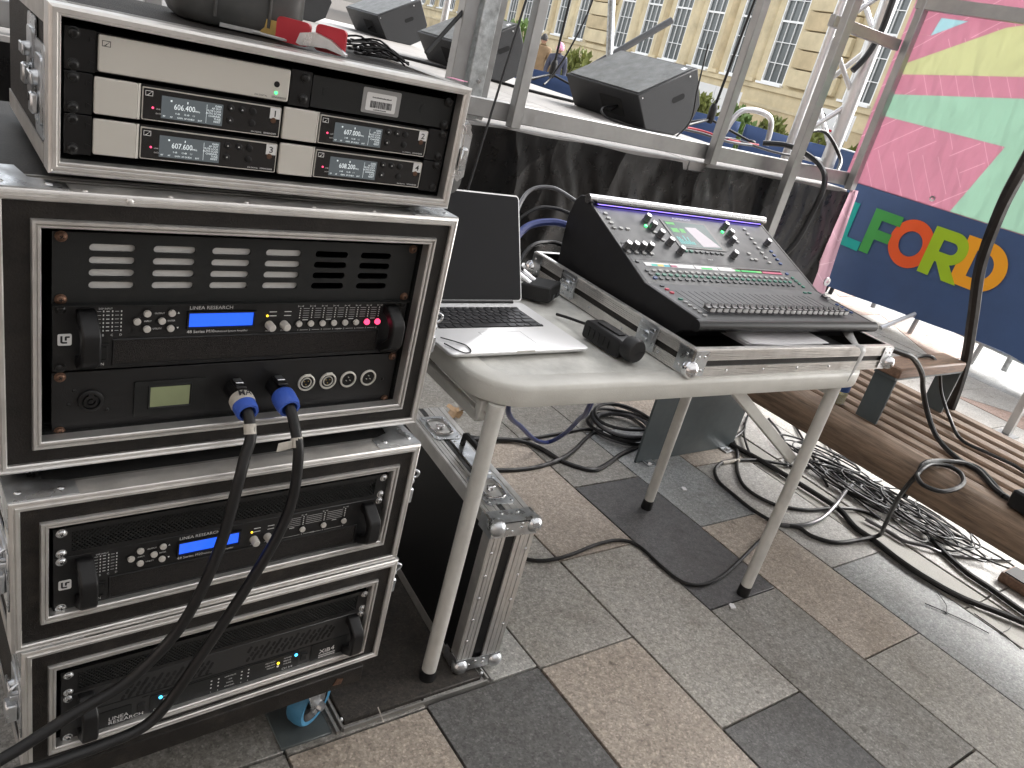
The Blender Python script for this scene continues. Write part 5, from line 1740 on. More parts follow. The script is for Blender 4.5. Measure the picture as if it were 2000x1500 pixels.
# leads rising behind the laptop to the back of the desk
def lead(label, pts, r, m='cable', name='cable', group=None):
    o_ = Vector(pts[0])
    b = B(o_); b.tube(pts, r, 8, 7)
    return tag(b.build(name, m, None, tuple(o_)), label, 'cable', group)
lead('grey cable arching highest from behind the laptop to the back of the desk', [(1.07, .45, .80), (1.12, .55, .88), (1.20, .62, .955), (1.28, .62, .975), (1.34, .58, .955)], .0055, 'cablegrey')
lead('thick navy cable curving from behind the laptop to the mixing desk', [(1.05, .44, .755), (1.10, .52, .82), (1.18, .57, .875), (1.27, .57, .895), (1.33, .54, .89)], .010, 'cablenavy')
lead('black cable with silver plug going into the back of the desk', [(1.10, .52, .76), (1.16, .60, .86), (1.23, .61, .915), (1.29, .60, .925), (1.33, .57, .92)], .005, 'cable')
lead('black cable looping low between laptop and mixer case', [(1.06, .40, .75), (1.10, .47, .80), (1.17, .52, .84), (1.26, .55, .845), (1.31, .54, .84)], .006, 'cable')
lead('thin black lead from the small box to behind the laptop', [(1.105, .455, .80), (1.09, .48, .815), (1.07, .47, .81), (1.055, .44, .80)], .0035, 'cable')
b = B(); b.box(-.03, .03, -.018, .018, 0, .020, .003)
o = b.build('power_adapter', 'white', None, (1.30, .645, .9), ); o.rotation_euler = (R(20), 0, R(-10))
o.location = (1.235, .60, .7430); o.rotation_euler = (0, 0, R(-10))
tag(o, 'small white power adapter behind the mixing desk', 'power adapter')

# ------------------------------------------------------------------ flat flight case standing on edge under the table
uc = thing('upright_flight_case', 'slim black flight case standing upright between the racks and the table leg', 'flight case', (.785, -.005, .0125), R(-8.0))
TX, TY, TZ = .108, .50, .405
b = B(); b.box(.004, TX - .004, .003, TY - .006, .004, TZ - .003); b.build('body_board', 'blackpl', uc)
for x0 in (0, .062):
    w = .036 if x0 == 0 else TX - .062
    # end face extrusion (towards the viewer), top and bottom extrusions
    for (nm, args) in (('end', None), ('top', None), ('bot', None)):
        b = B()
        for k in range(4):
            xa = x0 + w * k / 4; xb = x0 + w * (k + 1) / 4 - .0012
            if nm == 'end':
                b.box(xa, xb, -.0015 - .0006 * (k % 2), .006, .012, TZ - .012)
            elif nm == 'top':
                if x0 > 0:
                    xa -= .012 * (4 - k) / 4; xb -= .012 * (3 - k) / 4
                b.box(xa, xb, .012, TY - .012, TZ - .004, TZ + .0015 + .0006 * (k % 2))
            else:
                b.box(xa, xb, .012, TY - .012, .000 + .0004 * (k % 2), .006)
        b.build('extrusion', 'alu', uc)
b = B(); b.box(.037, .049, .012, TY - .012, TZ - .003, TZ + .0008); b.build('top_strip', 'bag', uc)
b = B(); b.box(-.0022, .002, .0, TY, TZ - .030, TZ); b.box(-.0022, .002, .0, TY, 0.001, .026); b.box(-.0022, .002, .0, .03, .026, TZ - .03); b.build('edge_angle', 'alu', uc)
b = B(); b.box(-.0012, .003, .03, TY - .01, .026, TZ - .03); b.build('side_sheet', 'blackpl', uc)
for zz, sz in ((TZ - .014, 1), (.016, -1)):
    for xx in (.010, TX - .008):
        b = B(); prof = [(.0002, -.016)] + [(.016 * math.cos(R(a)), .016 * math.sin(R(a))) for a in range(-75, 90, 15)] + [(.0002, .016)]
        b.lathe([(a * 1.25, c * 1.25) for a, c in prof], (xx, .004, zz + sz * .002), (.2, -1, sz * .5), 18, False, False); b.build('ball_corner', 'zinc', uc)
    b = B()
    zc = zz
    b.box(-.004, TX + .001, -.0045, -.0028, zc - .020 if sz > 0 else zc - .014, zc + .014 if sz > 0 else zc + .020)
    b.box(-.0045, -.0030, -.003, .05, zc - .022 if sz > 0 else zc - .014, zc + .014 if sz > 0 else zc + .022)
    b.box(-.002, TX + .001, -.003, .038, TZ + .0024 if sz > 0 else -.0002, TZ + .0036 if sz > 0 else .0)
    cb = b.build('corner_plate', 'zinc', uc)
    b = B(); rivets(b, [(.030, -.0045, zc), (.045, -.0045, zc - .008 * sz), (.066, -.0045, zc), (.066, -.0045, zc + .010), (.088, -.0045, zc - .004)], .0040)
    if sz > 0:
        rivets(b, [(.030, .028, TZ + .0036), (.070, .028, TZ + .0036)], .004, (0, 0, 1))
    b.build('rivet', 'screwzinc', cb)
b = B(); rivets(b, [(.010, -.0022, .09 + .06 * k) for k in range(5)] + [(.095, -.0022, .12 + .07 * k) for k in range(4)], .0034); b.build('rivet', 'screwzinc', uc)
for yy in (.115, .385):
    b = B()
    b.prism(rrect(-.036, .036, -.055, .055, .012), (.050, yy, TZ + .0024), UX, (0, 1, 0), (0, 0, .0016)); lt = b.build('latch_dish', 'zinc', uc)
    b = B(); b.prism(rrect(-.024, .024, -.036, .036, .010), (.050, yy, TZ + .0041), UX, (0, 1, 0), (0, 0, .0002)); b.build('latch_recess', 'alu', lt)
    b = B(); b.tube([(.030, yy - .03, TZ + .007), (.070, yy - .03, TZ + .007), (.072, yy + .03, TZ + .007), (.028, yy + .03, TZ + .007)], .0022, 8, 3, True)
    b.cyl((.05, yy, TZ + .004), (.05, yy, TZ + .011), .010, .008, 14); b.box(.040, .060, yy - .004, yy + .004, TZ + .010, TZ + .0135, .001); b.build('latch_key', 'chrome', lt)
    b = B(); rivets(b, [(.022, yy - .045, TZ + .004), (.078, yy - .045, TZ + .004), (.022, yy + .045, TZ + .004), (.078, yy + .045, TZ + .004)], .0034, (0, 0, 1)); b.build('rivet', 'screwzinc', lt)
# strap handle, standing up
b = B()
yh0, yh1 = .195, .305
P = [(yh0, 0), (yh0 + .004, .032), (yh0 + .016, .040), (yh1 - .016, .040), (yh1 - .004, .032), (yh1, 0), (yh1 - .012, 0), (yh1 - .016, .026), (yh0 + .016, .026), (yh0 + .012, 0)]
b.prism(P, (.066, 0, TZ + .004), (0, 1, 0), UZ, (.007, 0, 0)); b.build('handle', 'blackpl', uc)
b = B(); b.box(.050, .086, yh0 - .02, yh1 + .02, TZ + .0024, TZ + .0050, .001); hp = b.build('handle_plate', 'zinc', uc)
b = B(); rivets(b, [(.058, yh0 - .010, TZ + .005), (.078, yh0 - .010, TZ + .005), (.058, yh1 + .010, TZ + .005), (.078, yh1 + .010, TZ + .005)], .0038, (0, 0, 1)); b.build('rivet', 'screwzinc', hp)
# ------------------------------------------------------------------ stage
SA = math.atan2(-.23, 2.25)
SO = Vector((1.70, 1.50, 0))
SM = Matrix.Translation(SO) @ rotz(SA)
stage = thing('stage', 'low stage with pale deck and black polythene skirt', 'stage', tuple(SO), SA)
# deck from s=-4 .. 2.28, depth 6
for i in range(6):
    for k in range(5):
        x0, y0 = 2.30 - 1.22 * (i + 1), 1.22 * k
        b = B(); b.box(x0 + .003, x0 + 1.217, y0 + .003, y0 + 1.217, .955, 1.0 - .0006 * ((i + k) % 2), .003); b.build('deck_board', 'deck', stage)
b = B(); b.box(-4.9, 2.30, .01, 6.1, .88, .953); b.build('deck_frame', 'stagealu', stage)
for i in range(5):
    for k in range(3):
        b = B(); b.cyl((2.1 - 1.6 * i, .25 + 2.4 * k, 0), (2.1 - 1.6 * i, .25 + 2.4 * k, .88), .03, .03, 10); b.build('stage_leg', 'galv', stage)
# crumpled skirt
b = B()
nx, nz = 420, 60
vs, fs = [], []
def wav(s, z):
    q = .012 * math.sin(s * 5.1 + 1.3 * math.sin(z * 3)) * (1 - z * .6)
    q += .007 * math.sin(s * 17.3 + 2.0 * math.sin(z * 2.2 + s)) * (1.1 - z)
    q += .005 * math.sin(s * 31 + 4 * math.sin(z * 4 + s * 3) + z * 7)
    q += .003 * math.sin(s * 63 + z * 16 + 3 * math.sin(z * 11 + s * 7))
    return q
for j in range(nz + 1):
    for i in range(nx + 1):
        s = -4.6 + 6.88 * i / nx
        z = 1.0 * j / nz
        sag = 0.003 * math.sin(s * 5.1) + .003 * math.sin(s * 13.7 + 1)
        top = .990 + (sag if s < 2.2 else 0) - (.030 if 1.02 < s < 1.16 else 0)
        zz = top * z
        yy = -.018 - wav(s, z) * min(1, (1 - z) * 3 + .12) * .9
        vs.append((s, yy, zz))
for j in range(nz):
    for i in range(nx):
        a = j * (nx + 1) + i
        fs.append((a, a + 1, a + nx + 2, a + nx + 1))
b.add(vs, fs)
b.build('skirt', 'sheet', stage, ang=180)
# skirt on the short side
b = B(); vs, fs = [], []
for j in range(21):
    for i in range(41):
        q = 3.0 * i / 40; z = j / 20
        vs.append((2.302 + .02 + .012 * math.sin(q * 9 + z * 2), q, .985 * z))
for j in range(20):
    for i in range(40):
        a = j * 41 + i; fs.append((a, a + 1, a + 42, a + 41))
b.add(vs, fs); b.build('side_skirt', 'sheet', stage, ang=180)

# guard frames: bottom rail, posts, upper rail
def rail_thing(name, label, x0, x1, loc=0):
    pass
gr = thing('guard_rail', 'square aluminium guard frame along the stage front', 'railing', tuple(SM @ Vector((-2.0, .30, 1.0))), SA)
o = Vector((-2.0, .30, 0))
def gb(x0, x1, y0, y1, z0, z1, nm, m='stagealu'):
    b = B((-2.0, .30, 1.0)); b.box(x0, x1, y0, y1, z0, z1, .003); return b.build(nm, m, gr)
gb(-1.9, 2.30, .002, .040, 1.018, 1.086, 'bottom_rail')
gb(-1.9, 2.30, .002, .040, 2.15, 2.20, 'top_rail')
for sx in (-1.2, .072, 1.165, 2.255):
    gb(sx - .006, sx + .038, -.044, -.001, 1.004, 2.4, 'post')
gb(1.700, 2.250, .003, .038, 1.700, 1.752, 'middle_rail')
# tall outer posts bolted to the stage front
def post(label, sx, y0, w, d, z0, z1, m):
    p0 = SM @ Vector((sx, y0, z0))
    b = B(); b.box(-w / 2, w / 2, -d / 2, d / 2, 0, z1 - z0, .002)
    o = b.build('steel_post', m, None, tuple(p0)); o.rotation_euler = (0, 0, SA)
    return tag(o, label, 'post')
post('slim aluminium post standing in front of the stage skirt, right of the mixing desk', 1.675, -.085, .055, .040, 0, 2.6, 'stagealu')
tq = thing('steel_post', 'galvanised post with aluminium channels beside the top rack case', 'post', tuple(SM @ Vector((-.050, .08, 0))), SA)
b = B(); b.box(-.040, .026, -.02, .02, 0, 2.5, .002); b.build('galvanised_tube', 'galv', tq)
b = B(); b.box(-.105, -.048, .0, .05, .6, 2.5, .002); b.build('channel', 'stagealu', tq)
b = B(); b.box(.034, .064, .0, .05, 1.0, 2.5, .002); b.build('channel', 'stagealu', tq)
b = B(); b.cyl((.0, -.024, 1.137), (.0, -.018, 1.137), .008, .008, 10); b.build('bolt', 'zinc', tq)

# ------------------------------------------------------------------ truss tower behind the right stage corner
TLc, TRc = Vector((5.29, 2.55, 0)), Vector((5.55, 2.35, 0))
tr = thing('truss_tower', 'silver lattice truss tower behind the right corner of the stage', 'truss', tuple(TLc), math.atan2(TRc.y - TLc.y, TRc.x - TLc.x))
TD = (TRc - TLc).length
for (cx, cy, r) in ((0, 0, .030), (TD, 0, .055), (TD / 2, .30, .028)):
    b = B(); b.cyl((cx, cy, 0), (cx, cy, 4.2), r, r, 18); b.build('chord', 'truss', tr)
for (xa, ya, xb, yb, n0) in ((0, 0, TD, 0, 0), (TD / 2, .30, TD, 0, 1)):
    for k in range(9):
        z0 = .30 + .40 * k
        b = B()
        if (k + n0) % 2 == 0:
            b.cyl((xa, ya, z0), (xb, yb, z0 + .36), .019, .019, 10)
        else:
            b.cyl((xb, yb, z0), (xa, ya, z0 + .36), .019, .019, 10)
        b.build('lattice_brace', 'truss', tr)
for z0 in (1.02, 3.0):
    b = B(); b.cyl((0, 0, z0), (TD, 0, z0), .022, .022, 12); b.build('cross_bar', 'truss', tr)
lead('thick black cable hanging in front of the truss tower', [(5.52, 2.33, 2.5), (5.47, 2.29, 2.15), (5.46, 2.28, 1.95), (5.42, 2.29, 1.78), (5.36, 2.32, 1.66)], .022)

# guessed stage roof, added out of the picture above to shade the deck
rf = thing('added_stage_roof', 'guessed canopy roof added over the stage for shade', 'roof', tuple(SM @ Vector((-1.3, 3.0, 0))), SA)
b = B(); b.box(-3.9, 4.3, -2.6, 3.3, 3.62, 3.70); b.build('canopy', 'canopy', rf)
b = B(); b.box(-3.9, 4.3, -2.64, -2.6, 3.35, 3.72); b.build('valance', 'canopy', rf)
for (xx, yy) in ((-3.8, -2.5), (-3.8, 3.2), (4.2, 3.2)):
    b = B(); b.cyl((xx, yy, 0), (xx, yy, 3.62), .04, .04, 12); b.build('roof_post', 'truss', rf)

# ------------------------------------------------------------------ floor wedges
def wedge(label, x, y, rz, sc=1.0):
    t = thing('floor_monitor', label, 'stage monitor', (x, y, 1.0), rz, 'black floor monitors on the stage')
    P = [(0, 0), (-.132, .179), (.274, .406), (.388, .206), (.347, .059), (.25, 0)]
    P = [(a * sc, c * sc) for a, c in P]
    Wd = .74 * sc
    b = B(); b.prism(P, (0, 0, .001), UX, UZ, (0, Wd, 0)); o = b.build('cabinet', 'wedge', t)
    md = o.modifiers.new('bev', 'BEVEL'); md.width = .006; md.segments = 2
    u = Vector((P[2][0] - P[1][0], 0, P[2][1] - P[1][1])); Lg = u.length; u.normalize()
    nrm = Vector((-u.z, 0, u.x))
    o0 = Vector((P[1][0], 0, P[1][1] + .001)) + nrm * .001
    b = B(); b.prism(rrect(.022, Lg - .022, .022, Wd - .022, .008), o0, u, (0, 1, 0), nrm * .004); gl = b.build('grille', 'grille', t)
    b = B(); b.prism(rrect(Lg - .075, Lg - .045, .040, .075, .003), o0 + nrm * .0042, u, (0, 1, 0), nrm * .001); b.build('badge', 'alubright', gl)
    for yy, dy in ((-.0012, .001), (Wd + .0002, .001)):
        b = B()
        cx, cz = .190 * sc, .215 * sc
        pts = rrect(-.050, .050, -.018, .018, .0175, 6)
        an = math.atan2(u.z, u.x)
        pts = [(a * math.cos(an) - c * math.sin(an), a * math.sin(an) + c * math.cos(an)) for a, c in pts]
        b.prism(pts, (cx, yy, cz), UX, UZ, (0, dy, 0)); b.build('handle_cutout', 'void', t)
        b = B()
        for a in (.03, .40):
            q = o0 + u * a - nrm * .03
            b.cyl((q.x, yy - .001, q.z), (q.x, yy + .002, q.z), .006, .006, 8)
        b.build('bolt', 'alubright', t)
    # connector recess on the low face
    dn = Vector((P[1][0] - P[0][0], 0, P[1][1] - P[0][1])).normalized()
    nn = Vector((-dn.z, 0, dn.x))
    b = B(); b.prism(rrect(.04, .16, .18, .40, .01), Vector((0, 0, .001)) + nn * .0008, dn, (0, 1, 0), nn * .001); rc = b.build('connector_plate', 'void', t)
    q = Vector((0, .25, .001)) + dn * .10 + nn * .002
    b = B(); b.cyl(q, q + nn * .05, .012, .010, 10); b.build('plug', 'blackpl', rc)
    return t
wedge('largest black floor monitor, nearest the truss tower', 3.553, 2.417, R(-5))
wedge('black floor monitor directly behind the galvanised post', 3.31, 3.90, R(-4), 1.0)
wedge('black floor monitor beyond the red clamp, left of the galvanised post', 3.95, 6.35, R(-4), 1.05)
wedge('farthest black floor monitor, cut off by the top edge of the picture', 3.05, 6.6, R(-8), 1.0)

# microphone stands
def mic_stand(label, x, y, lean, boom=None, tilt=0):
    t = thing('microphone_stand', label, 'microphone stand', (x, y, 1.0))
    for k in range(3):
        a = R(120 * k + tilt)
        b = B(); b.cyl((0, 0, .10), (.36 * math.cos(a), .36 * math.sin(a), .015), .010, .010, 10); lg = b.build('leg', 'blackpl', t)
        b = B(); b.lathe([(.015, 0), (.018, .01), (.018, .04), (.012, .05)], (.34 * math.cos(a), .34 * math.sin(a), .018), (math.cos(a), math.sin(a), -.1), 10); b.build('rubber_end', 'rubber', lg)
    b = B(); b.lathe([(.022, 0), (.030, .03), (.032, .12), (.018, .15)], (0, 0, .07), (0, 0, 1), 14); b.build('collar', 'rubber', t)
    b = B(); b.cyl((0, 0, .1), (lean[0], lean[1], 1.6), .011, .010, 12); b.build('upright', 'blackpl', t)
    if boom:
        b = B(); b.cyl(boom[0], boom[1], .022, .022, 12); b.build('boom', 'galv', t)
    return t
mic_stand('black microphone stand with person in tan jacket seen behind it', 4.677, 4.686, (.0, 0), None, 75)
mic_stand('microphone stand at the right of the largest floor monitor', 5.05, 3.15, (.05, -.05), None, 190)
# grey pole and angled tube beyond the big monitor
b = B((5.09, 4.34, 1.0)); b.cyl((5.09, 4.34, 1.0), (5.24, 5.02, 2.5), .033, .033, 16)
tag(b.build('scaffold_pole', 'galv', None, (5.09, 4.34, 1.0)), 'upright blue grey pole behind the largest floor monitor', 'pole')
M['tubegrey'] = mat('dark_grey_tube', (.13, .135, .14), .5, .4)
b = B((5.02, 4.56, 1.0)); b.cyl((5.00, 4.57, 1.235), (5.59, 4.33, 1.775), .030, .030, 16)
tag(b.build('angled_tube', 'tubegrey', None, (5.02, 4.56, 1.0)), 'angled grey tube rising behind the largest floor monitor', 'tube')
for (lb, pts, r) in (('thin black lead hanging by the left microphone stand', [(4.85, 4.55, 2.3), (4.80, 4.55, 1.7), (4.70, 4.58, 1.3), (4.60, 4.60, 1.08), (4.50, 4.55, 1.01)], .008),
                     ('thin black lead hanging from the second guard post', [(3.02, 1.70, 1.50), (3.03, 1.69, 1.30), (3.04, 1.68, 1.15), (3.0, 1.72, 1.04)], .004),
                     ('black lead lying on the deck by the largest monitor', [(3.6, 2.66, 1.10), (3.36, 2.62, 1.06), (3.33, 2.50, 1.012), (3.5, 2.20, 1.01), (3.9, 1.95, 1.01)], .006),
                     ('dark leads running along the deck behind the largest monitor', [(2.6, 4.3, 1.01), (3.2, 3.9, 1.01), (3.5, 3.5, 1.01), (3.9, 3.3, 1.01)], .010),
                     ('black cable draped over the guard rail and down the skirt', [(3.60, 1.62, 1.12), (3.68, 1.50, 1.14), (3.66, 1.30, 1.10), (3.58, 1.18, 1.02), (3.55, 1.17, .85), (3.50, 1.17, .70), (3.40, 1.20, .55), (3.3, 1.2, .3)], .014),
                     ('black cable arching behind the guard rail near the truss tower', [(4.2, 1.75, 1.06), (4.25, 1.8, 1.20), (4.45, 1.8, 1.24), (4.55, 1.7, 1.12), (4.4, 1.6, 1.05)], .012)):
    lead(lb, pts, r)
b = B(); b.tube([(5.0, 2.95, 1.02), (5.1, 2.92, 1.22), (5.3, 2.80, 1.22), (5.35, 2.78, 1.02)], .022, 10, 6)
tag(b.build('bent_tube', 'truss'), 'bent silver tube hoop beside the truss tower', 'tube')
for i, (x, y, a) in enumerate(((4.5, 3.0, .2), (4.7, 2.75, .5), (4.25, 2.85, -.1))):
    lead(('red lead at the foot of the right microphone stand', 'pale lead farthest right at the foot of the right microphone stand', 'pale lead nearest the largest monitor at the foot of the right microphone stand')[i], [(x, y, 1.01), (x + .2, y - .1 + a * .2, 1.02), (x + .35, y - .25, 1.01), (x + .6, y - .3 - a * .1, 1.02)], .009, 'cablegrey' if i else 'red', group='leads by the right microphone stand')
# thin dark tensioning wire in front of the skirt
b = B(); b.cyl((1.83, 1.55, 1.9), (1.50, 1.33, .45), .0045, .0045, 8)
tag(b.build('guy_line', 'cable', None), 'taut black line running down in front of the stage skirt', 'guy line')
b = B(); b.cyl((1.78, 1.66, 1.60), (1.42, 1.58, 1.19), .008, .008, 8)
tag(b.build('strap', 'blackmatte', None), 'black strap slanting across the galvanised post', 'strap')

# ------------------------------------------------------------------ pink banner wing on the stage corner
M['bpink'] = None
def banner_mat(name, c, lines=False):
    m = bpy.data.materials.new(name); m.use_nodes = True
    nt = m.node_tree; N, Lk = nt.nodes, nt.links
    out = N['Material Output']; p = N['Principled BSDF']
    p.inputs['Roughness'].default_value = .45
    tr_ = N.new('ShaderNodeBsdfTranslucent')
    mx = N.new('ShaderNodeMixShader'); mx.inputs[0].default_value = .7
    col = None
    if lines:
        tc = N.new('ShaderNodeTexCoord')
        prev = None
        for k, (ang, sc) in enumerate(((35, 4.5), (-50, 3.2))):
            mp = N.new('ShaderNodeMapping'); mp.inputs['Rotation'].default_value = (R(ang), 0, 0)
            Lk.new(tc.outputs['Object'], mp.inputs['Vector'])
            wv = N.new('ShaderNodeTexWave'); wv.bands_direction = 'Y'; wv.inputs['Scale'].default_value = sc; wv.inputs['Distortion'].default_value = .4; wv.inputs['Detail'].default_value = 0
            Lk.new(mp.outputs[0], wv.inputs['Vector'])
            th = N.new('ShaderNodeMath'); th.operation = 'GREATER_THAN'; th.inputs[1].default_value = .9955
            Lk.new(wv.outputs['Fac'], th.inputs[0])
            if prev is None:
                prev = th.outputs[0]
            else:
                vo = N.new('ShaderNodeTexVoronoi'); vo.inputs['Scale'].default_value = 2.6; Lk.new(tc.outputs['Object'], vo.inputs['Vector'])
                sw = N.new('ShaderNodeMath'); sw.operation = 'GREATER_THAN'; sw.inputs[1].default_value = .5
                sp = N.new('ShaderNodeSeparateColor'); Lk.new(vo.outputs['Color'], sp.inputs[0]); Lk.new(sp.outputs[0], sw.inputs[0])
                a = N.new('ShaderNodeMix'); a.data_type = 'FLOAT'
                Lk.new(sw.outputs[0], a.inputs[0]); Lk.new(prev, a.inputs[2]); Lk.new(th.outputs[0], a.inputs[3])
                prev = a.outputs[0]
        cm_ = N.new('ShaderNodeMix'); cm_.data_type = 'RGBA'
        Lk.new(prev, cm_.inputs[0]); cm_.inputs[6].default_value = (*c, 1); cm_.inputs[7].default_value = (.66, .46, .52, 1)
        col = cm_.outputs[2]
        Lk.new(col, p.inputs['Base Color']); Lk.new(col, tr_.inputs[0])
    else:
        p.inputs['Base Color'].default_value = (*c, 1); tr_.inputs[0].default_value = (*c, 1)
    tg = N.new('ShaderNodeTexCoord'); nz = N.new('ShaderNodeTexNoise'); nz.inputs['Scale'].default_value = 3.2; nz.inputs['Detail'].default_value = 3
    mp_ = N.new('ShaderNodeMapping'); mp_.inputs['Scale'].default_value = (1, 1.4, .5); mp_.inputs['Rotation'].default_value = (R(25), 0, 0)
    Lk.new(tg.outputs['Object'], mp_.inputs['Vector']); Lk.new(mp_.outputs[0], nz.inputs['Vector'])
    bp_ = N.new('ShaderNodeBump'); bp_.inputs['Strength'].default_value = .8; bp_.inputs['Distance'].default_value = .12
    Lk.new(nz.outputs['Fac'], bp_.inputs['Height']); Lk.new(bp_.outputs[0], p.inputs['Normal']); Lk.new(bp_.outputs[0], tr_.inputs['Normal'])
    Lk.new(p.outputs[0], mx.inputs[1]); Lk.new(tr_.outputs[0], mx.inputs[2]); Lk.new(mx.outputs[0], out.inputs[0])
    return m
M['bpink'] = banner_mat('pink_banner_cloth', (.54, .335, .395), True)
M['bpink2'] = banner_mat('plain_pink_banner', (.50, .29, .35))
M['byel'] = banner_mat('yellow_green_print', (.54, .55, .39))
M['bgreen'] = banner_mat('mint_green_print', (.41, .54, .465))
M['bblue'] = banner_mat('pale_blue_print', (.45, .59, .62))
bn = thing('pink_banner', 'pink banner with green and yellow rays hanging right of the stage corner', 'banner', (4.0, .6, 1.045))
def bsheet(poly, nm, m, lift):
    # triangulated fan on a gently billowing sheet
    b = B((4.0, .6, 1.045))
    b.prism([(y, z) for y, z in poly], (4.0 - lift, 0, 0), (0, 1, 0), UZ, (-.0008, 0, 0))
    return b.build(nm, m, bn, smooth=False)
yr = .10
bsheet([(1.32, 1.046), (.727, 1.046), (.619, 1.391), (1.274, 1.397), (1.32, 1.397)], 'cloth', 'bpink', 0)
bsheet([(1.32, 1.397), (1.274, 1.397), (1.262, 1.503), (.643, 1.605), (yr, 1.69), (yr, 1.77), (.685, 1.693), (1.257, 1.602), (1.32, 1.600)], 'cloth', 'bpink', 0)
bsheet([(1.32, 1.600), (1.257, 1.602), (1.236, 1.662), (.847, 1.881), (yr, 2.10), (yr, 2.6), (1.32, 2.6), (1.32, 1.80), (1.176, 1.799), (1.160, 1.883), (1.026, 1.885), (1.1765, 1.7985), (1.32, 1.7995)], 'cloth', 'bpink', 0)
bsheet([(1.160, 1.883), (1.026, 1.885), (1.176, 1.799)], 'print_patch', 'bblue', 0)
bsheet([(1.257, 1.602), (1.236, 1.662), (.847, 1.881), (yr, 2.10), (yr, 1.77), (.685, 1.693)], 'print_patch', 'byel', 0)
bsheet([(1.262, 1.503), (.643, 1.605), (yr, 1.69), (yr, 1.37), (.619, 1.391), (1.274, 1.397)], 'print_patch', 'bgreen', 0)
bsheet([(.619, 1.391), (yr, 1.37), (yr, 1.046), (.727, 1.046)], 'print_patch', 'bgreen', 0)
b = B((4.0, .6, 1.045)); b.box(3.9935, 3.9952, .10, 1.32, 1.0455, 1.050); b.build('hem', 'bpink2', bn)
b = B((4.0, .6, 1.045))
for yy in (.829, .25):
    b.lathe([(.006, 0), (.006, .002), (.014, .003), (.015, .0)], (3.993, yy, 1.082), (-1, 0, 0), 16, False, False)
b.build('eyelet', 'zinc', bn)
# rail carrying it
b = B(); b.box(-.02, .02, -1.2, 0, -.03, .03, .002)
o = b.build('banner_rail', 'stagealu', None, (3.955, 1.28, 1.93)); o.rotation_euler = (R(0), 0, 0)
tag(o, 'horizontal aluminium rail across the top of the pink banner', 'rail')
# pink strip folded round the stage corner below the deck
t = thing('pink_side_banner', 'narrow pink banner strip hanging down the stage corner beside the black skirt', 'banner', (4.02, 1.25, 0))
b = B((4.02, 1.25, 0)); vs, fs = [], []
for j in range(11):
    z = 1.01 * j / 10
    for i in range(6):
        q = i / 5
        vs.append((3.955 + .035 * q + (1 - z) * .17 * q, 1.235 - .03 * q + .012 * math.sin(q * 6 + z * 3), z))
for j in range(10):
    for i in range(5):
        a = j * 6 + i; fs.append((a, a + 1, a + 7, a + 6))
b.add(vs, fs); b.build('cloth', 'bpink', t, ang=180)
b = B((4.02, 1.25, 0)); b.lathe([(.010, 0), (.010, .004), (.024, .005), (.025, .0)], (4.02, 1.195, .50), (-.2, -1, 0), 14, False, False); b.build('eyelet', 'zinc', t)

# ------------------------------------------------------------------ barrier with navy TELFORD banner
NO = Vector((6.30, 2.80, 0)); ND = Vector((-.20, -1.01, 0)).normalized()
NN = Vector((-ND.y, ND.x, 0))
if NN.x > 0:
    NN = -NN                                         # towards the viewer
nb = thing('barrier_banner', 'navy banner with multicoloured TELFORD lettering on a crowd barrier', 'banner', tuple(NO), math.atan2(ND.y, ND.x))
# local: x along ND, y = left normal ; viewer side
side = 1 if (rotz(math.atan2(ND.y, ND.x)) @ Vector((0, 1, 0))).dot(NN) > 0 else -1
def bulge(s, z):
    return side * (.05 + .03 * math.sin(s * 2.1) + .05 * max(0, (.35 - z)) * math.sin(s * 3.2 + 1))
b = B(); vs, fs = [], []
nx, nz = 90, 26
for j in range(nz + 1):
    for i in range(nx + 1):
        s = 3.1 * i / nx
        zb = .02 + .075 * s - (.10 * math.exp(-((s - 2.5) / .22) ** 2))
        z = zb + (1.12 - zb) * j / nz
        vs.append((s, bulge(s, z) + side * .012 * math.sin(s * 9 + z * 4) * (1 - z), z))
for j in range(nz):
    for i in range(nx):
        a = j * (nx + 1) + i; fs.append((a, a + 1, a + nx + 2, a + nx + 1))
b.add(vs, fs); o = b.build('cloth', 'navy', nb, ang=180)
LET = {
    'T': [[(0, .78), (0, 1), (.9, 1), (.9, .78), (.58, .78), (.58, 0), (.32, 0), (.32, .78)]],
    'E': [[(0, 0), (0, 1), (.72, 1), (.72, .78), (.27, .78), (.27, .61), (.66, .61), (.66, .40), (.27, .40), (.27, .22), (.74, .22), (.74, 0)]],
    'L': [[(0, 0), (0, 1), (.27, 1), (.27, .22), (.72, .22), (.72, 0)]],
    'F': [[(0, 0), (0, 1), (.78, 1), (.78, .78), (.27, .78), (.27, .57), (.66, .57), (.66, .35), (.27, .35), (.27, 0)]],
}
def arc(cx, cz, rx, rz, a0, a1, n=20):
    return [(cx + rx * math.cos(R(a0 + (a1 - a0) * k / n)), cz + rz * math.sin(R(a0 + (a1 - a0) * k / n))) for k in range(n + 1)]
LET['O'] = [arc(.55, .5, .55, .52, 0, 180) + list(reversed(arc(.55, .5, .29, .27, 0, 180))), arc(.55, .5, .55, .52, 180, 360) + list(reversed(arc(.55, .5, .29, .27, 180, 360)))]
LET['R'] = [[(0, 0), (0, 1), (.27, 1), (.27, 0)], [(.27, .78), (.27, 1), (.50, 1)] + arc(.50, .66, .34, .34, 90, -90, 14) + [(.27, .32), (.27, .53), (.50, .53)] + arc(.50, .655, .125, .125, -90, 90, 8), [(.30, .34), (.58, .36), (.90, 0), (.58, 0)]]
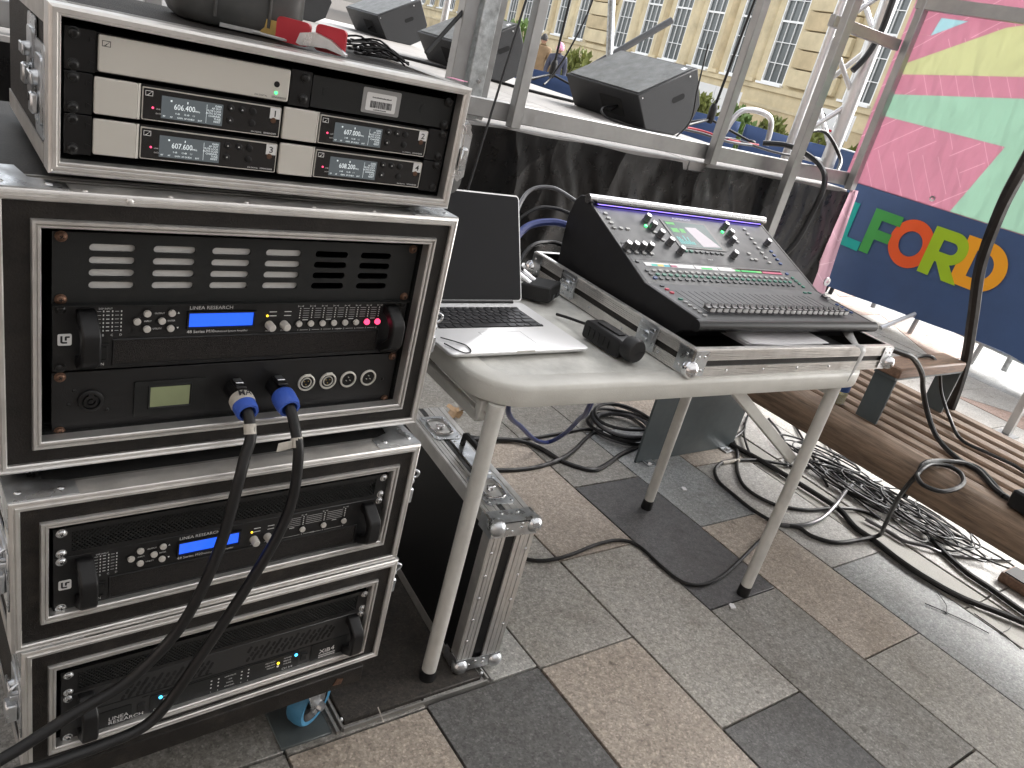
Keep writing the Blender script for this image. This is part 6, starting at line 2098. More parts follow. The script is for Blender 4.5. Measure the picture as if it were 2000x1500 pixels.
LET['D'] = [[(0, 0), (0, 1), (.27, 1), (.27, 0)], [(.27, .77), (.27, 1), (.46, 1)] + arc(.46, .5, .50, .5, 90, -90, 20) + [(.27, 0), (.27, .23), (.46, .23)] + arc(.46, .5, .24, .27, -90, 90, 14)]
lc = {'T': (.75, .55, .02), 'E': (.80, .10, .02), 'L': (.0, .36, .31), 'F': (.05, .33, .06), 'O': (.83, .10, .01), 'R': (.36, .55, .01), 'D': (.90, .38, .01)}
NS = 1.0 / .345
cap = .35
# positions along the banner measured from its far end
def place_letter(ch, s0, z0, wide=1.0, lift=.006):
    b = B(); 
    for poly in LET[ch]:
        pts = []
        # resample edges so the letter follows the bulge
        vs_, n_ = [], len(poly)
        P = [(a * cap * wide + s0, c * cap + z0) for a, c in poly]
        Q = []
        for i in range(n_):
            (xa, za), (xb, zb) = P[i], P[(i + 1) % n_]
            m_ = max(1, int(math.hypot(xb - xa, zb - za) / .05))
            for k in range(m_):
                Q.append((xa + (xb - xa) * k / m_, za + (zb - za) * k / m_))
        base = len(b.v)
        b.prism(Q, (0, 0, 0), UX, UZ, (0, side * .001, 0))
        for v in b.v[base:]:
            dv = v.y
            v.y = dv + bulge(v.x, v.z) + side * .012 * math.sin(v.x * 9 + v.z * 4) * (1 - v.z) + side * lift
    mt = mat('letter_' + ch, lc[ch], .6)
    return b.build('letter', mt, nb, smooth=False)
off = .875     # distance of the old reference point from the far end
for i, (ch, s, w) in enumerate((('T', -.90, 1), ('E', -.66, .95), ('L', -.395, .95), ('F', -.145, .95), ('O', .065, .98), ('R', .395, 1.0), ('D', .645, 1.06))):
    place_letter(ch, s + off, .395 + .012 * i, w, .006 + .002 * (i % 2))
b = B()
for s in (0, 1.0, 2.15, 3.05):
    b.cyl((s, 0, .05), (s, 0, 1.12), .02, .02, 10)
b.cyl((0, 0, 1.11), (3.1, 0, 1.11), .02, .02, 10); b.cyl((0, 0, .16), (3.1, 0, .16), .018, .018, 10)
b.build('barrier_frame', 'galv', nb)
for s in (.52, .58, 1.40, 1.93):
    b = B(); b.cyl((s, 0, .15), (s, side * .02, .0), .018, .018, 8); b.build('barrier_foot', 'rubber' if s < 1 else 'stagealu', nb)
b = B(); b.cyl((1.40, 0, .18), (1.36, side * .32, .012), .018, .018, 10); b.build('barrier_strut', 'truss', nb)

# ------------------------------------------------------------------ blue barrier cloth behind the stage
for i, (xa, ya, xb, yb, lb) in enumerate(((5.15, 7.35, 6.55, 5.99, 'blue barrier panel behind the left microphone stand'), (6.60, 5.95, 7.75, 4.84, 'blue barrier panel behind the largest floor monitor'), (7.80, 4.80, 8.75, 3.88, 'blue barrier panel behind the truss tower'))):
    L_ = math.hypot(xb - xa, yb - ya)
    t = thing('crowd_barrier', lb, 'barrier', (xa, ya, 0), math.atan2(yb - ya, xb - xa), 'blue cloth barriers behind the stage')
    b = B(); vs, fs = [], []
    for j in range(9):
        for k in range(31):
            x = L_ * k / 30; vs.append((x, -.02 + .015 * math.sin(x * 8 + i), .08 + .97 * j / 8 - .012 * math.sin(x * 2.2)))
    for j in range(8):
        for k in range(30):
            a = j * 31 + k; fs.append((a, a + 1, a + 32, a + 31))
    b.add(vs, fs); o = b.build('cloth', 'bluefab', t, ang=180); md = o.modifiers.new('s', 'SOLIDIFY'); md.thickness = .02
    b = B(); b.cyl((0.02, .03, 0), (.02, .03, 1.04), .018, .018, 8); b.cyl((L_ - .02, .03, 0), (L_ - .02, .03, 1.04), .018, .018, 8); b.cyl((0, .03, 1.0), (L_, .03, 1.0), .018, .018, 8); b.build('frame', 'galv', t)
# ------------------------------------------------------------------ stone building
BO = Vector((29.56, 32.14, 0)); BE = Vector((25.71, 16.32, 0))
bdir = (BE - BO).normalized()
bnrm = Vector((bdir.y, -bdir.x, 0))
if bnrm.x > 0:
    bnrm = -bnrm
BL = 64.0
B0 = BO - bdir * 30.0
bang = math.atan2(bdir.y, bdir.x)
bld = thing('stone_building', 'yellow sandstone hall with tall white sash windows behind the stage', 'building', tuple(B0), bang)
sd = 1 if (rotz(bang) @ Vector((0, 1, 0))).dot(bnrm) > 0 else -1
def bb(x0, x1, y0, y1, z0, z1, nm, m, par=None, c=.0):
    b = B(); ya, yb = sorted((sd * y0, sd * y1)); b.box(x0, x1, ya, yb, z0, z1, c); return b.build(nm, m, par or bld)
SP = 2.25
SILL, HEAD, WH = 2.0, 6.2, 1.22
nwin = 27
ctrs = []
x = 3.0
k = 0
while len(ctrs) < nwin and x < BL - 2:
    ctrs.append(x)
    k += 1
    x += SP if k % 6 else SP + 1.9
# wall as pieces between openings
bb(0, BL, 0, -.6, 0, SILL, 'wall', 'stone')
bb(0, BL, 0, -.6, HEAD, 9.0, 'wall', 'stone')
prev = 0
for c in ctrs:
    bb(prev, c - WH / 2, 0, -.6, SILL, HEAD, 'wall', 'stone')
    prev = c + WH / 2
bb(prev, BL, 0, -.6, SILL, HEAD, 'wall', 'stone')
bb(0, BL, .14, .002, 0, 1.15, 'plinth', 'stone2')
bb(0, BL, .17, .002, 1.15, 1.27, 'plinth_course', 'stone')
bb(0, BL, .10, .002, SILL - .26, SILL - .08, 'sill_course', 'stone')
bb(0, BL, .35, .002, 8.0, 8.4, 'cornice', 'stone')
bb(0, BL, 0, -10, 9.0, 9.3, 'roof', 'stone2')
for i in range(len(ctrs) - 1):
    m = (ctrs[i] + ctrs[i + 1]) / 2
    if ctrs[i + 1] - ctrs[i] < SP + .1:
        # half round pilaster between the windows
        b = B(); b.cyl((m, sd * -.10, SILL - .08), (m, sd * -.10, HEAD + .4), .24, .23, 16); b.build('pilaster', 'stone2' if i % 2 else 'stone', bld)
        bb(m - .28, m + .28, .18, .003, SILL - .079, SILL + .06, 'pilaster_base', 'stone')
    else:
        for j in range(6):
            bb(m - 1.15, m + 1.15, .20, .003, SILL + .02 + .62 * j, SILL + .60 + .62 * j, 'stone_block', 'stone2' if j % 2 else 'stone', None, .02)
def win_meshes():
    b = B(); f = .065
    b.frame(-WH / 2 + f, WH / 2 - f, SILL + f, HEAD - f, [(0, sd * -.10), (0, sd * -.02), (f, sd * -.02), (f, sd * -.10)]); fr = b.mesh('frame', 'sash')
    b = B()
    for xx in (-WH / 6, WH / 6):
        b.box(xx - .013, xx + .013, min(sd * -.08, sd * -.05), max(sd * -.08, sd * -.05), SILL + f, HEAD - f)
    for j in range(1, 6):
        zz = SILL + (HEAD - SILL) * j / 6
        w = .035 if j == 3 else .013
        b.box(-WH / 2 + f, WH / 2 - f, min(sd * -.085, sd * -.045), max(sd * -.085, sd * -.045), zz - w / 1, zz + w / 1)
    br = b.mesh('glazing_bar', 'sash')
    b = B(); b.box(-WH / 2, WH / 2, min(sd * -.12, sd * -.11), max(sd * -.12, sd * -.11), SILL, HEAD); pn = b.mesh('pane', 'pane')
    b = B(); b.box(-WH / 2 - .06, WH / 2 + .06, min(sd * -.1, sd * .16), max(sd * -.1, sd * .16), SILL - .078, SILL - .002); si = b.mesh('sill', 'sash')
    return fr, br, pn, si
fr, br, pn, si = win_meshes()
for c in ctrs:
    w = put('window', fr, bld, (c, 0, 0))
    put('glazing_bar', br, w); put('pane', pn, w); put('sill', si, w)
bb(ctrs[14] + .9, ctrs[14] + 1.35, .15, .141, .55, .95, 'air_vent', 'stone2')
# street sign and white hoarding in front of the plinth
VA = R(-37.5)                                     # boards face the square
ts = thing('street_sign', 'white street sign with black lettering seen through the truss tower', 'sign', (16.15, 9.05, 0), VA)
b = B(); b.box(-.35, .75, -.02, .02, .98, 1.52); b.build('panel', 'white', ts)
b = B(); b.text('ELD', -.16, -.024, 1.32, .15, 1.0, bold=.012); b.build('lettering', 'ink', ts, smooth=False)
b = B(); b.box(.26, .52, -.026, -.022, 1.08, 1.13); b.build('red_bar', 'red', ts)
b = B(); b.cyl((-.3, .03, 0), (-.3, .03, 1.5), .03, .03, 8); b.cyl((.7, .03, 0), (.7, .03, 1.5), .03, .03, 8); b.build('sign_leg', 'galv', ts)
hp = thing('hoarding', 'white panel fence in front of the stone building', 'fence', (15.2, 13.9, 0), math.atan2(12.3 - 13.9, 17.6 - 15.2))
for k in range(4):
    b = B(); b.box(.72 * k + .006, .72 * k + .714, -.02, .02, .1, 1.42); b.build('panel', 'white', hp)

# ------------------------------------------------------------------ bushes in front of the building
def bush(label, x, y, w, h, n, dens=1.0):
    t = thing('bush', label, 'bush', (x, y, 0), 0, 'bushes in front of the stone building')
    b = B()
    for k in range(9):
        a = random.uniform(0, 6.28); r = random.uniform(.1, w * .4)
        b.tube([(0, 0, 0), (r * .4 * math.cos(a), r * .4 * math.sin(a), h * .4), (r * math.cos(a), r * math.sin(a), h * random.uniform(.6, .95))], .015, 5, 3)
    b.build('stem', 'stem', t)
    b = B()
    vs, fs = [], []
    for k in range(n):
        while True:
            p = Vector((random.uniform(-1, 1), random.uniform(-1, 1), random.uniform(0, 1)))
            rr = math.hypot(p.x, p.y)
            if rr < (1 - .75 * p.z ** 1.5) * (.8 + .3 * math.sin(5 * math.atan2(p.y, p.x) + x * 3)):
                break
        p = Vector((p.x * w / 2, p.y * w / 2, p.z * h + .03))
        L_ = random.uniform(.10, .22); wd = L_ * random.uniform(.16, .32)
        d = Vector((random.uniform(-.6, .6), random.uniform(-.6, .6), random.uniform(.3, 1))).normalized()
        e = d.orthogonal().normalized(); e.rotate(Matrix.Rotation(random.uniform(0, 6.28), 3, d))
        i = len(vs)
        vs += [p, p + d * L_ * .5 + e * wd, p + d * L_, p + d * L_ * .5 - e * wd]
        fs.append((i, i + 1, i + 2, i + 3))
    b.add(vs, fs)
    b.build('foliage', random.choice(['leaf', 'leaf2']), t, smooth=False)
M['leaf2'] = mat('yellow_green_leaves', (.17, .19, .05), .6, vary=.4, vscale=5)
spots = [(10.6, 12.9, 1.5, 1.55, 'tall bush behind the person in the tan jacket'), (11.45, 11.9, 1.5, 1.30, 'bush right of the person in the pink hat'), (12.2, 11.3, 1.5, 1.22, 'bush between the pink hat and the largest floor monitor'),
         (13.2, 11.2, 1.6, 1.05, 'bush hidden partly by the largest floor monitor'), (14.2, 10.7, 1.3, 1.08, 'low bush right of the largest floor monitor'), (14.8, 10.1, 1.3, 1.02, 'low bush left of the slim post'),
         (15.4, 9.6, 1.2, .98, 'low bush just right of the slim post'), (16.0, 8.8, 1.3, .94, 'bush seen through the truss tower'), (16.6, 8.1, 1.2, .86, 'small bush at the right of the truss tower')]
for (x, y, w, h, lb) in spots:
    bush(lb, x, y, w, h, 2200)

# ------------------------------------------------------------------ people
def person(label, x, y, h, face, top, hat=None, trousers='coatnavy'):
    """one continuous skinned body, head with face, hair or hat"""
    s = h / 1.75
    t = thing('person', label, 'person', (x, y, 0), face)
    J = {'pel': (0, 0, .95), 'sp': (0, .01, 1.15), 'ch': (0, 0, 1.36), 'nk': (0, .01, 1.50), 'hd': (0, -.02, 1.56),
         'ls': (.17, 0, 1.42), 'le': (.23, .03, 1.13), 'lw': (.21, -.10, .92), 'lh': (.20, -.15, .86),
         'rs': (-.17, 0, 1.42), 're': (-.23, .02, 1.13), 'rw': (-.22, -.08, .90), 'rh': (-.21, -.12, .84),
         'lp': (.10, 0, .92), 'lk': (.11, -.03, .50), 'la': (.11, .03, .09), 'lt': (.12, -.12, .04),
         'rp': (-.10, 0, .92), 'rk': (-.11, -.02, .50), 'ra': (-.11, .05, .09), 'rt': (-.12, -.10, .04)}
    rad = {'pel': .15, 'sp': .14, 'ch': .165, 'nk': .06, 'hd': .06, 'ls': .085, 'le': .055, 'lw': .042, 'lh': .035, 'rs': .085, 're': .055, 'rw': .042, 'rh': .035,
           'lp': .095, 'lk': .068, 'la': .05, 'lt': .045, 'rp': .095, 'rk': .068, 'ra': .05, 'rt': .045}
    E_ = [('pel', 'sp'), ('sp', 'ch'), ('ch', 'nk'), ('nk', 'hd'), ('ch', 'ls'), ('ls', 'le'), ('le', 'lw'), ('lw', 'lh'), ('ch', 'rs'), ('rs', 're'), ('re', 'rw'), ('rw', 'rh'),
          ('pel', 'lp'), ('lp', 'lk'), ('lk', 'la'), ('la', 'lt'), ('pel', 'rp'), ('rp', 'rk'), ('rk', 'ra'), ('ra', 'rt')]
    ks = list(J)
    me = bpy.data.meshes.new('body')
    me.from_pydata([tuple(c * s for c in J[k]) for k in ks], [(ks.index(a), ks.index(c)) for a, c in E_], [])
    for nm in (top, trousers, 'skin'):
        me.materials.append(M[nm])
    o = put('body', me, t)
    sk = o.modifiers.new('skin', 'SKIN'); sk.use_smooth_shade = True
    for i, k in enumerate(ks):
        q = rad[k] * s
        me.skin_vertices[0].data[i].radius = (q, q * (.72 if k in ('ch', 'sp', 'pel') else 1))
        me.skin_vertices[0].data[i].use_root = (k == 'pel')
    o.modifiers.new('sub', 'SUBSURF').render_levels = 2
    # head
    b = B(); vs, fs = [], []
    n, m = 18, 14
    for i in range(m + 1):
        ph = math.pi * i / m
        for j in range(n):
            a = 2 * math.pi * j / n
            x_, y_, z_ = math.sin(ph) * math.cos(a), math.sin(ph) * math.sin(a), math.cos(ph)
            r = Vector((.075 * x_, .095 * y_, .118 * z_))
            if z_ < 0:
                r.x *= 1 - .25 * (-z_); r.y *= 1 - .12 * (-z_)
            if y_ < -.85 and -.25 < z_ < .15 and abs(x_) < .35:
                r.y -= .018
            vs.append((r.x * s, r.y * s - .02 * s, r.z * s + 1.635 * s))
    for i in range(m):
        for j in range(n):
            l = (j + 1) % n; fs.append((i * n + j, (i + 1) * n + j, (i + 1) * n + l, i * n + l))
    b.add(vs, fs)
    hd = b.build('head', 'skin', t, ang=180)
    b = B()
    for sx in (-1, 1):
        b.lathe([(.0001, 0), (.010 * s, .003), (.0001, .006)], (sx * .030 * s, -.104 * s, 1.65 * s), (0, -1, 0), 8)
    b.box(-.024 * s, .024 * s, -.104 * s, -.098 * s, 1.574 * s, 1.580 * s); b.build('face_detail', 'hairdark', hd)
    b = B()
    for sx in (-1, 1):
        b.lathe([(.008 * s, 0), (.020 * s, .004), (.012 * s, .014 * s)], (sx * .070 * s, -.012 * s, 1.635 * s), (sx, .2, 0), 10)
    b.build('ear', 'skin', hd)
    b = B(); vs, fs = [], []
    up = 1.0 if hat is None else 1.12
    for i in range(8):
        ph = math.pi * .5 * i / 7 * (1.05 if hat is None else 1.15)
        for j in range(n):
            a = 2 * math.pi * j / n
            x_, y_, z_ = math.sin(ph) * math.cos(a), math.sin(ph) * math.sin(a), math.cos(ph)
            cut = 0
            if hat is None and y_ < -.3:
                z_ = max(z_, .42)
            elif hat is None:
                z_ = z_ - .25 * max(0, math.sin(ph) - .5)
            vs.append((.082 * x_ * up * s, (.103 * y_ * up - .015) * s, (.124 * z_ * up + 1.637) * s))
    for i in range(7):
        for j in range(n):
            l = (j + 1) % n; fs.append((i * n + j, (i + 1) * n + j, (i + 1) * n + l, i * n + l))
    b.add(vs, fs); b.build('hat' if hat else 'hair', hat or 'hairdark', t, ang=180)
    if hat:
        b = B(); b.lathe([(.12 * s, 0), (.15 * s, .03), (.13 * s, .09 * s), (.08 * s, .11 * s)], (0, .03 * s, 1.40 * s), (0, .1, 1), 16); b.build('hood', top, t)
    return t
person('person in a tan jacket walking past behind the stage', 10.61, 12.07, 1.52, R(128), 'tan')
person('person in a pink knitted hat and navy coat behind the stage', 10.48, 11.38, 1.42, R(-40), 'coatnavy', 'pinkhat')

# ------------------------------------------------------------------ bench
bench = thing('bench', 'long timber slatted bench with steel supports at the right', 'bench', (2.25, -.3, 0), R(-2.0))
def bp(b, nm, m):
    return b.build(nm, m, bench)
Y0, Y1 = -1.6, 1.05
# rounded front beam
b = B()
P = [(.105, .452), (.060, .455), (.020, .446), (.002, .425), (-.004, .395), (.004, .352), (.020, .335), (.105, .335)]
b.prism(P, (0, Y0, 0), UX, UZ, (0, Y1 - Y0, 0)); o = bp(b, 'front_beam', 'benchwood')
md = o.modifiers.new('bev', 'BEVEL'); md.width = .008; md.segments = 3; md.limit_method = 'ANGLE'; md.angle_limit = R(10)
for k in range(6):
    x0 = .118 + .0870 * k
    b = B(); b.box(x0 + .010, x0 + .066, Y0, Y1, .410, .452 - .001 * (k % 2), .007); bp(b, 'slat', 'benchwood')
b = B(); b.box(.640, .705, Y0, Y1, .37, .455, .012); bp(b, 'slat', 'benchwood')
for yy in (.88, -1.2):
    b = B(); b.box(-.27, .31, yy, yy + .010, .0, .40, .001); b.box(.02, .62, yy - .03, yy + .04, .385, .404); bp(b, 'steel_support', 'benchsteel')
b = B()
for xx in (-.21, .25):
    b.box(xx - .025, xx + .025, .84, .879, 0, .005); b.cyl((xx, .858, .005), (xx, .858, .012), .011, .011, 6)
bp(b, 'foot_bolt', 'zinc')
# armrest
for (xx, yy) in ((.115, .335), (.585, .335)):
    b = B(); b.box(xx - .005, xx + .005, yy - .038, yy + .038, .4525, .615, .001); bp(b, 'arm_support', 'benchsteel')
b = B(); b.box(.10, .60, .297, .373, .615, .626, .001); bp(b, 'arm_plate', 'benchsteel')
b = B(); b.box(.090, .560, .285, .378, .6265, .662, .005); bp(b, 'armrest', 'armwood')

# bottle on the bench
t = thing('drink_bottle', 'clear bottle with yellow drink standing on the bench', 'bottle', (2.385, .155, .4535))
b = B(); b.lathe([(.026, 0), (.030, .004), (.030, .085), (.026, .105), (.013, .125), (.013, .14)], (0, 0, 0), (0, 0, 1), 20); b.build('glass', 'glassb', t)
b = B(); b.lathe([(.025, .003), (.0285, .006), (.0285, .038)], (0, 0, 0), (0, 0, 1), 18); b.build('drink', 'juice', t)
b = B(); b.lathe([(.0303, .048), (.0303, .082)], (0, 0, 0), (0, 0, 1), 20, False, False); b.build('label_band', 'btnblue', t)

# ------------------------------------------------------------------ cables on the ground and the bench
G_ = {
 'c1':[(1.10,0.36,0.006),(1.179,0.324,0.006),(1.212,0.276,0.006),(1.261,0.246,0.006),(1.353,0.237,0.006),(1.491,0.248,0.006),(1.580,0.235,0.006),(1.614,0.188,0.006),(1.608,0.094,0.006),(1.615,0.017,0.006),(1.667,-0.020,0.006),(1.771,-0.017,0.006),(1.902,0.013,0.006),(2.060,0.055,0.006),(2.254,0.104,0.006)],
 'c2':[(2.254,0.095,0.007),(2.236,0.129,0.007),(2.225,0.201,0.007),(2.236,0.291,0.007),(2.252,0.373,0.007),(2.303,0.435,0.007),(2.374,0.469,0.007),(2.444,0.477,0.007),(2.587,0.446,0.007),(2.689,0.390,0.007),(2.773,0.339,0.007),(2.879,0.317,0.007),(3.067,0.341,0.007),(3.272,0.366,0.007)],
 'c3':[(2.72,0.70,0.007),(2.628,0.590,0.007),(2.545,0.507,0.007),(2.422,0.415,0.007),(2.347,0.332,0.007),(2.332,0.262,0.007),(2.354,0.195,0.007),(2.395,0.158,0.007),(2.475,0.115,0.007),(2.608,0.079,0.012),(2.715,0.038,0.007),(2.757,-0.030,0.007)],
 'c4':[(2.56,0.70,0.011),(2.581,0.556,0.011),(2.603,0.441,0.011),(2.614,0.273,0.011),(2.618,0.142,0.011),(2.610,0.059,0.011),(2.559,-0.031,0.011),(2.553,-0.107,0.011),(2.530,-0.216,0.011),(2.527,-0.316,0.011),(2.550,-0.431,0.011),(2.621,-0.551,0.011),(2.70,-0.70,0.011)],
 'c5':[(2.232,0.127,0.008),(2.250,0.094,0.008),(2.306,0.070,0.008),(2.380,0.056,0.008),(2.487,0.061,0.010),(2.631,0.093,0.02),(2.775,0.137,0.02),(2.910,0.164,0.012),(3.083,0.142,0.01)],
 'c6':[(2.250,0.094,0.008),(2.310,0.057,0.008),(2.316,0.001,0.008),(2.376,-0.057,0.008),(2.489,-0.086,0.012),(2.572,-0.111,0.030),(2.50,-0.135,0.10),(2.40,-0.165,0.20),(2.29,-0.20,0.31),(2.225,-0.228,0.39),(2.20,-0.245,0.44),(2.24,-0.235,0.463),(2.33,-0.243,0.463),(2.425,-0.285,0.463),(2.44,-0.325,0.463),(2.395,-0.376,0.463),(2.325,-0.44,0.463)],
 'loop':[(2.165,-0.255,0.45),(2.128,-0.275,0.452),(2.100,-0.305,0.455),(2.119,-0.345,0.458),(2.188,-0.357,0.462),(2.263,-0.346,0.464),(2.318,-0.312,0.464),(2.321,-0.273,0.464),(2.265,-0.247,0.464),(2.200,-0.250,0.462)],
 'c7':[(2.826,-0.200,0.012),(2.771,-0.296,0.012),(2.740,-0.377,0.012),(2.734,-0.455,0.012),(2.717,-0.548,0.012),(2.713,-0.627,0.012),(2.72,-.8,.012)],
 'c8':[(2.671,-0.012,0.008),(2.691,-0.102,0.008),(2.694,-0.158,0.008),(2.741,-0.219,0.015),(2.785,-0.265,0.008),(2.853,-0.311,0.008),(2.968,-0.366,0.008),(3.056,-0.407,0.008)],
 'u1':[(1.30,1.0,0.006),(1.438,0.923,0.006),(1.562,0.862,0.006),(1.684,0.843,0.006),(1.826,0.842,0.006),(1.976,0.846,0.006),(2.052,0.817,0.006)],
 'u2':[(1.364,0.710,0.006),(1.399,0.700,0.006),(1.486,0.676,0.006),(1.611,0.670,0.006),(1.761,0.699,0.012),(1.927,0.784,0.006),(2.008,0.821,0.006),(2.104,0.870,0.006)],
 'u3':[(1.40,0.90,0.006),(1.531,0.865,0.012),(1.634,0.824,0.012),(1.685,0.759,0.008),(1.705,0.683,0.006),(1.743,0.624,0.006),(1.792,0.591,0.006),(1.875,0.608,0.006),(1.992,0.649,0.006),(2.107,0.673,0.006)],
 'navy':[(1.026,0.309,0.60),(1.087,0.359,0.450),(1.359,0.570,0.250),(1.599,0.725,0.080),(1.713,0.768,0.030),(1.679,0.677,0.120),(1.515,0.491,0.300),(1.257,0.247,0.500),(1.200,0.196,0.68)],
 'b1':[(1.97,0.03,.755),(2.02,-.02,.775),(2.137,-0.065,0.760),(2.220,-0.081,0.740),(2.372,-0.070,0.670),(2.48,-0.055,0.600),(2.54,-0.08,0.52),(2.50,-0.157,0.47),(2.432,-0.258,0.462),(2.422,-0.329,0.462),(2.346,-0.407,0.462),(2.323,-0.466,0.462),(2.25,-.62,.462)],
 'b2':[(2.50,.10,.666),(2.529,0.039,0.668),(2.597,0.041,0.668),(2.649,0.020,0.668),(2.722,0.007,0.62),(2.766,-0.019,0.540),(2.739,-0.094,0.475),(2.634,-0.184,0.461),(2.636,-0.270,0.461),(2.647,-0.351,0.461),(2.632,-0.412,0.461),(2.62,-.6,.461)],
}
lead('thin black cable curving across the dark slab in front of the table legs', G_['c1'], .0055)
lead('black cable with a pale tape band making the outer loop on the paving', G_['c2'], .0068)
b = B(); b.cyl((2.40, .474, .0075), (2.50, .466, .0075), .0075, .0075, 10); tag(b.build('tape_wrap', 'tape'), 'pale tape wrapped round the outermost cable loop', 'tape')
lead('black cable making the inner loop on the paving beside the bench support', G_['c3'], .0068)
lead('thickest black cable running along the drain channel', G_['c4'], .0105)
lead('black cable sweeping from the table leg towards the cable tangle', G_['c5'], .0075, 'cablegrey')
lead('black cable rising from the paving over the bench edge', G_['c6'], .0075)
b = B(); b.tube(G_['loop'], .0070, 8, 6, True); tag(b.build('cable_loop', 'cable'), 'round loop of black cable lying on the bench edge', 'cable')
lead('thick black cable running from under the bench to the bottom right', G_['c7'], .0105)
lead('grey cable crossing the end of the tangle towards the bench foot', G_['c8'], .0065, 'cablegrey')
lead('black cable lying straight across the paving under the table', G_['u1'], .0065)
lead('black cable curving near the upright flight case', G_['u2'], .0075)
lead('black cable making an S under the table', G_['u3'], .0085)
lead('navy cable hanging in a deep loop under the table', G_['navy'], .0075, 'cablenavy')
lead('thick black cable coming from the mixer case over the armrest', G_['b1'], .0085)
lead('thin black cable draped over the timber armrest', G_['b2'], .006)
lead('fat black hose rising from behind the bench at the right edge', [(3.03, .02, .02), (3.0, .0, .22), (2.95, -.012, .448), (2.85, -.018, .65), (2.7, -.021, .834), (2.55, -.022, 1.013), (2.40, -.056, 1.18), (2.25, -.11, 1.301), (2.0, -.215, 1.44), (1.7, -.4, 1.8)], .0185, 'rubber', 'hose')
# coil under the table
t = thing('cable_coil', 'coil of black cable on the paving beside the bench support', 'cable', (2.14, .80, 0))
for k in range(6):
    r = .125 + .012 * math.sin(k * 2.1)
    b = B(); b.tube([(r * 1.05 * math.cos(a) + .012 * math.sin(k * 3 + a), r * .95 * math.sin(a), .008 + .011 * k + .006 * math.sin(a * 2 + k)) for a in [2 * math.pi * q / 14 for q in range(14)]], .0065, 8, 3, True); b.build('turn', 'cable' if k % 2 else 'cablegrey', t)
# tangle under the bench edge
t = thing('cable_tangle', 'tangle of thin black and grey cables on the paving under the bench', 'cable', (2.9, .0, 0))
rc = random.Random(5)
cen = [(2.95, .33), (2.90, .24), (2.86, .16), (2.88, .08), (2.90, .0), (2.90, -.05), (2.92, -.12), (2.92, -.20)]
for k in range(26):
    cx, cy = rc.choice(cen)
    cx += rc.uniform(-.04, .06); cy += rc.uniform(-.06, .06)
    a0 = rc.uniform(-1.9, -1.3)
    ra, rb = rc.uniform(.11, .24), rc.uniform(.05, .12)
    pts = []
    for q in range(12):
        a = 2 * math.pi * q / 12
        wob = 1 + .18 * math.sin(a * 2 + k) + .1 * math.sin(3 * a + k * 2)
        x_, y_ = ra * math.cos(a) * wob, rb * math.sin(a) * wob
        pts.append((cx - 2.9 + x_ * math.cos(a0) - y_ * math.sin(a0), cy + x_ * math.sin(a0) + y_ * math.cos(a0), .004 + .0035 * (k % 9) + .006 * abs(math.sin(a + k))))
    b = B(); b.tube(pts, rc.choice((.0032, .0036, .0042)), 6, 4, True); b.build('strand', rc.choice(('cable', 'cablegrey', 'cable', 'cable')), t)
for k, (x0, y0, x1, y1) in enumerate(((3.15, .62, 2.75, .20), (3.05, .70, 2.70, .36), (2.95, .75, 2.62, .50), (3.25, .55, 2.95, .22), (2.85, .70, 2.62, .60))):
    b = B(); b.tube([(x0 - 2.9, y0, .006), ((x0 + x1) / 2 - 2.9 + .05 * math.sin(k * 2), (y0 + y1) / 2, .01), (x1 - 2.9, y1, .006)], .005, 6, 5); b.build('strand', 'cablegrey' if k % 2 else 'cable', t)

# plug box on the bench, dark box on the paving
b = B(); b.box(-.03, .03, -.06, .06, 0, .055, .006); o = b.build('plug_box', 'blackpl', None, (2.30, -.525, .4565)); o.rotation_euler = (0, 0, R(-10))
tag(o, 'black plug box on the bench at the right edge of the picture', 'plug box')
t = thing('speaker_box', 'dark box with a timber rim on the paving below the bench', 'box', (2.90, -.52, 0), R(-3))
b = B(); b.box(-.055, .055, -.09, .08, .001, .038, .004); b.build('rim', 'armwood', t)
b = B(); b.box(-.047, .047, -.082, .072, .0385, .042, .001); b.build('lid', 'blackmatte', t)
# litter
def zt(label, a, c):
    o_ = Vector(a[0]); b = B(o_)
    b.tube(a, .0016, 5, 4); b.tube(c, .0013, 5, 4); q = Vector(a[1]); b.box(q.x - .004, q.x + .004, q.y - .004, q.y + .004, .0008, .0055, .001)
    tag(b.build('cut_cable_tie', 'blackpl', None, tuple(o_)), label, 'cable tie')
zt('cut black cable tie on the blue grey slab', [(2.383, -.386, .003), (2.413, -.444, .003), (2.441, -.505, .003), (2.458, -.562, .003)], [(2.413, -.444, .003), (2.453, -.424, .006), (2.496, -.378, .003)])
zt('cut black cable tie curled on the yellowish slab at the right', [(2.518, -.492, .003), (2.511, -.582, .003), (2.499, -.617, .003), (2.488, -.650, .003)], [(2.511, -.582, .003), (2.557, -.587, .006), (2.590, -.580, .008), (2.619, -.567, .003)])
for (x, y, lb) in ((1.687, -.122, 'scrap of white paper beside the front table foot'), (2.066, .391, 'scrap of white paper on the blue grey slab')):
    b = B(); b.prism([(-.012, -.006), (.004, -.012), (.012, .002), (.004, .010), (-.006, .007)], (0, 0, .0006), UX, (0, 1, 0), (0, .001, .004)); tag(b.build('paper_scrap', 'paper', None, (x, y, 0)), lb, 'litter')
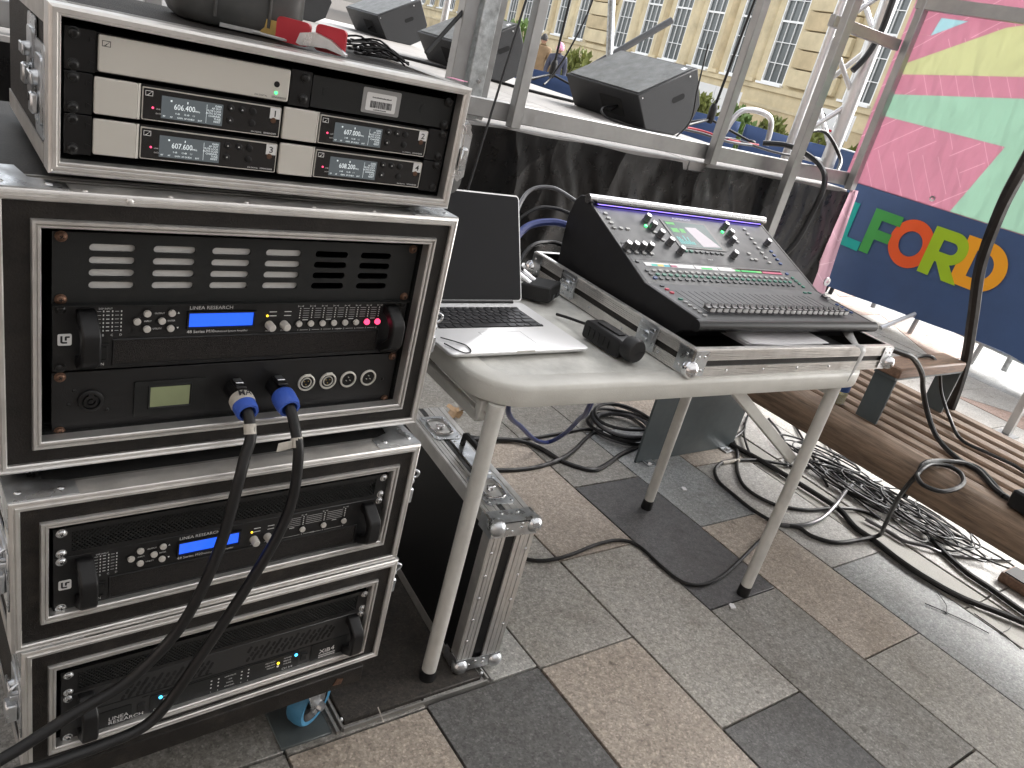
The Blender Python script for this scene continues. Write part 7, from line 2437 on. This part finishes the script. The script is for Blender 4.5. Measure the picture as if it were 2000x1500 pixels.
t = thing('dry_leaf', 'curled brown leaf on the paving under the table', 'leaf', (1.505, 1.07, .001), .6)
b = B(); vs, fs = [], []
n = 24
vs.append((0, 0, .01))
for k in range(n):
    a = 2 * math.pi * k / n; r = .045 * (1 + .28 * math.sin(5 * a)) * (1 if k % 2 else .82)
    vs.append((r * 1.2 * math.cos(a), r * .8 * math.sin(a), .002 + .03 * abs(math.sin(a)) ** 2))
for k in range(n):
    fs.append((0, 1 + k, 1 + (k + 1) % n))
b.add(vs, fs); b.build('blade', 'leafdry', t)
b = B(); b.tube([(.06, 0, .004), (.09, .01, .006), (.12, .005, .002)], .0016, 6, 3); b.build('stalk', 'leafdry', t)
b = B(); b.cyl((0, 0, .0025), (-.008, -.039, .0025), .0012, .0012, 6); tag(b.build('matchstick', 'tape', None, (.583, -.019, .008)), 'matchstick lying by the edge of the access cover', 'matchstick')

# ------------------------------------------------------------------ unseen brick buildings added behind and left of the viewer to cut the light
def added_block(label, x0, x1, y0, y1, h):
    t = thing('added_brick_building', label, 'building', ((x0 + x1) / 2, (y0 + y1) / 2, 0))
    o = ((x0 + x1) / 2, (y0 + y1) / 2, 0)
    b = B(o); b.box(x0, x1, y0, y1, 0, h); b.build('wall', 'brick', t)
    b = B(o); b.box(x0 - .3, x1 + .3, y0 - .3, y1 + .3, h, h + .4); b.build('roof', 'stone2', t)
    nx, ny = int((x1 - x0) / 3), int((y1 - y0) / 3)
    for fl in range(2):
        for k in range(nx):
            b = B(o); b.box(x0 + 1 + 3 * k, x0 + 2.2 + 3 * k, y1 + .01, y1 + .05, 1.2 + 3.2 * fl, 3.0 + 3.2 * fl); b.build('window', 'pane', t)
        for k in range(ny):
            b = B(o); b.box(x1 + .01, x1 + .05, y0 + 1 + 3 * k, y0 + 2.2 + 3 * k, 1.2 + 3.2 * fl, 3.0 + 3.2 * fl); b.build('window', 'pane', t)
added_block('unseen brick building added behind the viewer to dim the front light', -12, 14, -17, -11, 8)
added_block('unseen brick building added on the left to dim the side light', -16, -9, -10, 24, 8)
